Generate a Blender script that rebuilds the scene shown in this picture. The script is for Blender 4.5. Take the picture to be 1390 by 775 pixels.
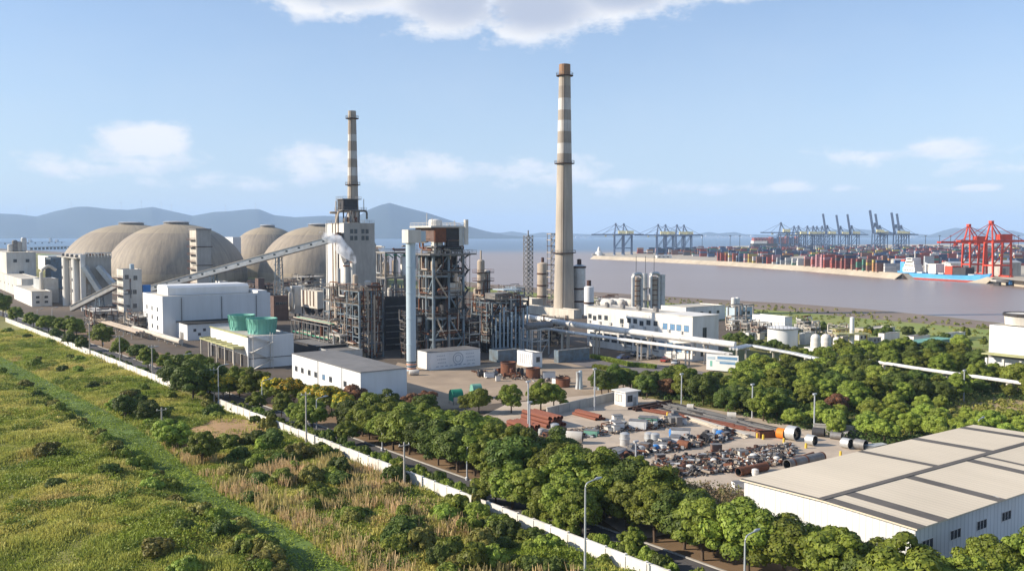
import bpy, math, random
import numpy as np
from mathutils import Vector, Matrix
random.seed(7); RNG = np.random.default_rng(11)
sc = bpy.context.scene
COL = sc.collection
for o in list(bpy.data.objects): bpy.data.objects.remove(o)

# ---------------------------------------------------------------- camera
F = 1223.0; CX, CY, HY = 695.0, 387.5, 319.0; H = 40.0
PITCH = math.atan((CY - HY) / F)
cd = bpy.data.cameras.new('camera'); cam = bpy.data.objects.new('camera', cd); COL.objects.link(cam)
cam.location = (0, 0, H); cam.rotation_euler = (math.pi/2 - PITCH, 0, 0)
cd.sensor_width = 36; cd.lens = 36*F/1390; cd.clip_start = 0.5; cd.clip_end = 90000
sc.camera = cam
# ---------------------------------------------------------------- sun, sky, exposure
SUN_EL = math.radians(26); SX, SY = -0.99, -0.10
SUN_ENERGY, SKY_STRENGTH, EXPOSURE = 5.0, 0.092, 0.60
HAZE_DENSITY = 6.4e-5
_h = math.hypot(SX, SY); SX /= _h; SY /= _h
TO_SUN = Vector((SX*math.cos(SUN_EL), SY*math.cos(SUN_EL), math.sin(SUN_EL)))
sd = bpy.data.lights.new('sun', 'SUN'); sun = bpy.data.objects.new('sun', sd); COL.objects.link(sun)
sd.energy = SUN_ENERGY; sd.angle = math.radians(0.5); sd.color = (1.0, 0.90, 0.76)
sun.location = (0, 0, 300); sun.rotation_euler = TO_SUN.to_track_quat('Z', 'Y').to_euler()
world = bpy.data.worlds.new('World'); sc.world = world; world.use_nodes = True
def build_world():
    nt = world.node_tree; N = nt.nodes; L = nt.links; N.clear()
    def nd(t, **k):
        n = N.new(t)
        for a, b in k.items(): setattr(n, a, b)
        return n
    def math_(op, a, b=None, c=None):
        n = nd('ShaderNodeMath', operation=op)
        for i, v in enumerate((a, b, c)):
            if v is None: continue
            if isinstance(v, (int, float)): n.inputs[i].default_value = v
            else: L.new(v, n.inputs[i])
        return n.outputs[0]
    out = nd('ShaderNodeOutputWorld'); bg = nd('ShaderNodeBackground'); L.new(bg.outputs[0], out.inputs[0])
    sky = nd('ShaderNodeTexSky', sky_type='NISHITA', sun_disc=False, sun_elevation=SUN_EL,
             sun_rotation=math.atan2(SX, SY), altitude=0, air_density=1.0, dust_density=0.6, ozone_density=1.6)
    tc = nd('ShaderNodeTexCoord'); sx = nd('ShaderNodeSeparateXYZ'); L.new(tc.outputs['Generated'], sx.inputs[0])
    az = math_('ARCTAN2', sx.outputs[0], sx.outputs[1]); el = math_('ARCSINE', sx.outputs[2])
    cv = nd('ShaderNodeCombineXYZ'); L.new(az, cv.inputs[0]); L.new(math_('MULTIPLY', el, 1.9), cv.inputs[1])
    def noise(scale, det, rough, off=(0, 0, 0)):
        m = nd('ShaderNodeMapping'); m.inputs['Location'].default_value = off; L.new(cv.outputs[0], m.inputs[0])
        n = nd('ShaderNodeTexNoise'); n.inputs['Scale'].default_value = scale; n.inputs['Detail'].default_value = det
        n.inputs['Roughness'].default_value = rough; L.new(m.outputs[0], n.inputs[0]); return n.outputs['Fac']
    n1 = noise(19, 11, .64); n1s = noise(19, 11, .64, (.006, -.012, 0)); n2 = noise(6, 6, .6, (3, 1, 0))
    # the clouds of this sky: azimuth, elevation, half widths, weight, softness of the base
    clouds = [(-.185, .254, .12, .034, 1.0), (-.06, .247, .12, .046, 1.05), (.03, .243, .11, .046, 1.15), (.12, .256, .11, .036, 1.1), (.225, .260, .09, .024, 1.0), (-.05, .29, .3, .05, 1.1), (-.385, .096, .052, .024, 1.25), (-.39, .076, .085, .030, .72), (-.46, .070, .07, .02, .62), (-.2,.085,.03,.012,.8),
              (-.20, .074, .10, .028, .72), (-.11, .072, .09, .024, .76), (.03, .068, .13, .024, .68), (.12, .056, .06, .011, .7), (-.3,.058,.2,.014,.55), (.2,.05,.2,.012,.5), (.30, .0505, .036, .0085, .82), (.355, .048, .03, .006, .75),
              (.475, .0465, .028, .005, .78), (.43, .082, .16, .016, .66), (.50, .068, .12, .014, .62), (-.56, .08, .03, .012, .5), (.38, .262, .012, .008, .5), (-.08, .195, .05, .006, .34), (.42, .046, .05, .006, .4)]
    tot = None
    for a, e, wa, we, k in clouds:
        da = math_('DIVIDE', math_('SUBTRACT', az, a), wa); de = math_('DIVIDE', math_('SUBTRACT', el, e), we)
        r = math_('SQRT', math_('ADD', math_('MULTIPLY', da, da), math_('MULTIPLY', de, de)))
        m = nd('ShaderNodeMapRange', interpolation_type='SMOOTHSTEP'); L.new(r, m.inputs[0])
        m.inputs[1].default_value = 1.45; m.inputs[2].default_value = .1; m.inputs[3].default_value = 0; m.inputs[4].default_value = k
        tot = m.outputs[0] if tot is None else math_('MAXIMUM', tot, m.outputs[0])
    def dens(nz):
        v = math_('ADD', tot, math_('MULTIPLY', math_('SUBTRACT', nz, .5), 2.0))
        m = nd('ShaderNodeMapRange', interpolation_type='SMOOTHSTEP'); L.new(v, m.inputs[0])
        m.inputs[1].default_value = .30; m.inputs[2].default_value = .86
        return m.outputs[0]
    d0 = math_('MULTIPLY', dens(n1), math_('MINIMUM', math_('MULTIPLY', tot, 4), 1)); d1 = dens(n1s)
    shade = math_('SUBTRACT', d0, d1)
    # underside: greyer towards the thick inside of the high cloud
    inner = nd('ShaderNodeMapRange', interpolation_type='SMOOTHSTEP'); L.new(math_('ADD', tot, math_('MULTIPLY', n2, .5)), inner.inputs[0])
    inner.inputs[1].default_value = .85; inner.inputs[2].default_value = 1.4
    hi = nd('ShaderNodeMapRange', interpolation_type='SMOOTHSTEP'); L.new(el, hi.inputs[0]); hi.inputs[1].default_value = .15; hi.inputs[2].default_value = .21
    lit = nd('ShaderNodeMix', data_type='RGBA'); L.new(math_('MULTIPLY', inner.outputs[0], hi.outputs[0]), lit.inputs[0])
    lit.inputs[6].default_value = (7.4, 7.35, 7.4, 1); lit.inputs[7].default_value = (3.9, 4.3, 5.3, 1)
    lit2 = nd('ShaderNodeMix', data_type='RGBA'); L.new(math_('MULTIPLY', math_('MAXIMUM', shade, 0), 1.6), lit2.inputs[0])
    L.new(lit.outputs[2], lit2.inputs[6]); lit2.inputs[7].default_value = (6.2, 6.5, 7.2, 1)
    base = nd('ShaderNodeMix', data_type='RGBA', blend_type='MULTIPLY'); base.inputs[0].default_value = 1
    L.new(sky.outputs[0], base.inputs[6]); base.inputs[7].default_value = (.92, 1.06, 1.27, 1)
    # thin veil of high cloud that pales the lower sky
    veil = nd('ShaderNodeMapRange'); L.new(el, veil.inputs[0]); veil.inputs[1].default_value = .30; veil.inputs[2].default_value = .0
    veil.inputs[3].default_value = .16; veil.inputs[4].default_value = .62
    vf = math_('MULTIPLY', veil.outputs[0], math_('ADD', .62, math_('MULTIPLY', n2, .76)))
    mv = nd('ShaderNodeMix', data_type='RGBA'); L.new(vf, mv.inputs[0]); L.new(base.outputs[2], mv.inputs[6]); mv.inputs[7].default_value = (4.75, 5.5, 6.5, 1)
    mx = nd('ShaderNodeMix', data_type='RGBA'); L.new(math_('MULTIPLY', d0, .93), mx.inputs[0]); L.new(mv.outputs[2], mx.inputs[6]); L.new(lit2.outputs[2], mx.inputs[7])
    L.new(mx.outputs[2], bg.inputs[0]); bg.inputs[1].default_value = SKY_STRENGTH
build_world()
sc.view_settings.view_transform = 'Standard'; sc.view_settings.look = 'None'; sc.view_settings.gamma = 1
sc.view_settings.use_curve_mapping = False; sc.view_settings.exposure = EXPOSURE
sc.cycles.use_denoising = True
sc.cycles.max_bounces = 6; sc.cycles.diffuse_bounces = 2; sc.cycles.glossy_bounces = 2; sc.cycles.transmission_bounces = 2
sc.cycles.volume_bounces = 4; sc.cycles.transparent_max_bounces = 8
sc.cycles.sample_clamp_indirect = 4

# ---------------------------------------------------------------- from the photograph's pixels to places on the ground
_c, _s = math.cos(PITCH), math.sin(PITCH)
def ray(px, py):
    x = (px - CX)/F; y = (CY - py)/F
    return Vector((x, _c + y*_s, -_s + y*_c))
def G(px, py, z=0.0):
    d = ray(px, py); t = (z - H)/d.z
    return Vector((d.x*t, d.y*t, z))
def AT(px, py, Y):
    d = ray(px, py); t = Y/d.y
    return Vector((d.x*t, Y, H + d.z*t))
def ZAT(px, py, p):                                   # height of pixel row py above the ground point p
    return AT(px, py, p[1]).z
UV = math.radians(35.3)                               # the plant's grid: u = away to the right, v = away to the left
U = Vector((math.cos(UV), math.sin(UV), 0)); V = Vector((-math.sin(UV), math.cos(UV), 0))
def span(p, d, px):                                   # metres along d from ground point p until it lies under column px
    k = (px - CX)/F
    D0 = p[1]*_c - (p[2] - H)*_s
    return (k*D0 - p[0])/(d[0] - k*d[1]*_c)
def ubox(xl, xc, xr, ytop, ybase):
    p = G(xc, ybase)
    return p, abs(span(p, U, xr)), abs(span(p, V, xl)), ZAT(xc, ytop, p)

# ---------------------------------------------------------------- meshes
class MB:
    def __init__(s): s.v = []; s.f = []; s.m = []; s.sm = []
    def add(s, vs, fs, mi=0, smooth=False):
        b = len(s.v); s.v += [tuple(x) for x in vs]
        for f in fs: s.f.append(tuple(b+i for i in f)); s.m.append(mi); s.sm.append(smooth)
        return s
    def box(s, x0, y0, z0, x1, y1, z1, mi=0):
        return s.add([(x0,y0,z0),(x1,y0,z0),(x1,y1,z0),(x0,y1,z0),(x0,y0,z1),(x1,y0,z1),(x1,y1,z1),(x0,y1,z1)],
              [(0,3,2,1),(4,5,6,7),(0,1,5,4),(1,2,6,5),(2,3,7,6),(3,0,4,7)], mi)
    def beam(s, a, b, w, h=None, mi=0):
        a = Vector(a); b = Vector(b); h = h or w; d = (b-a).normalized()
        up = Vector((0,0,1)) if abs(d.z) < .99 else Vector((0,1,0))
        x = d.cross(up).normalized()*(w/2); y = x.cross(d).normalized()*(h/2)
        q = [-x-y, x-y, x+y, -x+y]
        return s.add([a+k for k in q]+[b+k for k in q], [(0,3,2,1),(4,5,6,7),(0,1,5,4),(1,2,6,5),(2,3,7,6),(3,0,4,7)], mi)
    def tube(s, pts, r, n=10, mi=0, caps=True):
        pts = [Vector(p) for p in pts]; rs = r if isinstance(r, (list, tuple)) else [r]*len(pts)
        vs = []; fs = []
        for i, p in enumerate(pts):
            d = (pts[min(i+1, len(pts)-1)] - pts[max(i-1, 0)]).normalized()
            up = Vector((0,0,1)) if abs(d.z) < .95 else Vector((1,0,0))
            x = d.cross(up).normalized(); y = x.cross(d).normalized()
            for k in range(n):
                a = 2*math.pi*k/n; vs.append(p + x*(rs[i]*math.cos(a)) + y*(rs[i]*math.sin(a)))
        for i in range(len(pts)-1):
            for k in range(n): fs.append((i*n+k, i*n+(k+1)%n, (i+1)*n+(k+1)%n, (i+1)*n+k))
        s.add(vs, fs, mi, True)
        if caps:
            m = (len(pts)-1)*n
            s.add(vs[:n], [tuple(range(n))], mi); s.add(vs[m:m+n], [tuple(range(n-1,-1,-1))], mi)
        return s
    def lathe(s, prof, n=24, c=(0,0), mi=0, mis=None, smooth=True):
        vs = [(c[0]+r*math.cos(2*math.pi*k/n), c[1]+r*math.sin(2*math.pi*k/n), z) for r, z in prof for k in range(n)]
        for i in range(len(prof)-1):
            fs = [(i*n+k, i*n+(k+1)%n, (i+1)*n+(k+1)%n, (i+1)*n+k) for k in range(n)]
            b = len(s.v)
            s.add(vs[i*n:(i+2)*n], [(k, (k+1)%n, n+(k+1)%n, n+k) for k in range(n)], mis[i] if mis else mi, smooth)
        return s
    def prism(s, poly, z0, z1, mi=0):
        n = len(poly); vs = [(p[0],p[1],z0) for p in poly] + [(p[0],p[1],z1) for p in poly]
        return s.add(vs, [tuple(range(n-1,-1,-1)), tuple(range(n,2*n))] + [(i,(i+1)%n,n+(i+1)%n,n+i) for i in range(n)], mi)
    def mesh(s, name, mats):
        me = bpy.data.meshes.new(name); me.from_pydata(s.v, [], s.f)
        for m in (mats if isinstance(mats, (list, tuple)) else [mats]): me.materials.append(m)
        me.polygons.foreach_set('material_index', s.m); me.polygons.foreach_set('use_smooth', s.sm)
        me.update(); return me
    def build(s, name, mats, parent=None, loc=None, rz=None):
        return link(name, s.mesh(name, mats), parent, loc, rz)
def link(name, me, parent=None, loc=None, rz=None):
    o = bpy.data.objects.new(name, me); COL.objects.link(o)
    if parent: o.parent = parent
    if loc is not None: o.location = loc
    if rz is not None: o.rotation_euler = (0, 0, rz)
    return o
def tag(o, label, cat, group=None, kind='thing'):
    if label: o['label'] = label
    if cat: o['category'] = cat
    if group: o['group'] = group
    o['kind'] = kind
    return o
def thing(name, label, cat, loc=(0,0,0), rz=0.0, group=None):
    o = link(name, None, None, loc, rz); o.empty_display_size = .5
    return tag(o, label, cat, group)
def kids(o): return [c for c in KIDS.get(o.name, [])]
def dup(root, loc=None, rz=None, label=None, group=None, scale=None):
    r = root.copy(); COL.objects.link(r)
    if loc is not None: r.location = loc
    if rz is not None: r.rotation_euler = (0, 0, rz)
    if scale is not None: r.scale = scale if isinstance(scale, (tuple, list)) else (scale,)*3
    if label: r['label'] = label
    if group: r['group'] = group
    for ch in list(root.children):
        c = ch.copy(); COL.objects.link(c); c.parent = r
        for g in list(ch.children):
            d = g.copy(); COL.objects.link(d); d.parent = c
    return r
def struct(name, mb, mat, label=None):
    o = mb.build(name, mat); o['kind'] = 'structure'
    if label: o['label'] = label
    return o

# ---------------------------------------------------------------- procedural materials
def mat(name, c1, c2=None, scale=.5, rough=.75, metal=0.0, stretch=1.0, contrast=.5, big=.12, bump=0.0, spec=.3, tint=False, detail=5, stripes=None, map3=None):
    """noise between two of the surface's own colours, larger soft patches, optional vertical streaks and bump"""
    m = bpy.data.materials.new(name); m.use_nodes = True; nt = m.node_tree; N = nt.nodes; L = nt.links
    b = N['Principled BSDF']; b.inputs['Roughness'].default_value = rough; b.inputs['Metallic'].default_value = metal
    b.inputs['Specular IOR Level'].default_value = spec
    c2 = c2 or tuple(x*.72 for x in c1)
    tc = N.new('ShaderNodeTexCoord'); mp = N.new('ShaderNodeMapping'); mp.inputs['Scale'].default_value = map3 or (1, 1, 1/stretch)
    L.new(tc.outputs['Object'], mp.inputs[0])
    n = N.new('ShaderNodeTexNoise'); n.inputs['Scale'].default_value = scale; n.inputs['Detail'].default_value = detail; n.inputs['Roughness'].default_value = .65
    L.new(mp.outputs[0], n.inputs[0])
    r = N.new('ShaderNodeMapRange'); L.new(n.outputs['Fac'], r.inputs[0]); r.inputs[1].default_value = .5 - contrast*.3; r.inputs[2].default_value = .5 + contrast*.45
    mx = N.new('ShaderNodeMix'); mx.data_type = 'RGBA'; L.new(r.outputs[0], mx.inputs[0])
    mx.inputs[6].default_value = (*c1, 1); mx.inputs[7].default_value = (*c2, 1); col = mx.outputs[2]
    if big:
        n2 = N.new('ShaderNodeTexNoise'); n2.inputs['Scale'].default_value = scale*.17; n2.inputs['Detail'].default_value = 3; L.new(tc.outputs['Object'], n2.inputs[0])
        r2 = N.new('ShaderNodeMapRange'); L.new(n2.outputs['Fac'], r2.inputs[0]); r2.inputs[1].default_value = .3; r2.inputs[2].default_value = .7
        r2.inputs[3].default_value = 1-big; r2.inputs[4].default_value = 1+big
        hv = N.new('ShaderNodeHueSaturation'); L.new(col, hv.inputs['Color']); L.new(r2.outputs[0], hv.inputs['Value']); col = hv.outputs[0]
    if stripes:                                          # (axis, spacing, width share, colour factor): panel seams
        ax, sp, wd, k = stripes
        sp3 = N.new('ShaderNodeSeparateXYZ'); L.new(tc.outputs['Object'], sp3.inputs[0])
        q = N.new('ShaderNodeMath'); q.operation = 'MULTIPLY'; q.inputs[1].default_value = 1/sp; 
        if ax == 3:
            ad = N.new('ShaderNodeMath'); L.new(sp3.outputs[0], ad.inputs[0]); L.new(sp3.outputs[1], ad.inputs[1]); L.new(ad.outputs[0], q.inputs[0])
        else: L.new(sp3.outputs[ax], q.inputs[0])
        fr = N.new('ShaderNodeMath'); fr.operation = 'FRACT'; L.new(q.outputs[0], fr.inputs[0])
        lt = N.new('ShaderNodeMath'); lt.operation = 'LESS_THAN'; lt.inputs[1].default_value = wd; L.new(fr.outputs[0], lt.inputs[0])
        m2 = N.new('ShaderNodeMix'); m2.data_type = 'RGBA'; m2.blend_type = 'MULTIPLY'; L.new(lt.outputs[0], m2.inputs[0]); L.new(col, m2.inputs[6]); m2.inputs[7].default_value = (k, k, k, 1); col = m2.outputs[2]
    if tint:
        at = N.new('ShaderNodeAttribute'); at.attribute_name = 'tint'
        m3 = N.new('ShaderNodeMix'); m3.data_type = 'RGBA'; m3.blend_type = 'MULTIPLY'; m3.inputs[0].default_value = 1
        L.new(col, m3.inputs[6]); L.new(at.outputs['Color'], m3.inputs[7]); col = m3.outputs[2]
    L.new(col, b.inputs['Base Color'])
    if bump:
        bp = N.new('ShaderNodeBump'); bp.inputs['Strength'].default_value = bump; bp.inputs['Distance'].default_value = .2; L.new(n.outputs['Fac'], bp.inputs['Height']); L.new(bp.outputs[0], b.inputs['Normal'])
    return m
def leaf_mat(name, c, var=.35, trans=.25):
    m = bpy.data.materials.new(name); m.use_nodes = True; nt = m.node_tree; N = nt.nodes; L = nt.links
    b = N['Principled BSDF']; b.inputs['Roughness'].default_value = .55; b.inputs['Specular IOR Level'].default_value = .25
    at = N.new('ShaderNodeAttribute'); at.attribute_name = 'tint'
    oi = N.new('ShaderNodeObjectInfo'); hv = N.new('ShaderNodeHueSaturation')
    r = N.new('ShaderNodeMapRange'); L.new(oi.outputs['Random'], r.inputs[0]); r.inputs[3].default_value = 1-var; r.inputs[4].default_value = 1+var
    r2 = N.new('ShaderNodeMapRange'); L.new(oi.outputs['Random'], r2.inputs[0]); r2.inputs[3].default_value = .485; r2.inputs[4].default_value = .515
    m3 = N.new('ShaderNodeMix'); m3.data_type = 'RGBA'; m3.blend_type = 'MULTIPLY'; m3.inputs[0].default_value = 1
    m3.inputs[6].default_value = (*c, 1); L.new(at.outputs['Color'], m3.inputs[7])
    L.new(m3.outputs[2], hv.inputs['Color']); L.new(r.outputs[0], hv.inputs['Value']); L.new(r2.outputs[0], hv.inputs['Hue'])
    L.new(hv.outputs[0], b.inputs['Base Color'])
    t = N.new('ShaderNodeBsdfTranslucent'); L.new(hv.outputs[0], t.inputs[0])
    ms = N.new('ShaderNodeMixShader'); ms.inputs[0].default_value = trans; L.new(b.outputs[0], ms.inputs[1]); L.new(t.outputs[0], ms.inputs[2])
    L.new(ms.outputs[0], N['Material Output'].inputs[0])
    return m
def dome_mat(name, c1, c2):
    """sheet gores with vertical rain streaks that run down the dome's meridians"""
    m = bpy.data.materials.new(name); m.use_nodes = True; nt = m.node_tree; N = nt.nodes; L = nt.links; b = N['Principled BSDF']; b.inputs['Roughness'].default_value = .7
    tc = N.new('ShaderNodeTexCoord'); sp = N.new('ShaderNodeSeparateXYZ'); L.new(tc.outputs['Object'], sp.inputs[0])
    cb = N.new('ShaderNodeCombineXYZ'); L.new(sp.outputs[0], cb.inputs[0]); L.new(sp.outputs[1], cb.inputs[1])
    nm = N.new('ShaderNodeVectorMath'); nm.operation = 'NORMALIZE'; L.new(cb.outputs[0], nm.inputs[0])
    sc_ = N.new('ShaderNodeVectorMath'); sc_.operation = 'MULTIPLY_ADD'; sc_.inputs[1].default_value = (1,1,1); L.new(nm.outputs[0], sc_.inputs[0])
    zz = N.new('ShaderNodeCombineXYZ'); zm = N.new('ShaderNodeMath'); zm.operation = 'MULTIPLY'; zm.inputs[1].default_value = .004; L.new(sp.outputs[2], zm.inputs[0]); L.new(zm.outputs[0], zz.inputs[2]); L.new(zz.outputs[0], sc_.inputs[2])
    n = N.new('ShaderNodeTexNoise'); n.inputs['Scale'].default_value = 17; n.inputs['Detail'].default_value = 4; n.inputs['Roughness'].default_value = .75; L.new(sc_.outputs[0], n.inputs[0])
    r = N.new('ShaderNodeMapRange'); r.inputs[1].default_value = .36; r.inputs[2].default_value = .66; L.new(n.outputs['Fac'], r.inputs[0])
    n2 = N.new('ShaderNodeTexNoise'); n2.inputs['Scale'].default_value = .05; n2.inputs['Detail'].default_value = 5; L.new(tc.outputs['Object'], n2.inputs[0])
    a = N.new('ShaderNodeMath'); a.operation = 'MULTIPLY'; L.new(r.outputs[0], a.inputs[0]); L.new(n2.outputs['Fac'], a.inputs[1])
    a2 = N.new('ShaderNodeMath'); a2.operation = 'MULTIPLY'; a2.inputs[1].default_value = 1.7; a2.use_clamp = True; L.new(a.outputs[0], a2.inputs[0])
    mx = N.new('ShaderNodeMix'); mx.data_type = 'RGBA'; L.new(a2.outputs[0], mx.inputs[0]); mx.inputs[6].default_value = (*c1,1); mx.inputs[7].default_value = (*c2,1); L.new(mx.outputs[2], b.inputs['Base Color'])
    return m
M = dict(
 white=mat('white_render', (.77,.75,.71), (.55,.50,.42), .3, .8, stretch=6, contrast=.7),
 whiteclean=mat('white_cladding', (.78,.78,.77), (.58,.565,.53), .22, .6, stretch=9, contrast=.9, big=.06, detail=8),
 offwhite=mat('stained_render', (.66,.63,.57), (.45,.40,.33), .45, .85, stretch=7, contrast=.7),
 conc=mat('concrete', (.46,.43,.38), (.33,.30,.26), .5, .9, stretch=4),
 concl=mat('pale_concrete', (.58,.53,.45), (.44,.39,.32), .4, .9, stretch=5),
 roofgrey=mat('grey_roof_felt', (.20,.19,.18), (.15,.145,.14), .4, .9),
 roofpale=mat('pale_roof', (.60,.54,.44), (.46,.41,.33), .3, .85),
 glass=mat('window_glass', (.03,.04,.05), (.05,.06,.07), .3, .15, spec=.6, big=0),
 bluewin=mat('blue_glazing', (.16,.30,.46), (.10,.2,.34), .5, .2, spec=.6),
 steelblue=mat('blue_grey_steel', (.17,.23,.28), (.12,.115,.105), .6, .5, .2),
 steelgrey=mat('grey_steel', (.25,.25,.245), (.13,.10,.08), .7, .55, .2, contrast=.7),
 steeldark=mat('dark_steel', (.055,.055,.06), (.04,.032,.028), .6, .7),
 rust=mat('rust', (.21,.085,.045), (.10,.045,.03), 1.2, .9, contrast=.8),
 rustdark=mat('dark_rust', (.10,.05,.035), (.05,.03,.025), 1.0, .9),
 brownclad=mat('brown_cladding', (.17,.11,.09), (.08,.055,.045), .5, .85, contrast=.8),
 beige=mat('beige_vessel', (.50,.42,.33), (.33,.25,.18), .6, .7, stretch=5, contrast=.7),
 framebrown=mat('weathered_frame', (.21,.175,.13), (.12,.075,.05), .8, .7, .1, contrast=.8),
 silver=mat('dull_aluminium', (.55,.56,.56), (.42,.41,.38), .5, .45, .35),
 pipewhite=mat('white_pipe_lagging', (.74,.73,.70), (.60,.56,.50), .6, .5, .1, stripes=(1, 6, .03, .6)),
 palebl=mat('pale_blue_duct', (.46,.55,.60), (.36,.43,.47), .3, .55, .1, stretch=8, big=.06),
 greenfrp=mat('green_fan_stack', (.13,.38,.29), (.22,.47,.38), .9, .6, stretch=9, contrast=.8),
 dome=dome_mat('coal_dome_cladding',(.37,.30,.215),(.21,.175,.138)), domecap=dome_mat('dome_cap_sheet',(.42,.34,.23),(.29,.235,.165)),
 dome_old=mat('coal_dome_cladding', (.37,.325,.265), (.265,.235,.20), .09, .75, stretch=30, contrast=.75, big=.10, stripes=None),
 chim=mat('chimney_concrete', (.46,.40,.325), (.33,.285,.235), .35, .9, stretch=9),
 chimgrey=mat('chimney_grey_band', (.37,.32,.265), (.28,.24,.20), .5, .9, stretch=6),
 chimwhite=mat('chimney_white_band', (.62,.60,.56), (.42,.38,.34), .5, .85, stretch=6),
 chimrust=mat('chimney_soot_top', (.36,.21,.12), (.24,.15,.10), .5, .9, stretch=5),
 orange=mat('orange_paint', (.75,.22,.02), (.6,.16,.02), .8, .6),
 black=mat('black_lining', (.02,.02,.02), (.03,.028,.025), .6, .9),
 yellow=mat('yellow_paint', (.72,.50,.06), (.55,.36,.05), .8, .6),
 blue=mat('blue_paint', (.05,.22,.55), (.04,.16,.42), .8, .5),
 tarpgreen=mat('green_tarpaulin', (.03,.26,.15), (.02,.18,.11), .8, .6),
 tarppale=mat('pale_green_tarpaulin', (.18,.40,.30), (.14,.30,.23), .8, .6),
 lamp=mat('galvanised_pole', (.50,.52,.54), (.40,.41,.42), .6, .5, .3),
 pole=mat('concrete_pole', (.44,.41,.37), (.36,.33,.29), .6, .9),
 bark=mat('bark', (.13,.09,.06), (.07,.05,.035), 2.0, .95, stretch=4),
 paint_gray=mat('mural_grey', (.34,.36,.38), (.42,.43,.45), .5, .8),
 yellowgreen=mat('lime_canopy', (.42,.42,.20), (.33,.30,.14), .5, .8),
 tyre=mat('tyre_rubber', (.02,.02,.02)), carw=mat('car_white', (.72,.72,.72), None, .5, .3, spec=.6), carb=mat('car_blue', (.05,.08,.2), None, .5, .3, spec=.6), card=mat('car_grey', (.15,.15,.16), None, .5, .3, spec=.6), carr=mat('car_red', (.35,.04,.03), None, .5, .3, spec=.6),
)
W_DIR = Vector((-.625, .780, 0)); N_DIR = Vector((.780, .625, 0))      # along and across the boundary wall
def SQ(s, q, z=0): return Vector((W_DIR.x*s + N_DIR.x*q, W_DIR.y*s + N_DIR.y*q, z))
def toSQ(p): return (p[0]*W_DIR.x + p[1]*W_DIR.y, p[0]*N_DIR.x + p[1]*N_DIR.y)
WANG = math.atan2(N_DIR.y, N_DIR.x)
def inpoly(poly, x, y):
    c = False; n = len(poly)
    for i in range(n):
        x0, y0 = poly[i][0], poly[i][1]; x1, y1 = poly[(i+1) % n][0], poly[(i+1) % n][1]
        if (y0 > y) != (y1 > y) and x < (x1-x0)*(y-y0)/(y1-y0)+x0: c = not c
    return c
def gpoly(pix, z=0): return [G(a, b, z) for a, b in pix]
# ================================================================ ground, water, hills
def sheet(name, pts, z, m, cell=None):
    mb = MB(); mb.add([(p[0], p[1], z) for p in pts], [tuple(range(len(pts)))])
    o = struct(name, mb, m)
    if mb.f and o.data.polygons[0].normal.z < 0: o.data.flip_normals()
    return o
shore = [(-500,331.5),(-120,334.5),(0,337.5),(200,349),(420,362),(560,375),(640,384),(700,388.5),(800,396),(900,402),(1000,408),(1080,412.5),(1180,420),(1260,428),(1340,437),(1390,443),(1600,470)]
SH = [G(a, b) for a, b in shore]
m_land = mat('rough_ground', (.17,.18,.045), (.25,.20,.08), .12, .95, contrast=.9, big=.25, bump=.6, detail=8)
m_water = bpy.data.materials.new('muddy_sea'); m_water.use_nodes = True
def water_nodes():
    nt = m_water.node_tree; N = nt.nodes; L = nt.links; b = N['Principled BSDF']
    b.inputs['Roughness'].default_value = .34; b.inputs['Specular IOR Level'].default_value = .35
    tc = N.new('ShaderNodeTexCoord'); mp = N.new('ShaderNodeMapping'); mp.inputs['Rotation'].default_value = (0, 0, -.5); mp.inputs['Scale'].default_value = (.25, 1, 1); L.new(tc.outputs['Object'], mp.inputs[0])
    n = N.new('ShaderNodeTexNoise'); n.inputs['Scale'].default_value = .006; n.inputs['Detail'].default_value = 6; L.new(mp.outputs[0], n.inputs[0])
    # silt-laden water near the shore gives way to clearer blue water of the open strait
    sp = N.new('ShaderNodeSeparateXYZ'); L.new(tc.outputs['Object'], sp.inputs[0])
    r = N.new('ShaderNodeMapRange'); r.interpolation_type = 'SMOOTHSTEP'; r.inputs[1].default_value = 2000; r.inputs[2].default_value = 3000
    a = N.new('ShaderNodeMath'); a.operation = 'MULTIPLY_ADD'; L.new(n.outputs['Fac'], a.inputs[0]); a.inputs[1].default_value = 500; L.new(sp.outputs[1], a.inputs[2]); L.new(a.outputs[0], r.inputs[0])
    m1 = N.new('ShaderNodeMix'); m1.data_type = 'RGBA'; L.new(n.outputs['Fac'], m1.inputs[0]); m1.inputs[6].default_value = (.27,.205,.172,1); m1.inputs[7].default_value = (.33,.255,.208,1)
    m2 = N.new('ShaderNodeMix'); m2.data_type = 'RGBA'; L.new(r.outputs[0], m2.inputs[0]); L.new(m1.outputs[2], m2.inputs[6]); m2.inputs[7].default_value = (.10,.16,.23,1)
    L.new(m2.outputs[2], b.inputs['Base Color'])
    w = N.new('ShaderNodeTexNoise'); w.inputs['Scale'].default_value = .16; w.inputs['Detail'].default_value = 5; L.new(mp.outputs[0], w.inputs[0])
    bp = N.new('ShaderNodeBump'); bp.inputs['Strength'].default_value = .55; bp.inputs['Distance'].default_value = 1.0; L.new(w.outputs['Fac'], bp.inputs['Height']); L.new(bp.outputs[0], b.inputs['Normal'])
water_nodes()
S = 28000
sheet('sea', [(-S,-3000),(S,-3000),(S,S),(-S,S)], -1.6, m_water)
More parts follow.
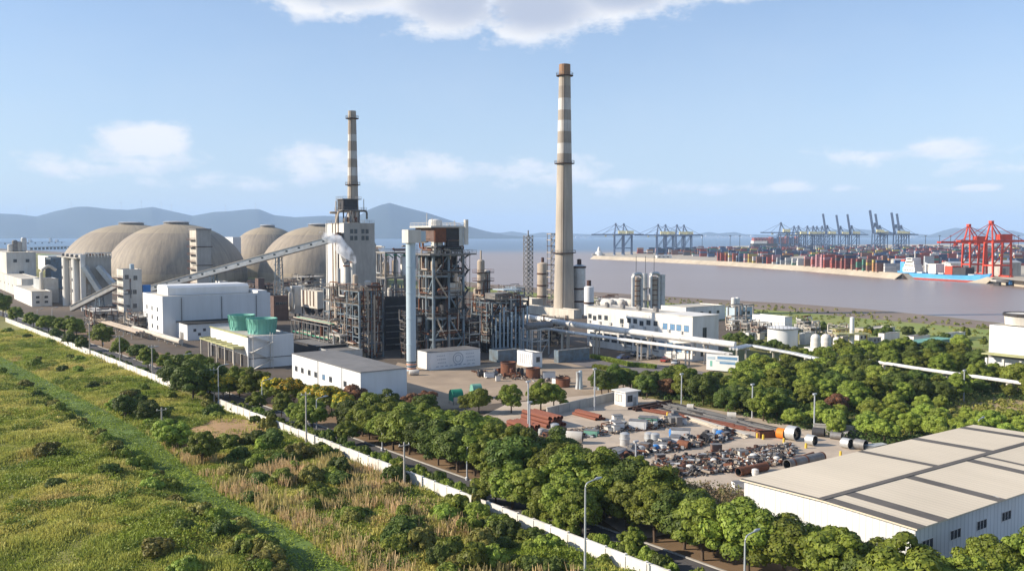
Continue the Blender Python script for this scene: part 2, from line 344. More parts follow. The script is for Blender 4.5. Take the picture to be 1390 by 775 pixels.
# land: one sheet from behind the viewer to the shore, its edge sloping under water
mb = MB(); land = [(-3600,-900)] + [(p.x, p.y) for p in SH] + [(2600,-900)]
c0 = len(land)
mb.add([(x, y, -.02) for x, y in land] , [tuple(range(c0-1, -1, -1))])
edge = [(p.x, p.y) for p in SH]
for i in range(len(edge)-1):
    a, b = edge[i], edge[i+1]; d = Vector((b[0]-a[0], b[1]-a[1])).normalized(); n = Vector((-d.y, d.x))
    if n.y < 0: n = -n
    mb.add([(a[0],a[1],-.02),(b[0],b[1],-.02),(b[0]+n.x*25,b[1]+n.y*25,-2.6),(a[0]+n.x*25,a[1]+n.y*25,-2.6)], [(0,1,2,3)])
o = struct('ground', mb, m_land)
if o.data.polygons[0].normal.z < 0: o.data.flip_normals()
# mud flat along the water and the green marsh behind it
def band(name, up, lo, z, m):
    a = gpoly(up); b = gpoly(lo); mb = MB()
    vs = [(p.x, p.y, z) for p in a] + [(p.x, p.y, z) for p in b]; n = len(a)
    mb.add(vs, [(n+i, n+i+1, i+1, i) for i in range(n-1)])
    return struct(name, mb, m)
m_mud = mat('tidal_mud', (.27,.20,.15), (.17,.13,.085), .05, .7, contrast=.9, big=.2, detail=8)
up = [(0,337.5),(420,362),(640,384),(800,396),(900,402),(1000,408),(1080,412.5),(1180,420),(1260,428),(1340,437),(1390,443),(1600,470)]
lo = [(0,341),(420,366),(640,390),(800,404),(900,411),(1000,418),(1080,423.5),(1180,433),(1260,440),(1340,447),(1390,453),(1600,482)]
band('mudflat', up, lo, .03, m_mud)
m_marsh = mat('marsh_grass', (.17,.24,.05), (.30,.26,.09), .05, .95, contrast=.8, big=.2, detail=8)
lo2 = [(0,343),(420,369),(640,394),(800,410),(900,420),(1000,432),(1080,446),(1180,459),(1260,466),(1340,474),(1390,480),(1600,510)]
band('marsh', lo, lo2, .06, m_marsh)
# the plant's paved yards
m_yard = mat('yard_concrete', (.43,.325,.225), (.24,.18,.125), .12, .95, contrast=.8, big=.18, detail=8)
m_plant = mat('plant_ground', (.15,.115,.085), (.085,.07,.055), .1, .95, contrast=.8, big=.2, detail=8)
q0 = 90
sheet('plant_ground', [SQ(-60,q0), SQ(60,q0), SQ(900,q0), SQ(900,300), G(640,396), G(900,421), G(1010,440), G(960,500), G(830,535), G(1210,606), SQ(-60,150)], .06, m_plant)
sheet('front_yard', gpoly([(540,492),(575,500),(650,495),(740,486),(800,498),(980,478),(1010,500),(960,505),(830,536),(700,545),(600,556),(548,545),(490,560)]), .10, m_yard)
sheet('scrap_yard_paving', gpoly([(600,592),(690,548),(835,533),(880,541),(1000,562),(1205,606),(1010,705),(860,735),(740,655)]), .14, mat('scrap_yard_concrete', (.56,.455,.345), (.33,.265,.20), .22, .95, contrast=.8, big=.15, detail=8))
sheet('plant_road', gpoly([(752,474),(800,481),(905,497),(962,506),(955,516),(890,512),(800,500),(744,486)]), .14, mat('worn_lane', (.20,.175,.165), (.13,.115,.105), .2, .95, contrast=.8, detail=8))
m_asph = mat('asphalt', (.105,.10,.10), (.075,.07,.068), .3, .95, contrast=.6)
m_soil = mat('bare_soil', (.25,.16,.09), (.15,.10,.055), .25, .95, contrast=.8, detail=8)
sheet('soil_strip', [SQ(-60,85.7), SQ(-60,97), SQ(420,97), SQ(420,85.7)], .10, m_soil)
sheet('road', [SQ(-60,80.2), SQ(-60,85.4), SQ(900,85.4), SQ(900,80.2)], .12, m_asph)
kb = MB(); a, b = SQ(-60,85.4), SQ(900,85.4); kb.beam((a.x,a.y,.13),(b.x,b.y,.13),.3,.26); struct('kerb', kb, M['conc'])
# ditch with floating weed in the field
m_weed = mat('floating_weed', (.09,.14,.025), (.13,.18,.04), .9, .8, contrast=.9, big=.3, detail=8)
DR = [(0,484),(103,537),(181,578),(215,600),(260,640),(300,671),(398,720),(471,771),(560,835)]
DL = [(0,501),(103,563),(144,596),(205,640),(263,682),(330,720),(381,760),(400,775),(450,835)]
a = gpoly(DR); b = gpoly(DL); mb = MB(); n = len(a); mb.add([(p.x,p.y,.05) for p in a]+[(p.x,p.y,.05) for p in b], [(n+i,n+i+1,i+1,i) for i in range(n-1)]); struct('ditch', mb, m_weed)
DITCH = a + b[::-1]
BARE=gpoly([(255,588),(296,570),(345,572),(366,588),(340,604),(285,603)])
sheet('sand_patch', gpoly([(1290,548),(1330,540),(1400,538),(1420,562),(1380,570),(1320,560)]), .06, mat('sandy_ground', (.42,.31,.16), (.33,.25,.12), .2, .95, detail=8))

# hills: ridges at their own distance, with depth and relief
m_hill = mat('wooded_hill', (.030,.050,.048), (.055,.065,.055), .003, .95, contrast=.9, big=.25, detail=8)
def hill(pts, Y, deep, seed, rough=.10):
    rg = np.random.default_rng(seed); xs = [p[0] for p in pts]; ys = [p[1] for p in pts]
    n = max(24, int((xs[-1]-xs[0])/3)); m = 14; vs = []; fs = []
    ph = rg.uniform(0, 6.28, (12,)); 
    for j in range(m+1):
        t = j/m*2-1
        for i in range(n+1):
            px = xs[0]+(xs[-1]-xs[0])*i/n
            z = max(0, AT(px, np.interp(px, xs, ys), Y).z)
            X = AT(px, 320, Y).x; yy = Y + t*deep
            g = max(0, 1-abs(t)**1.3)
            w = .35*math.sin(X*.012+ph[7])*math.sin(t*9+ph[8]) + sum(math.sin(X*.0011*(k+1)*1.3+ph[k]+t*3*(k%3))*.5/(k+1) for k in range(6))
            zz = z*g*(1+(rough*w+.10*math.sin(X*.006+ph[1]+6*t)*math.sin(X*.0023+ph[5]))*(abs(t)*2)) if abs(t) > .02 else z
            vs.append((X*(yy/Y), yy + 120*w*(abs(t)), zz if 0 < j < m else -3))
    for j in range(m):
        for i in range(n): b = j*(n+1)+i; fs.append((b, b+1, b+n+2, b+n+1))
    mb = MB(); mb.add(vs, fs, 0, True); return struct('hill', mb, m_hill)
hill([(-420,318),(-300,300),(-160,292),(-60,290),(0,290),(25,291),(50,294),(75,287),(104,281),(120,280.5),(150,284),(175,285),(200,282),(208,281),(235,287),(262,293),(290,288),(310,287),(340,284),(352,284),(372,292),(400,295),(440,293),(470,294),(510,292),(560,300),(620,318)], 12000, 1500, 1)
hill([(430,319),(470,304),(500,285),(515,279),(529,275.5),(545,280),(560,284),(580,289),(605,297),(635,307),(660,314),(690,319.5),(720,322)], 11000, 1300, 2)
hill([(560,318),(620,316),(680,316),(695,314),(720,318),(735,315.5),(770,317),(800,318),(830,319),(860,320)], 15500, 1200, 3)
hill([(850,322),(900,319),(945,318),(962,315),(975,317),(997,315),(1010,318),(1060,319),(1090,318),(1130,312),(1165,311),(1200,314),(1262,319),(1280,313),(1297,309),(1310,311),(1325,310),(1350,313),(1375,313),(1390,317),(1420,312),(1500,300),(1600,316)], 14500, 1200, 4)

# the air
hz = MB().box(-30500, -3200, -4.5, 30500, 30500, 620)
hm = bpy.data.materials.new('haze_air'); hm.use_nodes = True
N = hm.node_tree.nodes; N.clear(); out = N.new('ShaderNodeOutputMaterial'); pv = N.new('ShaderNodeVolumePrincipled')
pv.inputs['Color'].default_value = (.56,.75,1.0,1); pv.inputs['Density'].default_value = HAZE_DENSITY; pv.inputs['Density Attribute'].default_value = ''; pv.inputs['Temperature Attribute'].default_value = ''
pv.inputs['Anisotropy'].default_value = 0.0
hm.node_tree.links.new(pv.outputs[0], out.inputs['Volume'])
haze = hz.build('haze', hm); haze['kind'] = 'stuff'
# ================================================================ buildings of the plant
_win = {}
def window_mesh(w, h, m, frame=M['steelgrey'], bars=2):
    """frame and pane of one window, standing in the plane x-z, facing -y"""
    k = (round(w,2), round(h,2), m.name, frame.name, bars)
    if k not in _win:
        f = MB(); t = .09; d = .07
        for x0,z0,x1,z1 in ((-w/2-t,-h/2-t,w/2+t,-h/2),(-w/2-t,h/2,w/2+t,h/2+t),(-w/2-t,-h/2,-w/2,h/2),(w/2,-h/2,w/2+t,h/2)): f.box(x0,-d,z0,x1,.03,z1)
        for i in range(1, bars): x = -w/2+w*i/bars; f.box(x-.035,-d*.8,-h/2,x+.035,.02,h/2)
        p = MB().box(-w/2,-.03,-h/2,w/2,.02,h/2)
        _win[k] = (f.mesh('window', frame), p.mesh('pane', m))
    return _win[k]
def add_window(root, face, pos, z, w, h, Lu, Lv, m=None, bars=2, frame=None):
    fm, pm = window_mesh(w, h, m or M['glass'], frame or M['steelgrey'], bars)
    if face == 'u': loc, rz = (0, pos, z), -math.pi/2
    elif face == 'v': loc, rz = (pos, 0, z), 0
    elif face == 'U': loc, rz = (Lu, pos, z), math.pi/2
    o = link('window', fm, root, loc, rz); link('pane', pm, o)
    return o
def win_grid(root, face, n, zs, w, h, a, b, Lu, Lv, **k):
    L_ = Lv if face == 'u' else Lu
    for z in zs:
        for i in range(n): add_window(root, face, L_*(a+(b-a)*(i+.5)/n), z, w, h, Lu, Lv, **k)
def shell(root, Lu, Lv, h, wall, roof, parapet=.6, t=.3, z0=0, name='wall'):
    w = MB()
    for x0,y0,x1,y1 in ((0,0,Lu,t),(0,Lv-t,Lu,Lv),(0,t,t,Lv-t),(Lu-t,t,Lu,Lv-t)): w.box(x0,y0,z0,x1,y1,h)
    w.build(name, wall, root)
    r = MB().box(t,t,h-parapet-.25,Lu-t,Lv-t,h-parapet); r.build('roof', roof, root)
def building(name, label, cat, xl, xc, xr, yt, yb, wall='white', roof='roofgrey', parapet=.5, group=None, z0=0, Lu=None, Lv=None):
    p, lu, lv, h = ubox(xl, xc, xr, yt, yb); lu = Lu or lu; lv = Lv or lv
    t = thing(name, label, cat, p, UV, group)
    shell(t, lu, lv, h, M[wall], M[roof], parapet, z0=z0)
    return t, lu, lv, h
def pipe(root, pts, r, m, name='pipe', n=8): return MB().tube(pts, r, n).build(name, m, root)
def arc_pts(pts, rad, k=4):
    """round the inner corners of a polyline"""
    pts = [Vector(p) for p in pts]; out = [pts[0]]
    for i in range(1, len(pts)-1):
        a, b, c = pts[i-1], pts[i], pts[i+1]; d0 = (a-b).normalized(); d1 = (c-b).normalized()
        p0 = b+d0*rad; p1 = b+d1*rad
        for j in range(k+1):
            t = j/k; out.append(p0*(1-t)**2 + b*2*t*(1-t) + p1*t*t)
    return out+[pts[-1]]
def railing(root, x0, y0, x1, y1, z, m, hgt=1.1):
    r = MB()
    for a, b in (((x0,y0),(x1,y0)),((x1,y0),(x1,y1)),((x1,y1),(x0,y1)),((x0,y1),(x0,y0))):
        r.beam((*a,z+hgt),(*b,z+hgt),.08); r.beam((*a,z+hgt*.5),(*b,z+hgt*.5),.06)
        L_ = math.dist(a,b); n = max(1,int(L_/2.5))
        for i in range(n): q = (a[0]+(b[0]-a[0])*i/n, a[1]+(b[1]-a[1])*i/n); r.beam((*q,z),(*q,z+hgt),.07)
    return r.build('handrail', m, root)
def platform(root, x0, y0, x1, y1, z, m, t=.35, rail=True, rm=None):
    p = MB().box(x0,y0,z-t,x1,y1,z)
    o = p.build('platform', m, root)
    if rail: railing(o, x0+.05, y0+.05, x1-.05, y1-.05, z, rm or M['steelgrey'])
    return o
def column(root, x, y, z0, z1, w, m): return MB().beam((x,y,z0),(x,y,z1),w).build('column', m, root)
def girder(root, a, b, w, m, name='beam'): return MB().beam(a,b,w).build(name, m, root)
def steel_frame(root, Lu, Lv, zs, nx, ny, m, cw=.5, decks=None, brace=True, rail=True, dm=None, seed=1):
    rg = random.Random(seed)
    X = [Lu*i/nx for i in range(nx+1)]; Y = [Lv*i/ny for i in range(ny+1)]
    for x in X:
        for y in Y:
            if x in (X[0],X[-1]) or y in (Y[0],Y[-1]): column(root, x, y, 0, zs[-1], cw, m)
    for k, z in enumerate(zs):
        for y in (Y[0], Y[-1]): girder(root, (0,y,z),(Lu,y,z), cw*.8, m)
        for x in (X[0], X[-1]): girder(root, (x,0,z),(x,Lv,z), cw*.8, m)
        if decks is None or k in decks:
            x0 = 0 if rg.random() < .6 else X[1]; platform(root, x0-.4, -.4, Lu+.4, Lv+.4, z+.45, dm or m, .2, rail)
    if brace:
        zz = [0]+list(zs)
        for k in range(len(zz)-1):
            for i in range(nx):
                if rg.random() < .4: girder(root, (X[i],0,zz[k]),(X[i+1],0,zz[k+1]), cw*.45, m, 'brace')
            for j in range(ny):
                if rg.random() < .4: girder(root, (0,Y[j],zz[k+1]),(0,Y[j+1],zz[k]), cw*.45, m, 'brace')
def vessel(root, x, y, z0, z1, r, m, n=14):
    d = r*.5
    return MB().lathe([(.01,z0),(r*.7,z0),(r,z0+d),(r,z1-d),(r*.7,z1-d*.25),(.01,z1)], n, (x,y)).build('vessel', m, root)
def hvessel(root, x0, x1, y, z, r, m, axis='x', n=14):
    A = [(x0,y,z),(x0+r*.4,y,z),(x1-r*.4,y,z),(x1,y,z)] if axis == 'x' else [(y,x0,z),(y,x0+r*.4,z),(y,x1-r*.4,z),(y,x1,z)]
    return MB().tube(A,[r*.55,r,r,r*.55],n).build('vessel', m, root)
def clutter(root, Lu, Lv, zs, seed, npipe=14, nves=6, mats=None, rmax=1.2):
    rg = random.Random(seed); mats = mats or [M['steelgrey'],M['rust'],M['silver'],M['beige'],M['offwhite'],M['steelblue']]
    zz = [0.3]+[z+.5 for z in zs]
    for i in range(nves):
        k = rg.randrange(len(zz)-1); r = rg.uniform(.5, rmax); x = rg.uniform(r, Lu-r); y = rg.uniform(r*.6, max(r*.7,Lv*.8)); hgt = (zz[k+1]-zz[k])*rg.uniform(.5,.85)
        if rg.random() < .7: vessel(root, x, y, zz[k], zz[k]+hgt, r, rg.choice(mats))
        else: hvessel(root, max(.2,x-2.2), min(Lu-.2,x+2.2), y, zz[k]+r+.2, r*.8, rg.choice(mats))
    for i in range(npipe):
        r = rg.choice([.09,.13,.18,.26]); k = rg.randrange(len(zz)); z = zz[k]+rg.uniform(.5,2.4); z2 = min(zz[-1]+1.5, z+rg.uniform(2,9))
        side = rg.random()
        if side < .6: y = rg.uniform(-.7,.5); x0 = rg.uniform(0,Lu*.6); x1 = min(Lu,x0+rg.uniform(2,8)); pts = [(x0,y,z),(x1,y,z),(x1,y,z2)] if rg.random()<.6 else [(x0,y,z2),(x0,y,z),(x1,y,z),(x1,y,max(.3,z-3))]
        else: x = rg.uniform(-.7,.5); y0 = rg.uniform(0,Lv*.6); y1 = min(Lv,y0+rg.uniform(2,8)); pts = [(x,y0,z),(x,y1,z),(x,y1,z2)]
        pipe(root, arc_pts(pts, r*1.5, 3), r, rg.choice(mats))
    for i in range(max(2,npipe//4)):
        x = rg.uniform(.5,Lu-1.5); y = rg.uniform(.3,Lv*.5); k = rg.randrange(len(zz)-1); w = rg.uniform(.6,1.6)
        MB().box(x,y,zz[k],x+w,y+w*.8,zz[k]+rg.uniform(.8,2)).build('equipment_box', rg.choice(mats), root)
def stairs(root, x0, y0, wx, wy, h, m, step=3.0):
    """scaffold of zigzag flights and landings"""
    for x in (x0, x0+wx):
        for y in (y0, y0+wy): MB().beam((x,y,0),(x,y,h+1),.16).build('stair_post', m, root)
    z = 0; k = 0
    while z < h-.5:
        z2 = min(h, z+step); a, b = (x0,x0+wx) if k%2==0 else (x0+wx,x0)
        f = MB(); yy = y0+wy*(.25 if k%2==0 else .75); f.beam((a,yy,z),(b,yy,z2),wy*.42,.16); f.beam((a,yy-wy*.2,z+1),(b,yy-wy*.2,z2+1),.07); f.build('stair_flight', m, root)
        MB().box(b-.5,y0,z2-.1,b+.5,y0+wy,z2).build('landing', m, root); z = z2; k += 1

# ---- white generator hall with clerestory, and its annex
t,lu,lv,h = building('turbine_hall', 'large white windowless hall with a long rounded roof monitor and nine small windows', 'industrial hall', 195,221.5,367.5,402.5,459,'whiteclean','roofpale',.35)
win_grid(t,'u',3,[h*.22,h*.44,h*.66],1.5,1.5,.12,.92,lu,lv,bars=2)
for fx in (.165,.53,.86): pipe(t,[(lu*fx,-.3,h-.8),(lu*fx,-.3,2+h*.25)],.16,M['steelgrey'],'downpipe')
mon = MB(); y0,y1 = lv*.28,lv*.80; pr = [(y0,h-.3),(y0,h+2.6),(y0+1.2,h+3.5),(y1-1.2,h+3.5),(y1,h+2.6),(y1,h-.3)]; xa,xb = lu*.10,lu*.86
mon.add([(xa,y,z) for y,z in pr]+[(xb,y,z) for y,z in pr],[tuple(range(5,-1,-1)),tuple(range(6,12))]+[(i,i+1,i+7,i+6) for i in range(5)]); mon.build('roof_monitor', M['whiteclean'], t)
MB().box(lu*.88,.4,h-.4,lu*.97,lv*.5,h+.9).build('stair_head', M['whiteclean'], t)
t,lu,lv,h = building('annex', 'low white annex with a black flat roof against the generator hall', 'building', 237.5,254.6,330,440.5,462.5,'whiteclean','black',.25)
for x,z in ((lu*.13,h*.62),(lu*.30,h*.62),(lu*.21,h*.36),(lu*.5,h*.6)): add_window(t,'v',x,z,.9,.9,lu,lv)
MB().box(-.08,lv*.3,0,.05,lv*.55,2.6).build('door', M['steelgrey'], t)
MB().box(-.4,-.4,h-.02,lu+.4,lv*.9,h+.22).build('roof_slab', M['black'], t)

# ---- cooling tower house with two green fan stacks
p,lu,lv,h = ubox(286.5,337,399,457,501)
t = thing('cooling_tower','white cooling tower house on open concrete legs under two green fan stacks','cooling tower',p,UV)
zb = h*.40
w = MB()
for x0,y0,x1,y1 in ((0,0,lu,.3),(0,lv-.3,lu,lv),(lu-.3,.3,lu,lv-.3)): w.box(x0,y0,zb*.0 if y0==0 else 0,x1,y1,h)
w.build('wall', M['whiteclean'], t)
w = MB().box(0,.3,zb,.3,lv-.3,h); w.build('louvre_wall', M['white'], t)
MB().box(.3,.3,h-.6,lu-.3,lv-.3,h-.25).build('roof', M['conc'], t)
MB().box(-.35,-.1,h-.15,.35,lv+.2,h+.12).build('coping', M['yellowgreen'], t)
for i in range(6): MB().box(.05,lv*i/5-.3*(i>0),0,.65,lv*i/5+.4-.3*(i>0),zb).build('leg', M['concl'], t)
MB().box(.7,.6,0,1.0,lv-.6,zb).build('basin_wall', M['steeldark'], t)
c = MB().box(-3.4,lv*.08,h*.60,-.05,lv*1.03,h*.64).build('canopy', M['yellowgreen'], t)
for i in range(5): column(t,-3.1,lv*(.1+.9*i/4),0,h*.60,.4,M['concl'])
for i in range(7): girder(t,(-3.4,lv*(.1+.9*i/6),h*.66),(0,lv*(.1+.9*i/6),h*.66),.25,M['yellowgreen'])
MB().box(lu*.02,-.12,zb*.75,lu-.02,0.0-.01,zb*.82).build('string_course', M['steelgrey'], t)
stairs(t,.8,-2.3,6.0,2.0,h,M['offwhite'],2.6)
# fan stacks stand on the roof
for i,(px,pyb,rb,rt,hh,lab) in enumerate(((328,449.5,15.0,18.0,20,'green flared fan stack behind its twin on the cooling tower roof'),(355.5,454.2,18.2,20.5,20,'green flared fan stack in front of its twin on the cooling tower roof'))):
    q = G(px,pyb-2,h-.25); k = (q.y*_c)/F
    # part of the cooling tower
    loc = Matrix.Rotation(-UV,3,'Z') @ (Vector((q.x,q.y,0))-p)
    R,Rt,Hh = rb*k,rt*k,hh*k*.98
    f = MB().lathe([(R,h-.25),(R*.97,h+Hh*.3),(R*1.0,h+Hh*.6),(Rt,h+Hh),(Rt-.25,h+Hh),(R-.25,h+Hh*.5),(R-.3,h+.6)],40,(loc.x,loc.y))
    o = f.build('fan_stack', M['greenfrp'], t); o['label'] = lab
    r = MB().lathe([(R*.9,h+Hh*.35),(.01,h+Hh*.36)],24,(loc.x,loc.y)); r.build('fan_screen', M['black'], o)
    r = MB()
    for j in range(20):
        a = 6.283*j/20; r.beam((loc.x+R*1.0*math.cos(a),loc.y+R*1.0*math.sin(a),h),(loc.x+(Rt+.05)*math.cos(a),loc.y+(Rt+.05)*math.sin(a),h+Hh),.14)
    r.build('rib', M['greenfrp'], o)

# ---- low white workshop
t,lu,lv,h = building('workshop', 'long low white workshop with a grey felt roof and a row of dark windows', 'workshop', 397,489.7,552.5,506,557.5,'whiteclean','roofgrey',.18)
for i,f in enumerate((.93,.83,.72,.62,.50,.40,.20,.09)): add_window(t,'u',lv*f,h*.58,1.5,1.2,lu,lv,m=M['bluewin'] if i==4 else M['glass'])
for f in (.24,.58): pipe(t,[(-.2,lv*f,0),(-.2,lv*f,h)],.09,M['silver'],'downpipe')
MB().box(-.15,-.15,h-.02,lu+.15,lv+.15,h+.10).build('coping', M['roofgrey'], t)
MB().box(.2,.2,h+.11,lu-.2,lv-.2,h+.16).build('roof_felt', M['roofgrey'], t)
o = MB().box(lu*.22,-3.2,3.1,lu*.72,-.05,3.4).build('door_canopy', M['white'], t)
for f in (.23,.46,.70): MB().beam((lu*f,-3,0),(lu*f,-3,3.1),.25).build('canopy_post', M['white'], o)
for f in (.28,.52): MB().box(lu*f,-.07,0,lu*f+2.6,.04,2.9).build('door', M['steelgrey'], t)

# ---- tall pale duct with a box head
p = G(558.5,503); k = p.y*_c/F; R = 6.6*k; zt = ZAT(558,327,p)
t = thing('duct_tower','tall pale blue vertical duct with a box head and striped foot','duct',p,UV)
MB().lathe([(R*1.12,0),(R*1.12,.4),(R,.5),(R,zt),(.01,zt)],28).build('shaft', M['palebl'], t)
for i in range(4): MB().lathe([(R+.02+.01,.6+i*.62),(R+.05,.62+i*.62),(R+.05,.9+i*.62),(R+.02,.92+i*.62)],28).build('warning_band', M['orange'] if i%2==0 else M['black'], t)
for z in (zt*.2,zt*.4,zt*.6,zt*.8): MB().lathe([(R,z),(R+.09,z+.03),(R+.09,z+.22),(R,z+.25)],28).build('flange', M['palebl'], t)
zt2 = ZAT(558,312,p)
MB().box(-2.0,-2.2,zt-.6,2.3,1.6,zt2).build('head_box', M['offwhite'], t)
MB().box(2.31,-1.6,zt-.2,4.2,1.2,zt2-.3).build('cross_duct', M['palebl'], t)
for z in range(3,36,1): pass
l = MB()
for sgn in (-.25,.25): l.beam((R+.35,sgn-.6,1),(R+.35,sgn-.6,zt-1),.07)
for i in range(60): l.beam((R+.35,-.85,1+i*.55),(R+.35,-.35,1+i*.55),.05)
l.build('ladder', M['steelgrey'], t)

# ---- boiler: open blue-grey steel frame with hoppers, ducts and a brown top casing
p,lu,lv,_ = ubox(562,589,629,345,490)
k = p.y*_c/F
z1 = ZAT(589,347,p); zc0 = ZAT(589,324,p); zc1 = ZAT(589,309,p)
t = thing('boiler_house','open blue grey steel boiler frame with brown top casing and dark ducts inside','boiler',p,UV)
lev = [z1*.20,z1*.40,z1*.60,z1*.80,z1]
steel_frame(t,lu,lv,lev,2,3,M['steelblue'],.75,decks=[1,2,3,4],dm=M['steelgrey'],seed=3)
platform(t,-2.2,-1.6,lu+4.2,lv+1.5,z1+.6,M['steelgrey'],.5)
MB().box(.4,.3,zc0-1,lu*.93,lv*.95,zc1).build('top_casing', M['brownclad'], t)
MB().box(lu*.05,.35-.5,zc0-1.2,lu*.42,.28,zc1-.1).build('rusted_panel', M['rust'], t)
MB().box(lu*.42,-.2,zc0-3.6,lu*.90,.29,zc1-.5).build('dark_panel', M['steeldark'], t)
MB().box(-1.2,-.6,zc1,lu*1.02,lv*1.02,zc1+.55).build('roof', M['offwhite'], t)
railing(t,-1.1,-.5,lu,lv,zc1+.55,M['offwhite'],1.0)
MB().lathe([(2.2,zc1+.55),(2.2,zc1+2.3),(1.9,zc1+2.6),(.01,zc1+2.8)],20,(lu*.38,lv*.45)).build('roof_tank', M['white'], t)
for x,z in ((lu*.1,3),(lu*.22,2.2),(-.8,4.5),(lu*.7,1.6),(lu*.85,2.4)): pipe(t,[(x,lv*.2,zc1+.5),(x,lv*.2,zc1+z)],.12,M['offwhite'],'vent_pipe')
MB().tube([(lu+.8,-.6,zc0-2),(lu+.8,-.6,zc1+2.6)],.75,14).build('vent_stack', M['offwhite'], t)
MB().box(lu*.85,-.35,zc0-3,lu*1.0,1.2,zc1).build('lift_casing', M['silver'], t)
MB().box(lu*.05,.6,z1+.7,lu*.35,2.5,zc0-1).build('feed_bin', M['offwhite'], t)
hvessel(t,lu*.3,lu*.75,1.4,z1+2.2,1.1,M['steeldark'])
for i in range(8): pipe(t,[(lu*(.15+.1*i),.5+.3*(i%3),z1+.6),(lu*(.15+.1*i),.5+.3*(i%3),zc0-1)],.18,M['steeldark'])
# furnace body and hoppers hang inside the frame
MB().box(.6,2.0,0,lu-.6,lv*.9,lev[0]-.5).build('dark_base_box', M['steeldark'], t)  # dark box added so the foot of the frame reads dark
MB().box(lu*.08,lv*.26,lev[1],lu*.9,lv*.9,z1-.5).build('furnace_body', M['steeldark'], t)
hp = MB(); a,b = (lu*.42,.6),(lu*.72,lv*.28)
hp.add([(a[0],a[1],z1-.2),(b[0],a[1],z1-.2),(b[0],b[1],z1-.2),(a[0],b[1],z1-.2),(lu*.40,1.2,lev[2]),(lu*.5,1.2,lev[2]),(lu*.5,2.2,lev[2]),(lu*.40,2.2,lev[2])],[(0,1,2,3),(7,6,5,4),(0,4,5,1),(1,5,6,2),(2,6,7,3),(3,7,4,0)]); hp.build('hopper', M['steeldark'], t)
MB().box(lu*.55,.4,lev[2]+.6,lu*.97,2.0,lev[2]+4.5).build('panel_box', M['offwhite'], t)
MB().box(lu*.6,.9,lev[3]+.6,lu*.92,2.6,lev[3]+3.6).build('glass_cabin', M['steelblue'], t)
MB().lathe([(.01,lev[2]+5),(.75,lev[2]+5),(.75,lev[2]+7.6),(.01,lev[2]+7.8)],12,(lu*.74,.1)).build('vessel', M['beige'], t)
for i,(x0,x1,za,zb_) in enumerate(((.05,.45,lev[3],lev[2]),(.55,.95,lev[2],lev[1]),(.1,.4,lev[1],lev[0]),(.5,.9,lev[1],lev[0]))):
    pipe(t,[(lu*x0,-.2,za),(lu*x1,-.2,zb_)],.3,M['steelblue'] if i%2 else M['beige'],'chute')
clutter(t,lu,lv*.5,lev,5,44,16,[M['steeldark'],M['rustdark'],M['steelgrey'],M['rust'],M['beige'],M['steeldark'],M['silver']],1.3)
clutter(t,lu,lv,lev,6,30,10,[M['steeldark'],M['rustdark'],M['steelgrey'],M['beige'],M['steelblue']],1.6)
for i_,z_ in enumerate(lev[:4]): MB().box(lu*(.1+.12*i_),lv*.12,z_+.6,lu*(.5+.12*i_),lv*.28,z_+3.6).build('ash_box', M[['steeldark','rustdark','steeldark','brownclad'][i_]], t)
stairs(t,lu+.8,lv*.1,2.6,2.4,z1,M['steelgrey'],3.2)
clutter(t,lu,lv*.7,lev+[z1+3],7,46,14,[M['rust'],M['rustdark'],M['brownclad'],M['beige'],M['steeldark']],1.5)

# ---- painted container office at its foot
p,lu,lv,h = ubox(566.5,584.5,652,479,503)
t = thing('mural_shed','low white shed with a grey ring emblem painted on its long side','shed',p,UV)
shell(t,lu,lv,h,M['whiteclean'],M['steeldark'],.15)
MB().box(-.1,-.1,h,lu+.1,lv+.1,h+.12).build('roof_sheet', M['steelgrey'], t)
def ring(cx,cz,r0,r1,n=28):
    m_ = MB(); vs = [(cx+r*math.cos(6.2832*i/n),-.012,cz+r*math.sin(6.2832*i/n)) for r in (r0,r1) for i in range(n)]
    m_.add(vs,[(i,(i+1)%n,n+(i+1)%n,n+i) for i in range(n)]); return m_
e = MB()
for r0,r1 in ((h*.30,h*.36),(h*.17,h*.22)):
    q = ring(lu*.545,h*.55,r0,r1); e.add(q.v,q.f)
for sx_,n_ in ((.12,3),(.70,3)):
    for j in range(3):
        zz = h*(.78-.2*j)
        for i in range(5): 
            x = lu*(sx_+.035*i+.01*j); e.add([(x,-.012,zz-.12),(x+lu*.024,-.012,zz-.12),(x+lu*.024,-.012,zz+.16),(x,-.012,zz+.16)],[(0,1,2,3)])
for j in range(9): x=lu*(.1+.09*j); e.add([(x,-.012,h*.16),(x+lu*.07,-.012,h*.16),(x+lu*.05,-.012,h*.22),(x+lu*.01,-.012,h*.2)],[(0,1,2,3)])
e.build('painted_pattern', M['paint_gray'], t)

# ---- process structure west of the boiler
p,lu,lv,h = ubox(441,488,519.5,396.5,487)
t = thing('process_frame','tall grey green steel process frame packed with pipes between workshop and boiler','process structure',p,UV)
lev = [h*x for x in (.16,.32,.47,.63,.80,1.0)]
steel_frame(t,lu,lv,lev,3,6,M['steelblue'],.42,dm=M['framebrown'],seed=8)
clutter(t,lu,lv,lev,22,70,30,[M['rust'],M['rustdark'],M['beige'],M['steelgrey'],M['brownclad'],M['offwhite']],1.2)
MB().box(lu*.2,lv*.2,0,lu*.8,lv,h*.55).build('equipment_room', M['steeldark'], t)
for x_ in (0,lu*.5,lu): column(t,x_,-.35,0,h,.5,M['steelblue'])
clutter(t,lu,lv,lev,21,80,34,[M['steelgrey'],M['rust'],M['rustdark'],M['steeldark'],M['beige'],M['offwhite'],M['steelblue'],M['silver']],1.4)
for x in (lu*.35,lu*.62): pipe(t,[(x,-.5,1),(x,-.5,h*.95)],.35,M['beige'],n=12)
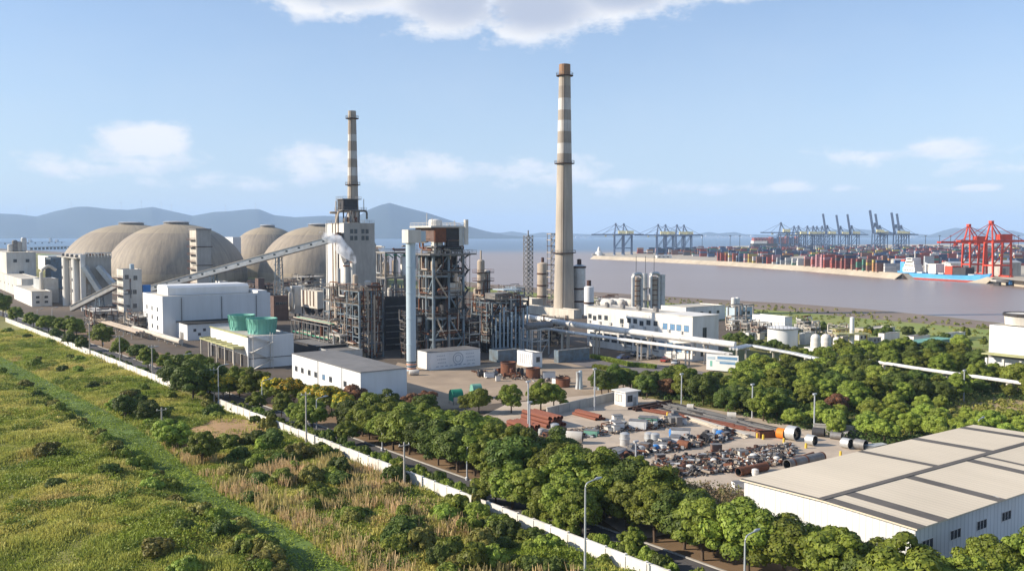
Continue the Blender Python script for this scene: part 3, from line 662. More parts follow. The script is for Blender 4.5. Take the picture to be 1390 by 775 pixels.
vessel(t,lu*.25,lv*.25,h+.6,h+5.5,.9,M['beige']); vessel(t,lu*.7,lv*.2,h+.6,h+3.4,1.1,M['offwhite'])
pipe(t,[(lu*.2,lv*.7,h),(lu*.2,lv*.7,h+7)],.7,M['offwhite'],'stack',12)
p,lu,lv,h = ubox(396,446,470,444,481)
t = thing('pipe_bridge','double deck pipe rack with green pipes in front of the tower','pipe rack',p,UV)
lev = [h*.45,h]
steel_frame(t,min(lu,5),lv,lev,1,9,M['steelgrey'],.3,decks=[0,1],rail=True,seed=2)
for i in range(7): pipe(t,[(.3+.6*i,0,lev[i%2]+.9),(.3+.6*i,lv,lev[i%2]+.9)],.22,M['tarpgreen'] if i%3==0 else M['beige'])
clutter(t,5,lv,lev,31,14,4)
p,lu,lv,h = ubox(455,462,480,457,484)
t = thing('pump_platform','low railed platform with small pumps below the steel process frame','platform',p,UV)
steel_frame(t,lu,max(lv,8),[h*.5,h],2,2,M['offwhite'],.3,seed=4); clutter(t,lu,lv,[h*.5,h],33,16,8,rmax=.9)

# ---- precipitator house, loop duct and neighbours left of the frame
t,lu,lv,h = building('filter_house','cream filter house with flat top and hoppers beneath','filter house',409,431,442,396,437,'concl','roofpale',.2,z0=6)
for x in (0.4,lu-.4):
    for y in (.4,lv*.5,lv-.4): column(t,x,y,0,6,.5,M['steeldark'])
for i in range(3):
    c = MB(); y0=lv*(i+.1)/3; y1=lv*(i+.9)/3; c.add([(.4,y0,6),(lu-.4,y0,6),(lu-.4,y1,6),(.4,y1,6),(lu*.4,(y0+y1)/2,2.5),(lu*.6,(y0+y1)/2,2.5),(lu*.6,(y0+y1)/2+.5,2.5),(lu*.4,(y0+y1)/2+.5,2.5)],[(0,4,5,1),(1,5,6,2),(2,6,7,3),(3,7,4,0),(7,6,5,4)]); c.build('hopper', M['steeldark'], t)
for i in range(4): pipe(t,[(-.3,lv*(.2+.2*i),h),(-.3,lv*(.2+.2*i),7)],.2,M['rust'])
railing(t,0,0,lu,lv,h,M['offwhite'])
p,lu,lv,h = ubox(388,395,407,389,432)
t = thing('loop_duct','white looping gas duct beside a grey steel box','duct',p,UV)
k = p.y*_c/F
pipe(t,arc_pts([(0,lv,4),(0,lv,h*.92),(0,0,h*.92),(0,0,4),(0,lv,4)],3.0,5),1.0,M['offwhite'],'duct_loop',12)
MB().box(2,0,2,7,6,h).build('fan_casing', M['silver'], t)
for y in (0,5.5): column(t,4.5,y+.2,0,2,.6,M['steeldark'])
t,lu,lv,h = building('crusher_house','dark brown clad crusher house behind the looping duct','building',366,372,392,402,436,'brownclad','rustdark',.2)
win_grid(t,'v',3,[h*.7],1.6,1.2,.1,.9,lu,lv)

# ---- main steel building behind duct and boiler, its shadow put into dark cladding
t,lu,lv,h = building('bunker_bay','bunker bay behind the pale duct, its deep shade put into dark grey cladding','building',514,523,612,404,476,'steeldark','steelgrey',.4)
for i in range(7): MB().box(.3,-.12,h*(.1+.12*i),lu*.6,-.01,h*(.1+.12*i)+.35).build('cladding_rail', M['steelgrey'], t)
railing(t,0,0,lu,lv,h,M['steelgrey'])
clutter(t,lu,lv,[h],41,18,5)
# upper deck left of the duct, at y 340-405
p,lu,lv,h = ubox(513,524,562,344,466)
t = thing('deaerator_deck','railed upper steel deck with green trusses and tanks beside the pale duct','steel deck',p,UV)
lev = [h*.47,h*.72,h]
steel_frame(t,lu,lv,lev,3,2,M['steelgrey'],.5,dm=M['concl'],seed=9)
clutter(t,lu,lv,lev,51,26,12,rmax=1.5)
vessel(t,lu*.7,.8,lev[1]+.6,h-.8,1.4,M['white'])
for i in range(8): girder(t,(lu*i/8,-.5,h-.6),(lu*(i+1)/8,-.5,h-1.6 if i%2 else h-.6),.35,M['tarpgreen'],'truss_bar')

# ---- tower house with stack on top and conveyor head
p,lu,lv,h = ubox(444.5,469.5,509.5,302.5,432)
t = thing('bunker_tower','tall pale coal bunker tower with eight square windows carrying a dark filter on top','tower building',p,UV)
shell(t,lu,lv,h,M['conc'],M['roofgrey'],.4)
MB().box(-.12,.4,0,-.01,lv-.4,h-.6).build('rendered_face', M['white'], t)
for f in (.03,.33,.48,.64,.97): MB().box(-.55,lv*f-.3,0,-.13,lv*f+.3,h).build('pilaster', M['white'] if f in (.03,.97) else M['beige'], t)
for zf in (.915,.845):
    for f in (.22,.36,.60,.74): add_window(t,'v',lu*f,h*zf-.2,1.5,2.0,lu,lv,bars=2)
for f in (.2,.84):
    for zf in (.93,.86): add_window(t,'u',lv*f,h*zf-.4,1.2,1.6,lu,lv)
bt = MB(); bt.add([(lu,.2,0),(lu,5,0),(lu,5,h*.80),(lu,.2,h*.80),(lu+4.5,.2,0),(lu+4.5,5,0),(lu+4.5,5,h*.63),(lu+4.5,.2,h*.63)],[(0,3,7,4),(1,5,6,2),(2,6,7,3),(4,7,6,5)]); bt.build('buttress', M['conc'], t)
railing(t,.1,.1,lu-.1,lv-.1,h,M['steelgrey'],1.3)
# steelwork and filter housing on its roof
zf = ZAT(480,284,p); zg = ZAT(480,266,p)
cx,cy = lu*.42,lv*.45
for x in (cx-4.2,cx+4.2):
    for y in (cy-3,cy+3): column(t,x,y,h,zf,.5,M['steeldark'])
platform(t,cx-5.5,cy-4.5,cx+7.5,cy+4.5,zf,M['steelgrey'],.4)
MB().box(cx-4.4,cy-3.4,zf,cx+3.2,cy+3.4,zg-1.2).build('filter_casing', M['steeldark'], t)
platform(t,cx-5,cy-4,cx+5,cy+4,zg-1.0,M['steelgrey'],.4)
for x in (cx+6.2,): column(t,x,cy-4,zf,zg-1,.25,M['steelgrey'])
pipe(t,arc_pts([(cx-7.5,cy-2,h),(cx-6.6,cy-2,zf-1),(cx-1,cy-3.6,zf-1),(cx-1,cy-3.6,h)],1.2),.55,M['beige'],n=10)
pipe(t,arc_pts([(cx+8,cy-3.6,zf-4.5),(cx+8,cy-3.6,zf-.6),(cx+1,cy-3.6,zf-.6)],1.2),.5,M['steelgrey'],n=10)
pipe(t,[(cx-6.5,cy+1,h),(cx-6.2,cy+1,zg-2)],.35,M['beige']); hvessel(t,cx-10,cx-5,cy,h+5.0,.6,M['beige'])
for i in range(6): vessel(t,cx-4+1.5*i,cy-3.9,h+.3,h+2.4+.5*(i%3),.6,[M['beige'],M['rust'],M['steelgrey']][i%3])
for i in range(4): girder(t,(cx-4.2+2.8*(i%3),cy-3,h),(cx-1.4+2.0*(i%3),cy-3,zf),.28,M['rust'],'brace')

# ---- chimneys
def chimney(label, px_b, yb, px_t, yt, rb_px, rt_px, bands, rings, D=None, top=None):
    p = G(px_b,yb); k = p.y*_c/F; Ht = ZAT(px_t,yt,p)
    t = thing('chimney',label,'chimney',p,0)
    def R(z): f = z/Ht; return (rb_px + (rt_px-rb_px)*(f**.85))*k
    zs = sorted(set([0,Ht]+[min(Ht,max(0,ZAT(px_t,y,p))) for a,b,_ in bands for y in (a,b)]))
    for z0,z1 in zip(zs[:-1],zs[1:]):
        ym = None; key = 'chim'
        for a,b,m_ in bands:
            za,zb_ = ZAT(px_t,b,p),ZAT(px_t,a,p)
            if za-.01 <= z0 and z1 <= zb_+.01: key = m_
        n = max(1,int((z1-z0)/12)); pr = [(R(z0+(z1-z0)*i/n),z0+(z1-z0)*i/n) for i in range(n+1)]
        if z1 == Ht: pr += [(R(Ht)-.5,Ht),(R(Ht)-.6,Ht-2)]
        o = MB().lathe(pr,32).build('shaft_section', M[key], t)
    for y in rings:
        z = ZAT(px_t,y,p); r = R(z)
        o = MB().lathe([(r,z-.45),(r+1.3,z-.25),(r+1.3,z),(r,z)],32).build('gallery', M['rustdark'], t)
        g = MB()
        for i in range(20):
            a = 6.283*i/20; g.beam(((r+1.2)*math.cos(a),(r+1.2)*math.sin(a),z),((r+1.2)*math.cos(a),(r+1.2)*math.sin(a),z+1.3),.12)
            b = 6.283*(i+1)/20; g.beam(((r+1.2)*math.cos(a),(r+1.2)*math.sin(a),z+1.3),((r+1.2)*math.cos(b),(r+1.2)*math.sin(b),z+1.3),.1)
        g.build('handrail', M['steelgrey'], o)
    l = MB(); a = math.radians(255)
    for d in (-.35,.35):
        for i in range(12):
            z0,z1 = Ht*i/12,Ht*(i+1)/12
            l.beam(((R(z0)+.35)*math.cos(a+d/R(z0)),(R(z0)+.35)*math.sin(a+d/R(z0)),z0),((R(z1)+.35)*math.cos(a+d/R(z1)),(R(z1)+.35)*math.sin(a+d/R(z1)),z1),.14)
    l.build('ladder', M['rustdark'], t)
    return t
chimney('tallest chimney, concrete with grey and white bands near a sooty top',765.5,428,770,88,14.6,7.6,
  [(70,103,'chimrust'),(103,117.6,'chim'),(117.6,134,'chimgrey'),(134,150,'chimwhite'),(150,164,'chimgrey'),(164,179,'chimwhite'),(179,195,'chimgrey'),(195,209,'chimwhite'),(209,222,'chimgrey')],[103,222,343])
chimney('shorter banded concrete chimney rising behind the coal bunker tower',480.5,421,479,151,10.2,5.3,
  [(140,161,'chim'),(161,183,'chimgrey'),(183,192,'chimwhite'),(192,205.5,'chimgrey'),(205.5,216,'chimwhite'),(216,227.6,'chimgrey'),(227.6,239,'chimwhite'),(239,251,'chimgrey')],[161,251])
chm = [o for o in COL.objects if o.name.startswith('chimney')]
# ---- coal domes
def dome(label, cx_, top, base, rpx, seed):
    p = G(cx_,base); k = p.y*_c/F; R = rpx*k; Ht = ZAT(cx_,top+3,p)
    t = thing('coal_dome',label,'storage dome',p,0,'coal storage domes')
    pr = [(R*.985,0),(R*1.0,Ht*.10)]
    for i in range(1,25):
        a = math.pi/2*(i/24)*.93; pr.append((R*math.cos(a)**.92, Ht*.10+Ht*.90*math.sin(a)/math.sin(math.pi/2*.93)))
    cut = [q for q in pr if q[1] < Ht*.86]; cap = [cut[-1]]+[q for q in pr if q[1] >= Ht*.86]
    low = [q for q in cut if q[1] <= Ht*.26]; mid = [low[-1]]+[q for q in cut if q[1] > Ht*.26]
    MB().lathe(low,96).build('lower_shell', M['domecap'], t); MB().lathe(mid,96).build('shell', M['dome'], t); MB().lathe(cap,96).build('cap_shell', M['domecap'], t)
    r = pr[-1][0]
    v = MB().lathe([(r*1.35,Ht-.4),(r*1.35,Ht+1.4),(.01,Ht+1.6)],32).build('vent_curb', M['steelgrey'], t)
    MB().lathe([(r*1.5,Ht+1.6),(r*1.2,Ht+2.4),(.01,Ht+2.8)],32).build('vent_roof', M['silver'], v)
    return t,p,R,Ht
dome('hindmost brown coal dome at the plant edge, half hidden by its neighbour',180,302,378,90,1)
dm2,dp,dR,dH = dome('large brown coal dome with a slab lift tower on its flank',241,301.5,386,92,2)
dome('small far coal dome showing above the conveyor gallery',364,305.5,374,55,3)
dome('brown coal dome touching the coal bunker tower',434,304.5,384,81,4)
# lift tower standing against the second dome
p,lu,lv,h = ubox(258.5,268,287.5,312,396)
t = thing('lift_tower','slab lift tower with open landings standing against the coal dome','tower',p,UV)
MB().box(0.5,0,0,lu,lv,h).build('shaft', M['conc'], t)
MB().box(.0,.5,0,.49,lv-.5,h).build('lit_face', M['concl'], t)  # sunlit side put in as a slab of paler concrete
MB().box(-.5,-.5,h,lu+.5,lv+.5,h+.8).build('roof', M['steelgrey'], t)
for i in range(7): platform(t,-2.6,lv*.15,0,lv*.9,h*(.12+.12*i),M['rustdark'],.3,True,M['rust'])
for zf in (.72,.42): MB().box(-3,-.5,h*zf,lu+1,-.01,h*zf+.5).build('cable_tray', M['rustdark'], t)
# white block between domes
t,lu,lv,h = building('lift_house','white windowless block showing between the coal domes','building',300,317,328,322,381,'whiteclean','roofpale',.3)

# ---- inclined conveyor gallery from the transfer tower to the bunker tower
def gallery(label, a, b, w, hh, wallm, roofm, posts, name='conveyor_gallery', nwin=0):
    d = (b-a); L_ = d.length; yaw = math.atan2(d.y,d.x); t = thing(name,label,'conveyor',(a.x,a.y,0),yaw)
    Lh = math.hypot(d.x,d.y); s0 = a.z; s1 = b.z
    def P(x,y,z): return (x, y, s0+(s1-s0)*x/Lh+z)
    def slab(y0,y1,z0,z1,nm,m):
        mb = MB(); mb.add([P(0,y0,z0),P(Lh,y0,z0),P(Lh,y1,z0),P(0,y1,z0),P(0,y0,z1),P(Lh,y0,z1),P(Lh,y1,z1),P(0,y1,z1)],[(0,3,2,1),(4,5,6,7),(0,1,5,4),(1,2,6,5),(2,3,7,6),(3,0,4,7)]); return mb.build(nm,m,t)
    slab(-w/2,w/2,0,.3,'floor',M['steelgrey'])
    slab(-w/2,-w/2+.15,.31,hh,'wall',wallm); slab(w/2-.15,w/2,.31,hh,'wall',wallm)
    slab(-w/2-.25,w/2+.25,hh+.01,hh+.3,'roof',roofm)
    for i in range(nwin):
        x = Lh*(i+.5)/nwin; mb = MB(); q = P(x,-w/2,hh*.55); mb.box(q[0]-.55,q[1]-.03,q[2]-.35,q[0]+.55,q[1]+.05,q[2]+.45); mb.build('window', M['glass'], t)
        mb = MB(); q = P(x,w/2,hh*.55); mb.box(q[0]-.9,q[1]-.05,q[2]-.45,q[0]+.9,q[1]+.03,q[2]+.45); mb.build('window', M['glass'], t)
    for f in posts:
        x = Lh*f; z = P(x,0,0)[2]
        for sx_ in (-1.3,1.3):
            for sy in (-1,1): MB().beam((x+sx_*1.3,sy*(w/2+.6),0),(x+sx_*.7,sy*w*.42,z),.42).build('trestle_leg', M['steelblue'], t)
        n = max(3,int(z/3.5)); br = MB()
        for i in range(n):
            za,zb_ = z*i/n,z*(i+1)/n
            for sy in (-1,1): br.beam((x-1.5,sy*w*.5,za),(x+1.3,sy*w*.5,zb_),.2); br.beam((x-1.5,sy*w*.5,zb_),(x+1.5,sy*w*.5,zb_),.2)
        br.build('trestle_bracing', M['steelblue'], t)
    return t
A = AT(190,400.5,438); B = AT(466,325.5,424)
gl = gallery('long inclined grey conveyor gallery climbing to the coal bunker tower',A,B,3.6,3.0,M['silver'],M['concl'],(.37,.69,),nwin=17)
hd = thing('coal_chute','dark coal chute hanging from the gallery end on the coal bunker tower','chute',G(470,437),UV)
q = AT(469,322,420); loc = Matrix.Rotation(-UV,3,'Z') @ (q-Vector((*hd.location[:2],0)))
def lp(px,py,Y): r_ = AT(px,py,Y)-Vector((hd.location.x,hd.location.y,0)); return Matrix.Rotation(-UV,3,'Z') @ r_
MB().beam(lp(458,317,421),lp(466,340,419),2.6,2.4).build('chute', M['rustdark'], hd)
MB().beam(lp(464,338,419),lp(470,356,418),2.2,2.2).build('chute', M['steelgrey'], hd)
for a,b in (((459,334,420),(459,436,420)),): MB().beam(lp(*a),lp(*b),.5).build('support_post', M['steelgrey'], hd)
ps = thing('vent_stack','twin white vent stacks steaming below the coal bunker tower','vent stack',(AT(470,430,400).x,400,0),0)
for px_,yt_ in ((470,360),(479,355)):
    q1 = AT(px_,yt_,400); MB().tube([(q1.x-ps.location.x,0,0),(q1.x-ps.location.x,0,q1.z)],1.15,14).build('stack', M['offwhite'], ps); MB().lathe([(1.2,q1.z-.6),(1.5,q1.z-.5),(1.5,q1.z-.1),(1.0,q1.z)],14,(q1.x-ps.location.x,0)).build('rim', M['rust'], ps)
# steam drifting up and left from the stacks: a soft volume, not a surface
sm = bpy.data.materials.new('steam'); sm.use_nodes = True; N = sm.node_tree.nodes; L = sm.node_tree.links; N.clear(); out = N.new('ShaderNodeOutputMaterial'); pv = N.new('ShaderNodeVolumePrincipled'); L.new(pv.outputs[0], out.inputs['Volume'])
pv.inputs['Color'].default_value = (1,1,1,1); pv.inputs['Density Attribute'].default_value = ''
tcn = N.new('ShaderNodeTexCoord'); nz = N.new('ShaderNodeTexNoise'); nz.inputs['Scale'].default_value = .32; nz.inputs['Detail'].default_value = 4; L.new(tcn.outputs['Object'], nz.inputs[0])
mr = N.new('ShaderNodeMapRange'); mr.inputs[1].default_value = .42; mr.inputs[2].default_value = .7; mr.inputs[3].default_value = 0; mr.inputs[4].default_value = .9; L.new(nz.outputs['Fac'], mr.inputs[0]); L.new(mr.outputs[0], pv.inputs['Density'])
st_ = MB(); P0 = AT(482,357,398); pth = [AT(x,y,397-i*1.2)-P0 for i,(x,y) in enumerate(((482,357),(479,351),(472,344),(464,337),(457,328),(446,322),(432,317)))]
st_.tube(pth,[.7,1.8,2.6,3.0,3.2,2.6,1.0],16); st_.f = [f[::-1] for f in st_.f]; so = st_.build('steam', sm, None, P0); so['kind']='stuff'; so['label']='white steam drifting from the twin vent stacks'
# low enclosed conveyor rising from the road to the transfer tower
A = AT(98,422.5,445); B = AT(166,388,440)
gallery('short pale conveyor gallery rising from the trees to the transfer tower',A,B,3.4,2.6,M['offwhite'],M['concl'],(.55,))
# transfer tower
p,lu,lv,h = ubox(160,168.5,194,366,439)
t = thing('transfer_tower','narrow white transfer tower on steel legs with a small blue tank on top','tower',p,UV)
shell(t,lu,lv,h,M['offwhite'],M['roofgrey'],.3,z0=h*.22)
for x in (.3,lu-.3):
    for y in (.3,lv-.3): column(t,x,y,0,h*.22,.6,M['concl'])
MB().box(0,0,h*.20,lu,lv,h*.22).build('floor_slab', M['concl'], t)
for f,z in ((.2,.86),(.65,.84),(.35,.58),(.6,.58),(.6,.32)): add_window(t,'v',lu*f,h*z,1.5,1.8,lu,lv)
clutter(t,3,lv,[h*.25,h*.5,h*.75],61,16,4)
for i in range(5): platform(t,-2.2,0,0,lv,h*(.2+.16*i),M['rustdark'],.25,True,M['offwhite'])
MB().lathe([(.01,h),(1.0,h),(1.0,h+2.2),(.01,h+2.4)],14,(lu*.65,lv*.5)).build('roof_tank', M['palebl'], t)
MB().box(lu+.5,1,h*.55,lu+4,4,h*.7).build('blue_hood', M['blue'], t)
# lime silos left of it
p,lu,lv,h = ubox(84,112,152.5,347,422)
t = thing('lime_silo_house','white lime silo house with twin cylinders and two long sloping chutes','silo building',p,UV)
MB().box(1.5,.0,0,lu,lv,h).build('body', M['conc'], t)
for pxs in (92.5,106.0):
    yv = abs(span(p,V,pxs)); MB().lathe([(2.5,0),(2.5,h-2),(.01,h-1.8)],24,(-.2,yv)).build('silo', M['white'], t)
    for zf in (.35,.55,.75): MB().box(-2.75,yv-.9,h*zf-.8,-2.5,yv-.2,h*zf+.8).build('inspection_door', M['steelgrey'], t)
MB().box(.6,.5,0,1.49,lv,h-1.8).build('recess_wall', M['steelgrey'], t)
MB().box(-1.5,-.3,h-2,lu*.25,-.01,h*0+0).build('pier', M['white'], t) if False else None
MB().box(-.6,-1.0,0,1.8,-.02,h+.6).build('pier', M['white'], t)
MB().box(-2.2,.2,h-1.7,lu+.3,lv,h-1.2).build('deck', M['conc'], t)
fr = MB()
for i in range(9): fr.beam((2+(lu-2)*i/8,-.3,h-1.2),(2+(lu-2)*i/8,-.3,h+1.2),.35)
fr.beam((1.8,-.3,h+1.2),(lu,-.3,h+1.2),.5); fr.build('roof_frame', M['white'], t)
for i in range(7): vessel(t,2+i*(lu-3)/7,2.2,h-1.2,h+1.0,1.1,[M['beige'],M['steelgrey'],M['rust']][i%3])
for i in range(4): vessel(t,-.6,lv*(.15+.22*i),h-1.2,h+.4,.9,M['steelgrey'])
for f0,f1,zf in ((.08,.52,.30),(.55,.95,.42)): MB().beam((lu*f0,-1.2,h*.80),(lu*(f0+.5),-6,h*zf),4.0,2.2).build('chute', M['silver'], t)
clutter(t,4,lv,[h*.2,h*.45,h*.7],63,18,5)

# ---- houses and sheds at the far left
def simple(label, xl,xc,xr,yt,yb, wall='white', roof='roofpale', wins=(), name='shed', cat='building', par=.3, group=None, col=M['glass']):
    t,lu,lv,h = building(name,label,cat,xl,xc,xr,yt,yb,wall,roof,par,group)
    for face,n,zs,w,hh in wins: win_grid(t,face,n,[h*z for z in zs],w,hh,.08,.92,lu,lv,m=col)
    MB().box(-.2,-.2,h,lu+.2,.05,h+.15).build('coping', M['concl'], t)
    return t,lu,lv,h
t,lu,lv,h = simple('white blocky pump house with machinery on its flat roof by the far shore',-14,10,50,343,394,'offwhite','roofpale',[('v',2,[.78],2.2,2.2),('v',1,[.4],3,5.5)],'pump_house')
for i in range(4): vessel(t,lu*(.35+.16*i),lv*.3,h,h+[6,9,8,11][i],2.0,[M['offwhite'],M['steelgrey'],M['conc'],M['silver']][i])
simple('small white house with beige roof behind the road trees',19.5,43.5,71,396,416.5,'white','roofpale',[('v',2,[.62,.3],1.6,1.1)],'house')
t,lu,lv,h = simple('grey blue shed beside the lime silos',62,70,95,350,392,'steelblue','silver',[],'shed')
simple('long low white shed in front of the far jetty',52,66,104,348,368,'white','silver',[],'shed')
simple('low beige roofed store along the pump house foot',-8,30,60,379,405,'offwhite','roofpale',[('u',6,[.5],2,1)],'store')
t,lu,lv,h = simple('grey box plant house with a bent white duct',46,54,80,379,412,'silver','roofgrey',[],'plant_house')
pipe(t,arc_pts([(1,-1,0),(1,-1,h+5),(5,-1,h+8),(9,-1,h+5)],1.5),.9,M['offwhite'],'duct',12)
# jetties on the strait
def jetty(label, x0,y0,x1,y1, posts):
    a,b = G(x0,y0),G(x1,y1); d=b-a; t = thing('jetty',label,'jetty',(a.x,a.y,0),math.atan2(d.y,d.x)); L_ = math.hypot(d.x,d.y)
    MB().box(0,-5,4.2,L_,5,5.4).build('deck', M['conc'], t)
    for i in range(posts): MB().beam((L_*(i+.5)/posts,0,-2.5),(L_*(i+.5)/posts,0,4.2),5).build('pile', M['steeldark'], t)
    railing(t,0,-5,L_,5,5.4,M['steelgrey'])
    return t,L_
jt,JL = jetty('long dark jetty on piles reaching along the far strait',-60,332.5,88,329.6,14)
for f in (.62,.83,.90): MB().box(JL*f,-4,5.4,JL*f+22,4,5.4+[12,26,22][int(f*10)%3]).build('loading_arm_house', M['white'], jt)
jetty('nearer trestle jetty with close piles by the pump house',40,338.5,118,336,16)
for i,(x,y) in enumerate(((262,394),(300,392),(318,396),(340,395),(352,392),(385,399),(405,392),(418,388),(437,386))):
    w = [14,16,10,18,12,9,8,10,8][i]; hh = [8,10,9,6,14,7,9,6,8][i]
    simple(['low grey shed at the foot of the lift tower','white store with boxy top below the long conveyor','dark shed below the long conveyor','white walled shed between conveyor trestles','brown shed beside the blue trestle','small cream cabin near the filter house','white cabin by the coal dome foot','grey cabin behind the filter house','pale cabin at the bunker tower foot'][i],
      x-w*.45,x-w*.1,x+w*.6,y-hh,y+hh*.7,['silver','white','steeldark','white','brownclad','concl','white','silver','offwhite'][i],'roofgrey',[('u',2,[.5],.9,.9)],'shed')
# process plant right of the boiler
p,lu,lv,h = ubox(641,668,716,412,480)
t = thing('reactor_frame','dark process frame with pale blue columns beyond the rusty tanks','process structure',p,UV)
lev = [h*x for x in (.25,.5,.75,1.0)]
steel_frame(t,lu,lv,lev,4,4,M['steelblue'],.45,decks=[1,2,3],dm=M['steeldark'],seed=12)
clutter(t,lu,lv,lev,71,44,22,rmax=1.5); clutter(t,lu,lv,lev,72,40,16,[M['rust'],M['rustdark'],M['brownclad'],M['beige'],M['steeldark']],1.4)
for i in range(9): pipe(t,[(lu*(.05+.11*i),-1.2,0),(lu*(.05+.11*i),-1.2,h*(.72+.1*(i%3)))],.32,M['palebl'],'standpipe',10)
MB().box(0,1.5,0,lu*.5,lv,h*.48).build('plinth_block', M['steeldark'], t)
MB().box(lu*.2,lv*.2,h+.6,lu*.7,lv*.7,h+3).build('canopy_block', M['steelgrey'], t)
platform(t,lu*.3,-.5,lu*.8,lv*.5,h+4.5,M['palebl'],.3)
p,lu,lv,h = ubox(712,722,739,440,483)
t = thing('tank_rack','small steel rack carrying a dark horizontal tank','tank rack',p,UV)
lu=max(lu,7); steel_frame(t,lu,6,[h*.45,h*.8],2,1,M['silver'],.4,decks=[1],seed=2); hvessel(t,-1,lu+3,2,h*.92,1.2,M['steelgrey'])
p,lu,lv,h = ubox(646,653,662,352,455)
t = thing('distillation_column','slender beige distillation column wrapped in rusty platforms','column',p,UV)
for i,(x,r,f) in enumerate(((0,1.5,1.0),(3.4,1.3,.86),(1.8,1.2,.74),(-1.8,.9,.62))): vessel(t,x,1.0*(i%2),1,h*f,r,[M['beige'],M['offwhite'],M['steelgrey'],M['beige']][i])
for i in range(6): platform(t,-2.5,-2,5,2.5,h*(.28+.11*i),M['rustdark'],.25,True,M['rust'])
for i in range(6): pipe(t,[(-1.8+i,-1.6,h*(.3+.05*i)),(-1.8+i,-1.6,h*(.6+.05*i))],.2,[M['rust'],M['steelgrey']][i%2])
pipe(t,[(0,0,h),(0,0,h+3.5)],.35,M['beige'])
p,lu,lv,h = ubox(632,662,690,408,470)
t = thing('furnace_block','dark rust streaked furnace block with pipes beside the boiler','process structure',p,UV)
steel_frame(t,lu,lv,[h*.3,h*.6,h*.85],3,3,M['rustdark'],.5,dm=M['rustdark'],seed=22); clutter(t,lu,lv,[h*.3,h*.6,h*.85],81,34,16,[M['rust'],M['rustdark'],M['steelgrey'],M['beige'],M['steeldark']],1.6)
MB().box(1,2,0,lu-1,lv,h*.7).build('furnace_casing', M['steeldark'], t)
# lattice tower
p,lu,lv,h = ubox(711.5,716,724,320,404)
t = thing('lattice_tower','slim square lattice tower of grey steel by the shore','lattice tower',p,UV)
w = 4.2; n = 14
for x in (0,w):
    for y in (0,w): MB().beam((x,y,0),(x,y,h),.42).build('leg', M['steelgrey'], t)
for i in range(n):
    za,zb_ = h*i/n,h*(i+1)/n; f = MB()
    for a,b in (((0,0),(w,0)),((w,0),(w,w)),((w,w),(0,w)),((0,w),(0,0))): f.beam((*a,za),(*b,zb_),.22); f.beam((*b,za),(*a,zb_),.22); f.beam((*a,zb_),(*b,zb_),.22)
    f.build('lattice_bay', M['steelgrey'], t)
platform(t,-.4,-.4,w+.4,w+.4,h*.45,M['steelgrey'],.2); MB().beam((w/2,w/2,h),(w/2,w/2,h+3.4),.6,.6).build('mast_tip', M['steelgrey'], t)
# tanks beside the tall chimney
def silo(label, xc, rpx, yt, yb, m, rings=(), top=None, name='silo'):
    p = G(xc,yb); k = p.y*_c/F; R = rpx*k; h = ZAT(xc,yt,p); t = thing(name,label,'silo',p,0)
    MB().lathe([(R,0),(R,h-R*.25),(R*.4,h),(.01,h)],28).build('shell', m, t)
    for f in rings: MB().lathe([(R,h*f),(R+.3,h*f+.1),(R+.3,h*f+.8),(R,h*f+.9)],28).build('band', M['rustdark'], t)
    if top: MB().lathe([(.01,h),(top*k,h),(top*k,h+2.6*1),(.01,h+2.8)],14).build('top_vent', M['rustdark'], t)
    return t
silo('grey brown vessel with dark bands standing just before the tall chimney',736.5,7.4,356,415,M['beige'],(.2,.45,.72),2)
silo('tall grey silo with a railed top beside the tall chimney',786,8.6,359,427,M['silver'],(.25,.5,.93),3)
silo('short white silo with a grey cap beside the tall grey silo',799.3,6.6,388,430,M['whiteclean'],(.42,),3)
p,lu,lv,h = ubox(743,747.5,753,317,418)
t = thing('stair_mast','slender scaffold stair mast alongside the tall chimney','scaffold tower',p,UV)
w = 3.2
for x in (0,w):
    for y in (0,w): MB().beam((x,y,0),(x,y,h),.3).build('leg', M['steelgrey'], t)
for i in range(12): platform(t,-.2,-.2,w+.2,w+.2,h*(i+1)/12,M['beige'] if i%3 else M['rustdark'],.35,False); girder(t,(0,0,h*i/12),(w,0,h*(i+1)/12),.3,M['beige'],'stair_flight')
t,lu,lv,h = simple('cream hip roofed store below the lattice tower',702,722,737,406,424,'concl','silver',[],'store')
simple('long low cream wall building at the tall chimney foot',700,779,790,421,433,'concl','roofpale',[],'store')
# twin gas holders with bent ducts
p,lu,lv,h = ubox(853.5,858,900,372,424)
t = thing('absorber_unit','pair of brown absorber vessels caged by bent grey ducts','absorber',p,UV)
k = p.y*_c/F
for i in range(2):
    x = lu*(.13+.56*i)
    vessel(t,x+1.2,1.5,1,h*.93,1.9,M['beige']); 
    pipe(t,arc_pts([(x-2.4,0,0),(x-2.4,0,h),(x+3.6,0,h),(x+3.6,0,0)],2.0,5),.95,M['silver'],'bent_duct',12)
    for j in range(6): MB().lathe([(1.95,h*(.15+.13*j)),(2.2,h*(.15+.13*j)+.2),(1.95,h*(.15+.13*j)+.5)],16,(x+1.2,1.5)).build('band', M['rust'], t)
pipe(t,[(lu*.97,0,0),(lu*.97,0,h*.96)],1.5,M['silver'],'stack',14); pipe(t,[(lu*.50,2.5,0),(lu*.50,2.5,h*1.0)],1.5,M['silver'],'stack',14)
for f in (.2,.5,.78): pipe(t,[(lu*f,2,h),(lu*f,2,h+9)],.14,M['steeldark'],'lightning_rod')
for f in (.3,.62): platform(t,lu*.1,-.6,lu*.95,3,h*f,M['beige'],.2,False)
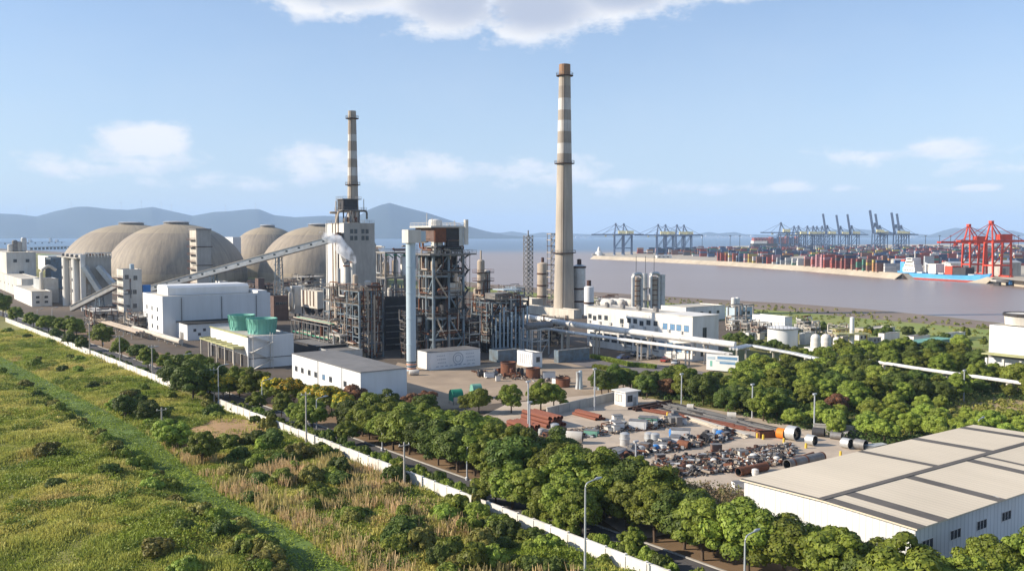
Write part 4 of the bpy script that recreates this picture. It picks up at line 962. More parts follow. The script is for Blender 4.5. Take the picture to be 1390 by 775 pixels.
# white horizontal tanks behind the white offices
for i,px in enumerate((822,836,850)):
    q = G(px,421); t = thing('gas_tank',['white horizontal gas tank next to the short silo','white horizontal gas tank, middle of the three','white horizontal gas tank next to the absorbers'][i],'tank',q,UV-math.pi/2)
    MB().tube([(-6,0,3.6),(-5,0,3.6),(5,0,3.6),(6,0,3.6)],[1.6,2.6,2.6,1.6],20).build('drum', M['white'], t)
    for x in (-3.5,3.5): MB().box(x-.4,-2,0,x+.4,2,1.8).build('saddle', M['conc'], t)

# ---- white two storey offices, pipe galleries, billboard
t,lu,lv,h = building('office_block','long white stained two storey control building beside the pipe gallery','building',797,939.5,975,430,491,'white','roofgrey',.35)
lv_ = lv
for i,f in enumerate((.97,.92,.865,.80,.64,.57,.51,.45,.385,.32)): add_window(t,'u',lv*f,h*.76-.5*(i%3==1),1.7,1.5,lu,lv,bars=2)
for f in (.235,.17,.115,.05): add_window(t,'u',lv*f,h*.72,2.0,1.9,lu,lv,m=M['bluewin'])
for i in range(13): add_window(t,'u',lv*(.04+.075*i),h*.27,2.6,2.6,lu,lv,m=M['bluewin'] if i<4 else M['glass'],bars=3)
MB().box(-.35,.1,h*.52,-.01,lv-.1,h*.56).build('string_course', M['offwhite'], t)
for i in range(9): MB().box(-.5,lv*(.08+.11*i),h*.60,-.01,lv*(.08+.11*i)+.9,h*.66).build('air_conditioner', M['silver'], t)
add_window(t,'v',lu*.46,h*.62,1.6,3.2,lu,lv); add_window(t,'v',lu*.40,h*.18,1.8,2.2,lu,lv)
MB().box(-.25,-.25,h,lu+.25,lv*.27,h+.14).build('coping', M['white'], t)
MB().box(-.1,lv*.27+.02,h-.01,lu*.8,lv,h+.11).build('coping', M['concl'], t)
for i in range(8): vessel(t,2+3.2*(i%2),lv*(.35+.08*i),h,h+1.6,.7,M['steelgrey'])
clutter(t,1.2,lv*.9,[h*.3],91,10,5,[M['offwhite'],M['silver'],M['steelgrey']],.7)
def pipeline(label, pts, r, m, every=14, name='pipeline', pipes=1, posts=True, ang=None, deck=False):
    a = Vector((pts[0].x,pts[0].y,0)); t = thing(name,label,'pipeline',a,0)
    L_ = [p-a for p in pts]
    for k in range(pipes):
        d = (L_[1]-L_[0]).normalized(); side = Vector((-d.y,d.x,0))*(k*r*2.6)
        o = MB().tube(arc_pts([p+side for p in L_],r*2,4) if len(L_)>2 else [p+side for p in L_],r,16).build('pipe', m, t)
    if posts:
        for i in range(len(L_)-1):
            d = L_[i+1]-L_[i]; n = max(1,int(d.length/every))
            for j in range(n):
                q = L_[i]+d*((j+.5)/n); b = MB(); s_ = Vector((-d.y,d.x,0)).normalized()*(r*pipes*1.3)
                b.beam((q.x-s_.x*.2,q.y-s_.y*.2,0),(q.x-s_.x*.2,q.y-s_.y*.2,q.z-r),.45); b.beam((q.x+s_.x*1.6,q.y+s_.y*1.6,0),(q.x+s_.x*1.6,q.y+s_.y*1.6,q.z-r),.45); b.beam(Vector((q.x,q.y,q.z-r-.2))-s_,Vector((q.x,q.y,q.z-r-.2))+s_*2,.4)
                b.build('trestle', M['concl'], t)
    return t
pipeline('thick white lagged duct along the front of the control building',[AT(716,430,352),AT(776,440,306),AT(998,468,270)],1.0,M['pipewhite'],16)
pipeline('thinner white pipe running under the thick lagged duct',[AT(700,440,350),AT(778,452,303),AT(966,477.5,268),AT(990,481,266)],.45,M['pipewhite'],14,pipes=2)
pipeline('grey roofed pipe bridge crossing from the billboard into the wood',[AT(1000,474,262),AT(1022,469,272),AT(1082,480,256),AT(1112,487,250)],.40,M['silver'],12,pipes=3)
pipeline('twin white pipes on trestles crossing the wood',[AT(1165,487.5,262),AT(1240,499.5,246),AT(1420,525,213)],.38,M['pipewhite'],17,pipes=2)
pipeline('slender greenish pipe leading to the white square plant',[AT(1276,470,300),AT(1345,479,282),AT(1420,486,262)],.4,M['yellowgreen'],14)
p = G(958.6,503.5); q = G(1002,507); d = q-p
t = thing('billboard','white hoarding with pale blue and green bands below the end of the thick duct','billboard',p,math.atan2(d.y,d.x)); L_ = math.hypot(d.x,d.y); hb = ZAT(958,480,p)
MB().box(0,0,.4,L_,.3,hb).build('panel', M['whiteclean'], t)
for z0,z1,x0,x1,m_ in ((.74,.90,.35,.97,'bluewin'),(.48,.60,.42,.98,'bluewin'),(.62,.68,.3,.9,'palebl'),(.30,.62,.12,.19,'greenfrp'),(.70,.86,.03,.28,'palebl')): MB().box(L_*x0,-.03,hb*z0,L_*x1,-.005,hb*z1).build('printed_band', M[m_], t)
for i in range(5): MB().beam((.2+(L_-.4)*i/4,.5,0),(.2+(L_-.4)*i/4,.5,hb),.2).build('post', M['steelgrey'], t)
# printed equipment box in the yard and rusty tanks
t,lu,lv,h = simple('small white cabin with dark slanted marks at the yard edge',702,724.5,736,479,500,'whiteclean','roofgrey',[],'cabin')
for i in range(6): MB().beam((-.03,lv*(.12+.14*i),h*.2),(-.03,lv*(.19+.12*i),h*.85),.05,.3).build('painted_mark', M['paint_gray'], t)
add_window(t,'v',lu*.5,h*.55,1.2,1.4,lu,lv)
for px,yb,rp,yt,lab in ((690,508,10.5,491,'rust red open tank with a black hose beside it'),(723.5,513,9.8,499,'rust red open tank standing alone in the yard'),(764,525,9.5,513,'squat rusty tank with white rubbish beside it')):
    q = G(px,yb); k = q.y*_c/F; R = rp*k; h = ZAT(px,yt,q)
    t = thing('rusty_tank',lab,'tank',q,0); MB().lathe([(R,0),(R,h),(R-.15,h),(R-.15,.3),(.01,.3)],28).build('shell', M['rust'], t)
    for f in (.05,.95): MB().lathe([(R,h*f-.15),(R+.14,h*f-.1),(R+.14,h*f+.1),(R,h*f+.15)],28).build('rim', M['rustdark'], t)
q = G(632,478); 
simple('low dark green fence wall behind the yard',664,676,705,476,492,'steelblue','roofgrey',[],'low_shed')
simple('low grey blue wall along the yard hedge',752,758,800,476,493,'steelblue','roofgrey',[],'low_shed')
for px,yt,yb,lab in ((786,503,528,'pale blue wrapped column standing in the yard beside the bare column'),(811,502,529,'pale blue wrapped column standing in the yard by the round tree')):
    q = G(px,yb); h = ZAT(px,yt,q); t = thing('wrapped_column',lab,'column',q,.3)
    for k_ in range(4):
        MB().tube([(.5*math.cos(k_*1.7),.5*math.sin(k_*1.7),0),(.35*math.cos(k_*1.7+.4),.3*math.sin(k_*1.7),h*.5),(.55*math.cos(k_*1.7),.5*math.sin(k_*1.7+.3),h*(.8+.07*k_))],[.62,.5,.42],10).build('wrap', M['palebl'] if k_%2 else M['silver'], t)
    MB().box(-.5,-.4,h*.55,.6,-.3+.9,h*.72).build('blue_sheet', M['blue'], t)
# green tarpaulin shelters
for px,yb,w_,lab,mk in ((612,549,14,'dark green barrel roofed shelter behind the street trees','tarpgreen'),(640,541,12,'pale green barrel roofed shelter next to the darker one','tarppale')):
    q = G(px,yb); k = q.y*_c/F; R = w_*k*.5; t = thing('tarpaulin_shelter',lab,'shelter',q,-1.15)
    n=10; m_=MB(); pr=[(1.25*R*math.cos(math.pi*i/n),2.0+1.6*math.sin(math.pi*i/n)) for i in range(n+1)]; L2=R*2.2
    for s_ in (0,.06): pass
    m_.add([(x,0,z) for x,z in pr]+[(x,L2,z) for x,z in pr],[(i,i+1,n+2+i,n+1+i) for i in range(n)]); m_.add([(x*.97,0,z-.06) for x,z in pr]+[(x*.97,L2,z-.06) for x,z in pr],[(i,n+1+i,n+2+i,i+1) for i in range(n)]); m_.build('cover', M[mk], t)
    m_=MB(); m_.add([(x,.02,z) for x,z in pr]+[(-1.25*R,.02,.9),(1.25*R,.02,.9)],[tuple(range(n+1))+(n+1,n+2)]); m_.build('end_sheet', M[mk], t)
    for x in (-1.2*R,1.2*R):
        for y in (.1,L2-.1): MB().beam((x,y,0),(x,y,2.0),.12).build('post', M['steelgrey'], t)

# ---- small plant at the shore on the right
t,lu,lv,h = simple('long white roofed shed behind the control building',897,931,984,417.5,437,'white','roofpale',[('v',4,[.55],1.6,1.2)],'shed')
t,lu,lv,h = simple('blue grey framed treatment house with stacked white cylinders',985,997,1021,418,443,'palebl','steelgrey',[('v',3,[.7,.3],1.6,1.2)],'treatment_house')
for x in (0,2.4): vessel(t,x+1.5,2,h,h+4.5,1.1,M['white'])
p,lu,lv,h = ubox(1000,1003,1022,415,446)
t = thing('open_frame','empty grey portal frame beside the treatment house','steel frame',p,UV); steel_frame(t,lu,6,[h*.5,h],2,1,M['steelgrey'],.45,decks=[],seed=3,brace=False)
t,lu,lv,h = simple('white oblong block behind the broad white tank',1021,1065,1075,430.5,453,'whiteclean','roofpale',[],'shed')
q = G(1062,470); k=q.y*_c/F; R=20*k; h=ZAT(1062,444.5,q)
t = thing('storage_tank','broad white round storage tank at the edge of the wood','storage tank',q,0)
MB().lathe([(R,0),(R,h),(R*.96,h+.1),(.01,h+.7)],40).build('shell', M['whiteclean'], t); MB().lathe([(R+.02,h-.3),(R+.5,h-.25),(R+.5,h-.1),(R+.02,h-.05)],40).build('rim', M['steelgrey'], t)
g=MB()
for i in range(24):
    a=6.283*i/24; b=6.283*(i+1)/24; g.beam((R*math.cos(a),R*math.sin(a),h),(R*math.cos(a),R*math.sin(a),h+1.1),.1); g.beam((R*math.cos(a),R*math.sin(a),h+1.1),(R*math.cos(b),R*math.sin(b),h+1.1),.08)
g.build('handrail', M['steelgrey'], t)
for px,yt,yb,rp,lab in ((1107,453,474,6.5,'white domed silo beside the broad tank'),(1121,453,472,6.5,'white domed silo, second from the broad tank'),(1136,457,469,5,'low white domed tank, third from the broad tank')):
    q=G(px,yb); k=q.y*_c/F; R=rp*k; h=ZAT(px,yt,q); t=thing('domed_silo',lab,'silo',q,0)
    MB().lathe([(R*1.05,0),(R*1.05,h*.45),(R,h*.5),(R,h*.7)]+[(R*math.cos(a),h*.7+h*.3*math.sin(a)) for a in (.3,.6,.9,1.2,1.45,1.56)],24).build('shell', M['white'], t); MB().lathe([(R*.16,h*.97),(R*.16,h+.9),(.01,h+1)],10).build('vent', M['steelgrey'], t)
q=G(1156,467); k=q.y*_c/F; h=ZAT(1156,431,q); t=thing('white_column','tall white cylinder column with a railed yellow stage','column',q,0)
MB().lathe([(2.9*k,0),(2.9*k,h),(.01,h+.3)],18).build('shaft', M['whiteclean'], t); platform(t,-6,-3,6,3,h*.42,M['yellowgreen'],.4,True,M['yellow'])
for x in (-5.5,5.5): column(t,x,0,0,h*.4,.3,M['yellow'])
simple('grey square basin house behind the domed silos',1085,1092,1105,452,468,'silver','roofgrey',[],'basin_house')
simple('white low wall building with faded red marks beside the wood',1091,1134,1142,476,488,'white','roofpale',[],'low_shed')
simple('flat white canopy shed near the domed silos',1078,1090,1120,441,449,'offwhite','roofpale',[],'shed')
simple('long flat beige platform beyond the domed silos',1100,1116,1152,446,451,'concl','roofpale',[],'loading_platform')
simple('long grey platform leading off past the white column',1160,1180,1215,447,453,'concl','roofpale',[],'loading_platform')
t,lu,lv,h = simple('green roofed open shed in the wood',1222,1236,1288,467,489,'bluewin','tarppale',[],'shed'); MB().box(-1,-1,h,lu+1,lv+1,h+.35).build('roof_sheet', M['tarppale'], t)
simple('white low cabin by the marsh beyond the green roof',1192,1200,1221,453,464,'white','roofpale',[],'cabin')
simple('low white cabin with red side beyond the green roof',1228,1240,1262,457,467,'white','rust',[],'cabin')
simple('long white low cabin at the marsh edge near the square plant',1279,1288,1310,453,464,'white','roofpale',[],'cabin')
for i,(x,y) in enumerate(((1002,462),(1012,455),(1022,463),(1032,458),(1042,437),(1125,463),(1145,462),(985,460))):
    simple(['rubble coloured hut with pale roof beside the control building','cream hut behind the rubble hut','pale hut beside the broad tank','small beige hut before the white oblong block','tiny white hut on the oblong block side','pale flat hut behind the domed silos','pale hut under the yellow stage','brown hut beside the blue end wall'][i],x-4,x-1,x+6,y-5,y+3,['concl','offwhite','white','concl','white','white','concl','brownclad'][i],'roofpale',[],'hut')
t,lu,lv,h = building('square_plant','large plain white square building with a round tank on its roof','building',1341,1419,1470,447,525,'whiteclean','roofpale',.25)
hz_ = h*.42
MB().box(-.25,0,hz_,-.01,lv,hz_+1.0).build('dark_band', M['steelgrey'], t)
for i in range(3): MB().box(-.1,lv*(.12+.3*i),0,-.01,lv*(.12+.3*i)+5,hz_*.75).build('door', M['silver'], t)
for i in range(4): column(t,-2.5,lv*(.05+.3*i),0,hz_,.6,M['white'])
MB().box(-4,0,hz_+1.02,-.26,lv,hz_+1.3).build('canopy', M['yellowgreen'], t)
MB().lathe([(5,h),(5.3,h+3),(5.0,h+3),(.01,h+2.6)],26,(8,lv*.62)).build('fan_stack', M['offwhite'], t)
MB().lathe([(5.35,h+2.4),(5.6,h+2.5),(5.6,h+3.2),(5.3,h+3.25)],26,(8,lv*.62)).build('rim', M['steeldark'], t)

# ---- the big warehouse in the lower right corner
p,lu,lv,h = ubox(1009.5,1241,1460,716,786)
lu = 62
t = thing('warehouse','huge low warehouse with a cream striped roof and white walls','warehouse',p,UV)
shell(t,lu,lv,h,mat('warehouse_wall',(.76,.76,.74),(.56,.55,.51),.4,.7,stretch=8,contrast=.9,stripes=(3,.9,.22,.80),detail=8),M['black'],1.5)
rz_ = h+lv*.5*.022
rf = mat('warehouse_roof',(.68,.58,.435),(.60,.51,.38),.30,.8,contrast=.9,big=.07,stripes=(0,1.0,.15,.84),map3=(1,.07,1),detail=8); rs = mat('roof_strip',(.135,.12,.105),(.10,.09,.08),.5,.9)
for y0,y1,z0,z1,nm in ((-.45,lv*.5,h+.05,rz_+.05,'roof'),(lv*.5,lv+.45,rz_+.05,h+.05,'roof')):
    m_=MB(); m_.add([(-.45,y0,z0),(lu,y0,z0),(lu,y1,z1),(-.45,y1,z1),(-.45,y0,z0-.2),(lu,y0,z0-.2),(lu,y1,z1-.2),(-.45,y1,z1-.2)],[(0,1,2,3),(7,6,5,4),(0,4,5,1),(1,5,6,2),(2,6,7,3),(3,7,4,0)]); m_.build(nm, rf, t)
for y in (0.0,lv): 
    m_=MB(); m_.add([(-.2,0,h-.01),(-.2,lv,h-.01),(-.2,lv*.5,rz_-.16)],[(0,2,1)]); m_.build('gable', M['whiteclean'], t); break
def strip(x0,x1,half):
    m_=MB(); zz=lambda y: h+.066+(rz_-h)*(1-abs(y-lv/2)/(lv/2))
    y0,y1 = (-.46,lv*.5-.3) if half==0 else (lv*.5+.3,lv+.46)
    m_.add([(x0,y0,zz(max(0,y0))),(x1,y0,zz(max(0,y0))),(x1,y1,zz(min(lv,y1))),(x0,y1,zz(min(lv,y1)))],[(0,1,2,3)]); m_.build('roof_strip', rs, t)
strip(-.46,1.5,0); strip(4.0,6.2,0); strip(18,20,0); strip(34,36.0,0); strip(38.6,39.6,0); strip(52,54,0)
strip(-.46,.15,1); strip(27.0,28.4,1); strip(42,44.0,1); strip(57,59,1)
m_=MB(); m_.box(-.46,lv*.5-.45,rz_+.02,lu,lv*.5+.45,rz_+.14); m_.build('ridge_cap', rs, t)
for i in range(9): add_window(t,'v',2.6+6.2*i,h*.60,2.3,1.1,lu,lv,bars=3,frame=M['white'])
for i in range(0): pass
pipe(t,[(20,-.1,h-.1),(19.6,.9,h+.25)],.06,M['silver'],'vent_pipe')
# guard hut in the scrap yard
p,lu,lv,h = ubox(834,849,866,533,552.5)
t = thing('guard_hut','small white hut with an overhanging flat roof at the scrap yard entrance','hut',p,UV)
shell(t,lu,lv,h,M['whiteclean'],M['roofgrey'],.1); MB().box(-.5,-.5,h,lu+.5,lv+.5,h+.25).build('roof_slab', M['white'], t)
add_window(t,'u',lv*.6,h*.55,lv*.5,1.5,lu,lv,m=M['offwhite']); add_window(t,'v',lu*.35,h*.55,1.4,1.4,lu,lv); MB().box(lu*.6,-.06,0,lu*.85,.02,2.1).build('door', M['silver'], t)

# ---- smaller steelwork and sheds that fill the plant between its big buildings
for i,(xl,xc,xr,yt,yb,mm,dk,lab) in enumerate((
 (372,384,404,383,404,'steelgrey','rustdark','rusty steel deck below the small far dome'),
 (398,410,440,377,399,'steelgrey','concl','pale roofed steel deck at the coal bunker tower foot'),
 (408,420,452,434,447,'steeldark','steeldark','low dark steel deck in front of the cream filter house'),
 (330,345,372,388,401,'steelgrey','rustdark','brown steel deck behind the white generator hall'),
 (478,492,512,378,398,'steelgrey','beige','beige steel deck on top of the tall process frame block'),
 (500,512,528,352,402,'steelgrey','steelgrey','narrow steel tower between bunker tower and pale duct'),
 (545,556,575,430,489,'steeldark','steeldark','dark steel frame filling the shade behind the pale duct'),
 (612,628,650,438,486,'rustdark','rustdark','rust brown frame between boiler and pale blue columns'),
 (676,690,712,392,412,'steelgrey','palebl','blue roofed frame on the reactor deck'),
 (735,746,770,437,470,'steeldark','steeldark','dark low frame under the lagged duct by the tank rack'),
 (115,128,160,424,447,'steelgrey','offwhite','pale steel deck under the short conveyor'),
 (172,183,200,432,452,'steelgrey','conc','open concrete deck beside the transfer tower legs'),
 (806,812,838,408,421,'steelgrey','offwhite','small steel deck by the white gas tanks'))):
    p,lu,lv,h = ubox(xl,xc,xr,yt,yb); t = thing('auxiliary_frame',lab,'steel frame',p,UV); lu=max(lu,4); lv=max(min(lv,26),4); n = 2 if h < 8 else 4
    lev=[h*(k+1)/n for k in range(n)]; steel_frame(t,lu,lv,lev,2,2,M[mm],.4,dm=M[dk],seed=60+i); clutter(t,lu,lv,lev,160+i,20,10,[M['steeldark'],M['rust'],M['rustdark'],M['steelgrey'],M['beige'],M['offwhite']],1.3)
pipeline('low beige pipe trench wall along the hall foot beside the road trees',[G(181,452)+Vector((0,0,2.2)),G(246,472)+Vector((0,0,2.2))],.9,M['concl'],10)
pipeline('brown pipe line along the plant road below the transfer tower',[G(118,440)+Vector((0,0,3)),G(186,462)+Vector((0,0,3))],.5,M['beige'],10,pipes=3)
simple('dark flat roofed store between cooling tower and workshop',393,430,470,470,487,'steeldark','roofgrey',[],'store')
simple('low grey roofed store behind the workshop',400,452,492,477,492,'silver','roofgrey',[],'store')

t = thing('yard_wall','low dark grey wall between front yard and scrap yard','wall',G(742,566),0); a=G(742,566); b=G(836,543); d=b-a; t.rotation_euler=(0,0,math.atan2(d.y,d.x)); L_=math.hypot(d.x,d.y)
MB().box(0,-.15,0,L_,.15,2.0).build('panel', M['conc'], t); MB().box(-.1,-.2,2.0,L_+.1,.2,2.15).build('coping', M['concl'], t)
for i in range(int(L_/4)): MB().box(4*i,-.25,0,4*i+.4,-.151,2.0).build('pier', M['conc'], t)

for i,(xl,xc,xr,yt,yb,mm,dk,lab) in enumerate((
 (988,994,1012,437,449,'offwhite','concl','pale steel deck beside the treatment house'),
 (1008,1014,1030,441,452,'steelgrey','conc','rubble grey deck before the empty portal frame'),
 (1022,1028,1046,446,457,'offwhite','rust','pale deck with rusty floor in front of the broad tank'),
 (1084,1090,1100,438,449,'steelgrey','offwhite','small deck between broad tank and canopy shed'),
 (1128,1134,1150,448,460,'offwhite','yellowgreen','pale deck with lime floors beside the white column'),
 (1096,1100,1112,446,455,'conc','concl','pale deck behind the domed silos'))):
    p,lu,lv,h = ubox(xl,xc,xr,yt,yb); t = thing('auxiliary_frame',lab,'steel frame',p,UV); lu=max(lu,3); lv=max(min(lv,14),3)
    lev=[h*.5,h]; steel_frame(t,lu,lv,lev,2,2,M[mm],.3,dm=M[dk],seed=90+i); clutter(t,lu,lv,lev,190+i,12,8,[M['offwhite'],M['silver'],M['beige'],M['rust'],M['white']],1.1)
for i,(xl,xc,xr,yt,yb,w) in enumerate(((1012,1016,1026,452,459,'white'),(1030,1034,1043,449,456,'conc'),(1146,1150,1160,444,449,'offwhite'),(1160,1166,1178,455,462,'white'),(1178,1184,1196,459,466,'conc'),(1262,1268,1280,462,470,'white'))):
    simple(['bright hut between rubble huts and the broad tank','grey hut against the broad tank side','pale hut at the far side of the yellow stage','white hut just past the white column','grey hut second past the white column','white hut between green roof and the square plant'][i],xl,xc,xr,yt,yb,w,'roofpale',[('v',2,[.55],.9,.9)],'hut')
# ================================================================ the harbour across the water
QZ = 3.5
front = [(806,347.5),(870,350),(1000,356),(1100,362),(1225,371.5),(1262,371),(1350,377),(1390,381),(1620,404)]
back = [(1640,331),(1300,331.5),(1100,332.5),(1000,334),(900,340),(850,342),(812,344)]
P_ = [G(a,b,QZ) for a,b in front]+[G(a,b,QZ) for a,b in back]
m_quay = mat('quay_concrete', (.50,.43,.33), (.40,.34,.26), .03, .9, detail=6)
m_dike = mat('stone_dike', (.47,.40,.30), (.36,.30,.22), .1, .95, detail=8)
mb = MB(); mb.prism([(p.x,p.y) for p in P_], -2.5, QZ); o = struct('quay', mb, m_quay); o.data.flip_normals() if o.data.polygons[1].normal.z < 0 else None
mb = MB()
for i in range(len(front)-1):
    a,b = G(*front[i],QZ),G(*front[i+1],QZ); d=(b-a).normalized(); n=Vector((d.y,-d.x,0)); n = n if n.y<0 else -n
    mb.add([a+Vector((0,0,.3)),b+Vector((0,0,.3)),b+n*8+Vector((0,0,-5.2)),a+n*8+Vector((0,0,-5.2))],[(0,3,2,1)]); mb.add([a+Vector((0,0,.3)),b+Vector((0,0,.3)),b-n*8+Vector((0,0,.35)),a-n*8+Vector((0,0,.35))],[(0,1,2,3)])
struct('dike', mb, m_dike)
crb = mat('crane_blue', (.09,.13,.22), (.12,.16,.24), .2, .6); crr = mat('crane_red', (.62,.07,.035), (.50,.06,.03), .2, .6); crh = mat('crane_house', (.72,.66,.34), (.66,.62,.45), .3, .7)
def crane(label, px, yb, out, yaw=math.pi, raised=False, m=crb, hm=crh, s=1.0, group=None, gauge=17, hb=36, ap=56, back=22):
    p = G(px,yb,QZ); t = thing('ship_to_shore_crane',label,'crane',p,yaw,group); t.scale=(s,)*3
    w=1.7
    for x in (0,-gauge):
        for y in (-8,8): MB().beam((x,y,0),(x,y*.8,hb),w).build('leg', m, t)
    for z in (12,hb):
        for x in (0,-gauge): MB().beam((x,-8,z),(x,8,z),1.4).build('cross_beam', m, t)
        for y in (-7.5,7.5): MB().beam((0,y,z),(-gauge,y,z),1.4).build('portal_beam', m, t)
    for y in (-7.2,7.2): MB().beam((0,y,12),(-gauge,y,hb),.9).build('brace', m, t)
    for y in (-3,3): MB().beam((0,y,hb+1.2),(-gauge-back,y,hb+1.2),1.5,2.2).build('bridge_girder', m, t)
    for y in (-3,3):
        MB().beam((0,y*2,hb),(-2,y*.4,ap),1.3).build('mast_leg', m, t); MB().beam((-gauge*.8,y*1.6,hb),(-2,y*.4,ap),.9).build('mast_leg', m, t)
    MB().beam((-2,0,ap),(-gauge-back*.8,0,hb+2),.55).build('back_stay', m, t)
    MB().box(-3.4,-2.4,ap-.8,-.6,2.4,ap+2.0).build('mast_head', m, t)
    a = math.radians(80) if raised else 0
    def B(d,y,z=0): return (math.cos(a)*d - math.sin(a)*z, y, hb+1.2+math.sin(a)*d + math.cos(a)*z)
    bm = MB()
    for y in (-3,3): bm.beam(B(0,y),B(out,y),1.5,2.2)
    for i in range(7): bm.beam(B(out*(i+1)/7,-3),B(out*(i+1)/7,3),1.0)
    bm.build('boom', m, t)
    if not raised:
        for f in (.5,.95): MB().beam((-2,0,ap),B(out*f,0),.5).build('fore_stay', m, t)
        MB().box(out*.35,-2,hb-2.5,out*.35+3,2,hb).build('trolley_cab', hm, t)
    else: MB().beam((-2,0,ap),B(out*.45,0),.5).build('fore_stay', m, t)
    MB().box(-gauge-3,-4.5,hb+2.4,-gauge+10,4.5,hb+8.2).build('machinery_house', hm, t)
    for x in (0,-gauge): MB().box(x-1.6,-9.5,0,x+1.6,9.5,1.6).build('bogie', m, t)
    return t
for i,(px,yb) in enumerate(((834,346),(845,345.6))): crane(['blue ship crane with boom lowered, outermost at the quay tip','blue ship crane with boom lowered, second from the quay tip'][i],px,yb,42,s=1.0)
for i,(px,yb) in enumerate(((891.5,346),(901.5,345.4),(917,345),(926.5,344.6))): crane('blue ship crane with lowered boom in '+['first','second','third','last'][i]+' place of the middle cluster of four',px,yb,42,s=.97)
for i,(px,yb) in enumerate(((1058,341),(1076,340),(1082,340.6),(1094,340.3),(1102,340),(1107,339.6),(1114,340))): crane('blue ship crane with lowered boom beside the raised booms',px,yb,38,s=1.12 if i==0 else 1.0,group='blue harbour cranes with lowered booms, packed together')
for i,(px,yb,k) in enumerate(((1121,341.5,1.0),(1139,341,.98),(1154,341,1.0),(1185,342,1.08),(1192,341.5,1.0),(1214,342,1.02),(1221,341.6,1.0))):
    crane(['blue ship crane with raised boom next to the lowered ones','blue ship crane with raised boom, second of the loose three','blue ship crane with raised boom, third of the loose three','tallest blue ship crane with raised boom, first of a close pair','blue ship crane with raised boom close behind the tallest one','blue ship crane with raised boom, first of the outer pair','outermost blue ship crane with raised boom'][i],px,yb,46,raised=True,s=k)
for i,(px,yb,k) in enumerate(((1311,373,.80),(1341,376,.84))):
    crane(['smaller bright red ship crane above the cargo ship hold','bigger bright red ship crane by the dark jetty end'][i],px,yb,34,yaw=math.pi+.12,m=crr,hm=crr,s=k,gauge=20,hb=36,ap=56)
# containers: the ones that show largest as things, the rest of the yard as one mass
ccols = [(.38,.10,.08),(.26,.09,.08),(.10,.16,.28),(.07,.10,.17),(.50,.26,.10),(.60,.58,.55),(.52,.28,.29),(.10,.25,.18),(.52,.42,.12),(.30,.16,.12),(.40,.42,.44),(.13,.13,.14)]
cnames = ['red','dark red','blue','navy','orange','white','pink','green','yellow','brown','grey','black']
cm = [mat(n+'_container', c, None, .4, .7, big=0) for n,c in zip(cnames,ccols)]
cprot = []
for m in cm:
    b = MB().box(-6,-1.2,.1,6,1.2,2.75)
    for x in (-6.05,5.85):
        for y in (-1.25,1.05): b.box(x,y,0,x+.2,y+.2,2.9)
    for i in range(11): b.box(-5.6+i*1.05,-1.26,.2,-5.2+i*1.05,-1.2,2.65); b.box(-5.6+i*1.05,1.2,.2,-5.2+i*1.05,1.26,2.65)
    for y in (-.8,-.3,.3,.8): b.box(6.0,y-.05,.2,6.07,y+.05,2.7)
    cprot.append(b.mesh('shipping_container', m))
rg = random.Random(5); ncont = 0
def front_pt(f, px, dback): # place px along the quay, dback metres behind the dike
    xs=[a for a,_ in front]; ys=[b for _,b in front]; p=G(px,np.interp(px,xs,ys),QZ); return p
def put_cont(p, yaw, k, label=None):
    global ncont
    o = link('shipping_container', cprot[k], None, p, yaw); tag(o, f'{cnames[k]} shipping container stacked on the container quay', 'container', f'{cnames[k]} containers on the quay'); ncont += 1
blocks = [(986,4,[0,0,0,1]),(991,4,[0,0,1,0]),(996,4,[0,4,0]),(1002,4,[8,5,8]),(1008,4,[4,0,0]),(1013,3,[10,3,2]),(1018,4,[3,2,10]),(1024,4,[6,5,6]),(1030,4,[8,8,4]),(1036,3,[8,5]),(1043,3,[9,11,9]),(1050,4,[11,9,3]),(1057,3,[0,0]),(1064,4,[0,6,5]),(1070,3,[2,10]),(1077,4,[3,10,11]),(1084,3,[10,5]),(1092,3,[5,10,7]),(1101,3,[5,5,10]),(1110,4,[9,6]),(1120,4,[0,6,0]),(1126,5,[6,6,0,6]),(1133,5,[6,6,6]),(1140,5,[6,0,6]),(1147,4,[0,1,0]),(1155,5,[1,1,11]),(1163,4,[1,9,1]),(1170,5,[1,3,1]),(1177,4,[1,1,9]),(1185,4,[7,1,11]),(1192,4,[7,11,7]),(1200,4,[8,4,9]),(1208,4,[4,8]),(1216,4,[8,9,3]),(1228,3,[10,3,5]),(1240,4,[2,5,10])]
for px,n,ks in blocks:
    xs=[a for a,_ in front]; ys=[b for _,b in front]; p=G(px,np.interp(px,xs,ys),QZ); 
    for row in range(2):
        yw = .12+.06*rg.random(); sx_ = rg.uniform(-1,1); sy_ = rg.uniform(-3,3)
        for k in range(n-row%2):
            if ncont < 290: put_cont((p.x+3*row+sx_, p.y+30+row*9+sy_, QZ+.02+2.95*k), yw, rg.choice(ks))
mass = MB(); mass_n = 0
for i in range(1700):
    px = 860+rg.random()**.75*600; yb = rg.uniform(338.5,349) if px<1100 else rg.uniform(337,361); 
    yf = np.interp(px,[a for a,_ in front],[b for _,b in front])-5.5
    if yb > yf or yb < np.interp(px,[860,960,1100,1400],[344.5,340.5,338,336]): continue
    if px > 1390 : continue
    p = G(px,yb,QZ); n = rg.randint(1,4); a = rg.choice([0.1,.15,.2]); ca,sa=math.cos(a),math.sin(a); mi = rg.choice([0,0,1,1,2,3,3,10,9,5,6,11,3,2,7])
    for k in range(n):
        L2,W2=6,1.25; q=[(p.x+ca*x-sa*y,p.y+sa*x+ca*y) for x,y in ((-L2,-W2),(L2,-W2),(L2,W2),(-L2,W2))]
        mass.prism(q, QZ+2.9*k+.02, QZ+2.9*k+2.8, mi if rg.random()<.6 else rg.randrange(12))
mo = mass.build('stacked_containers', cm); mo['kind']='stuff'; mo['label']='mass of far container stacks on the harbour quay'
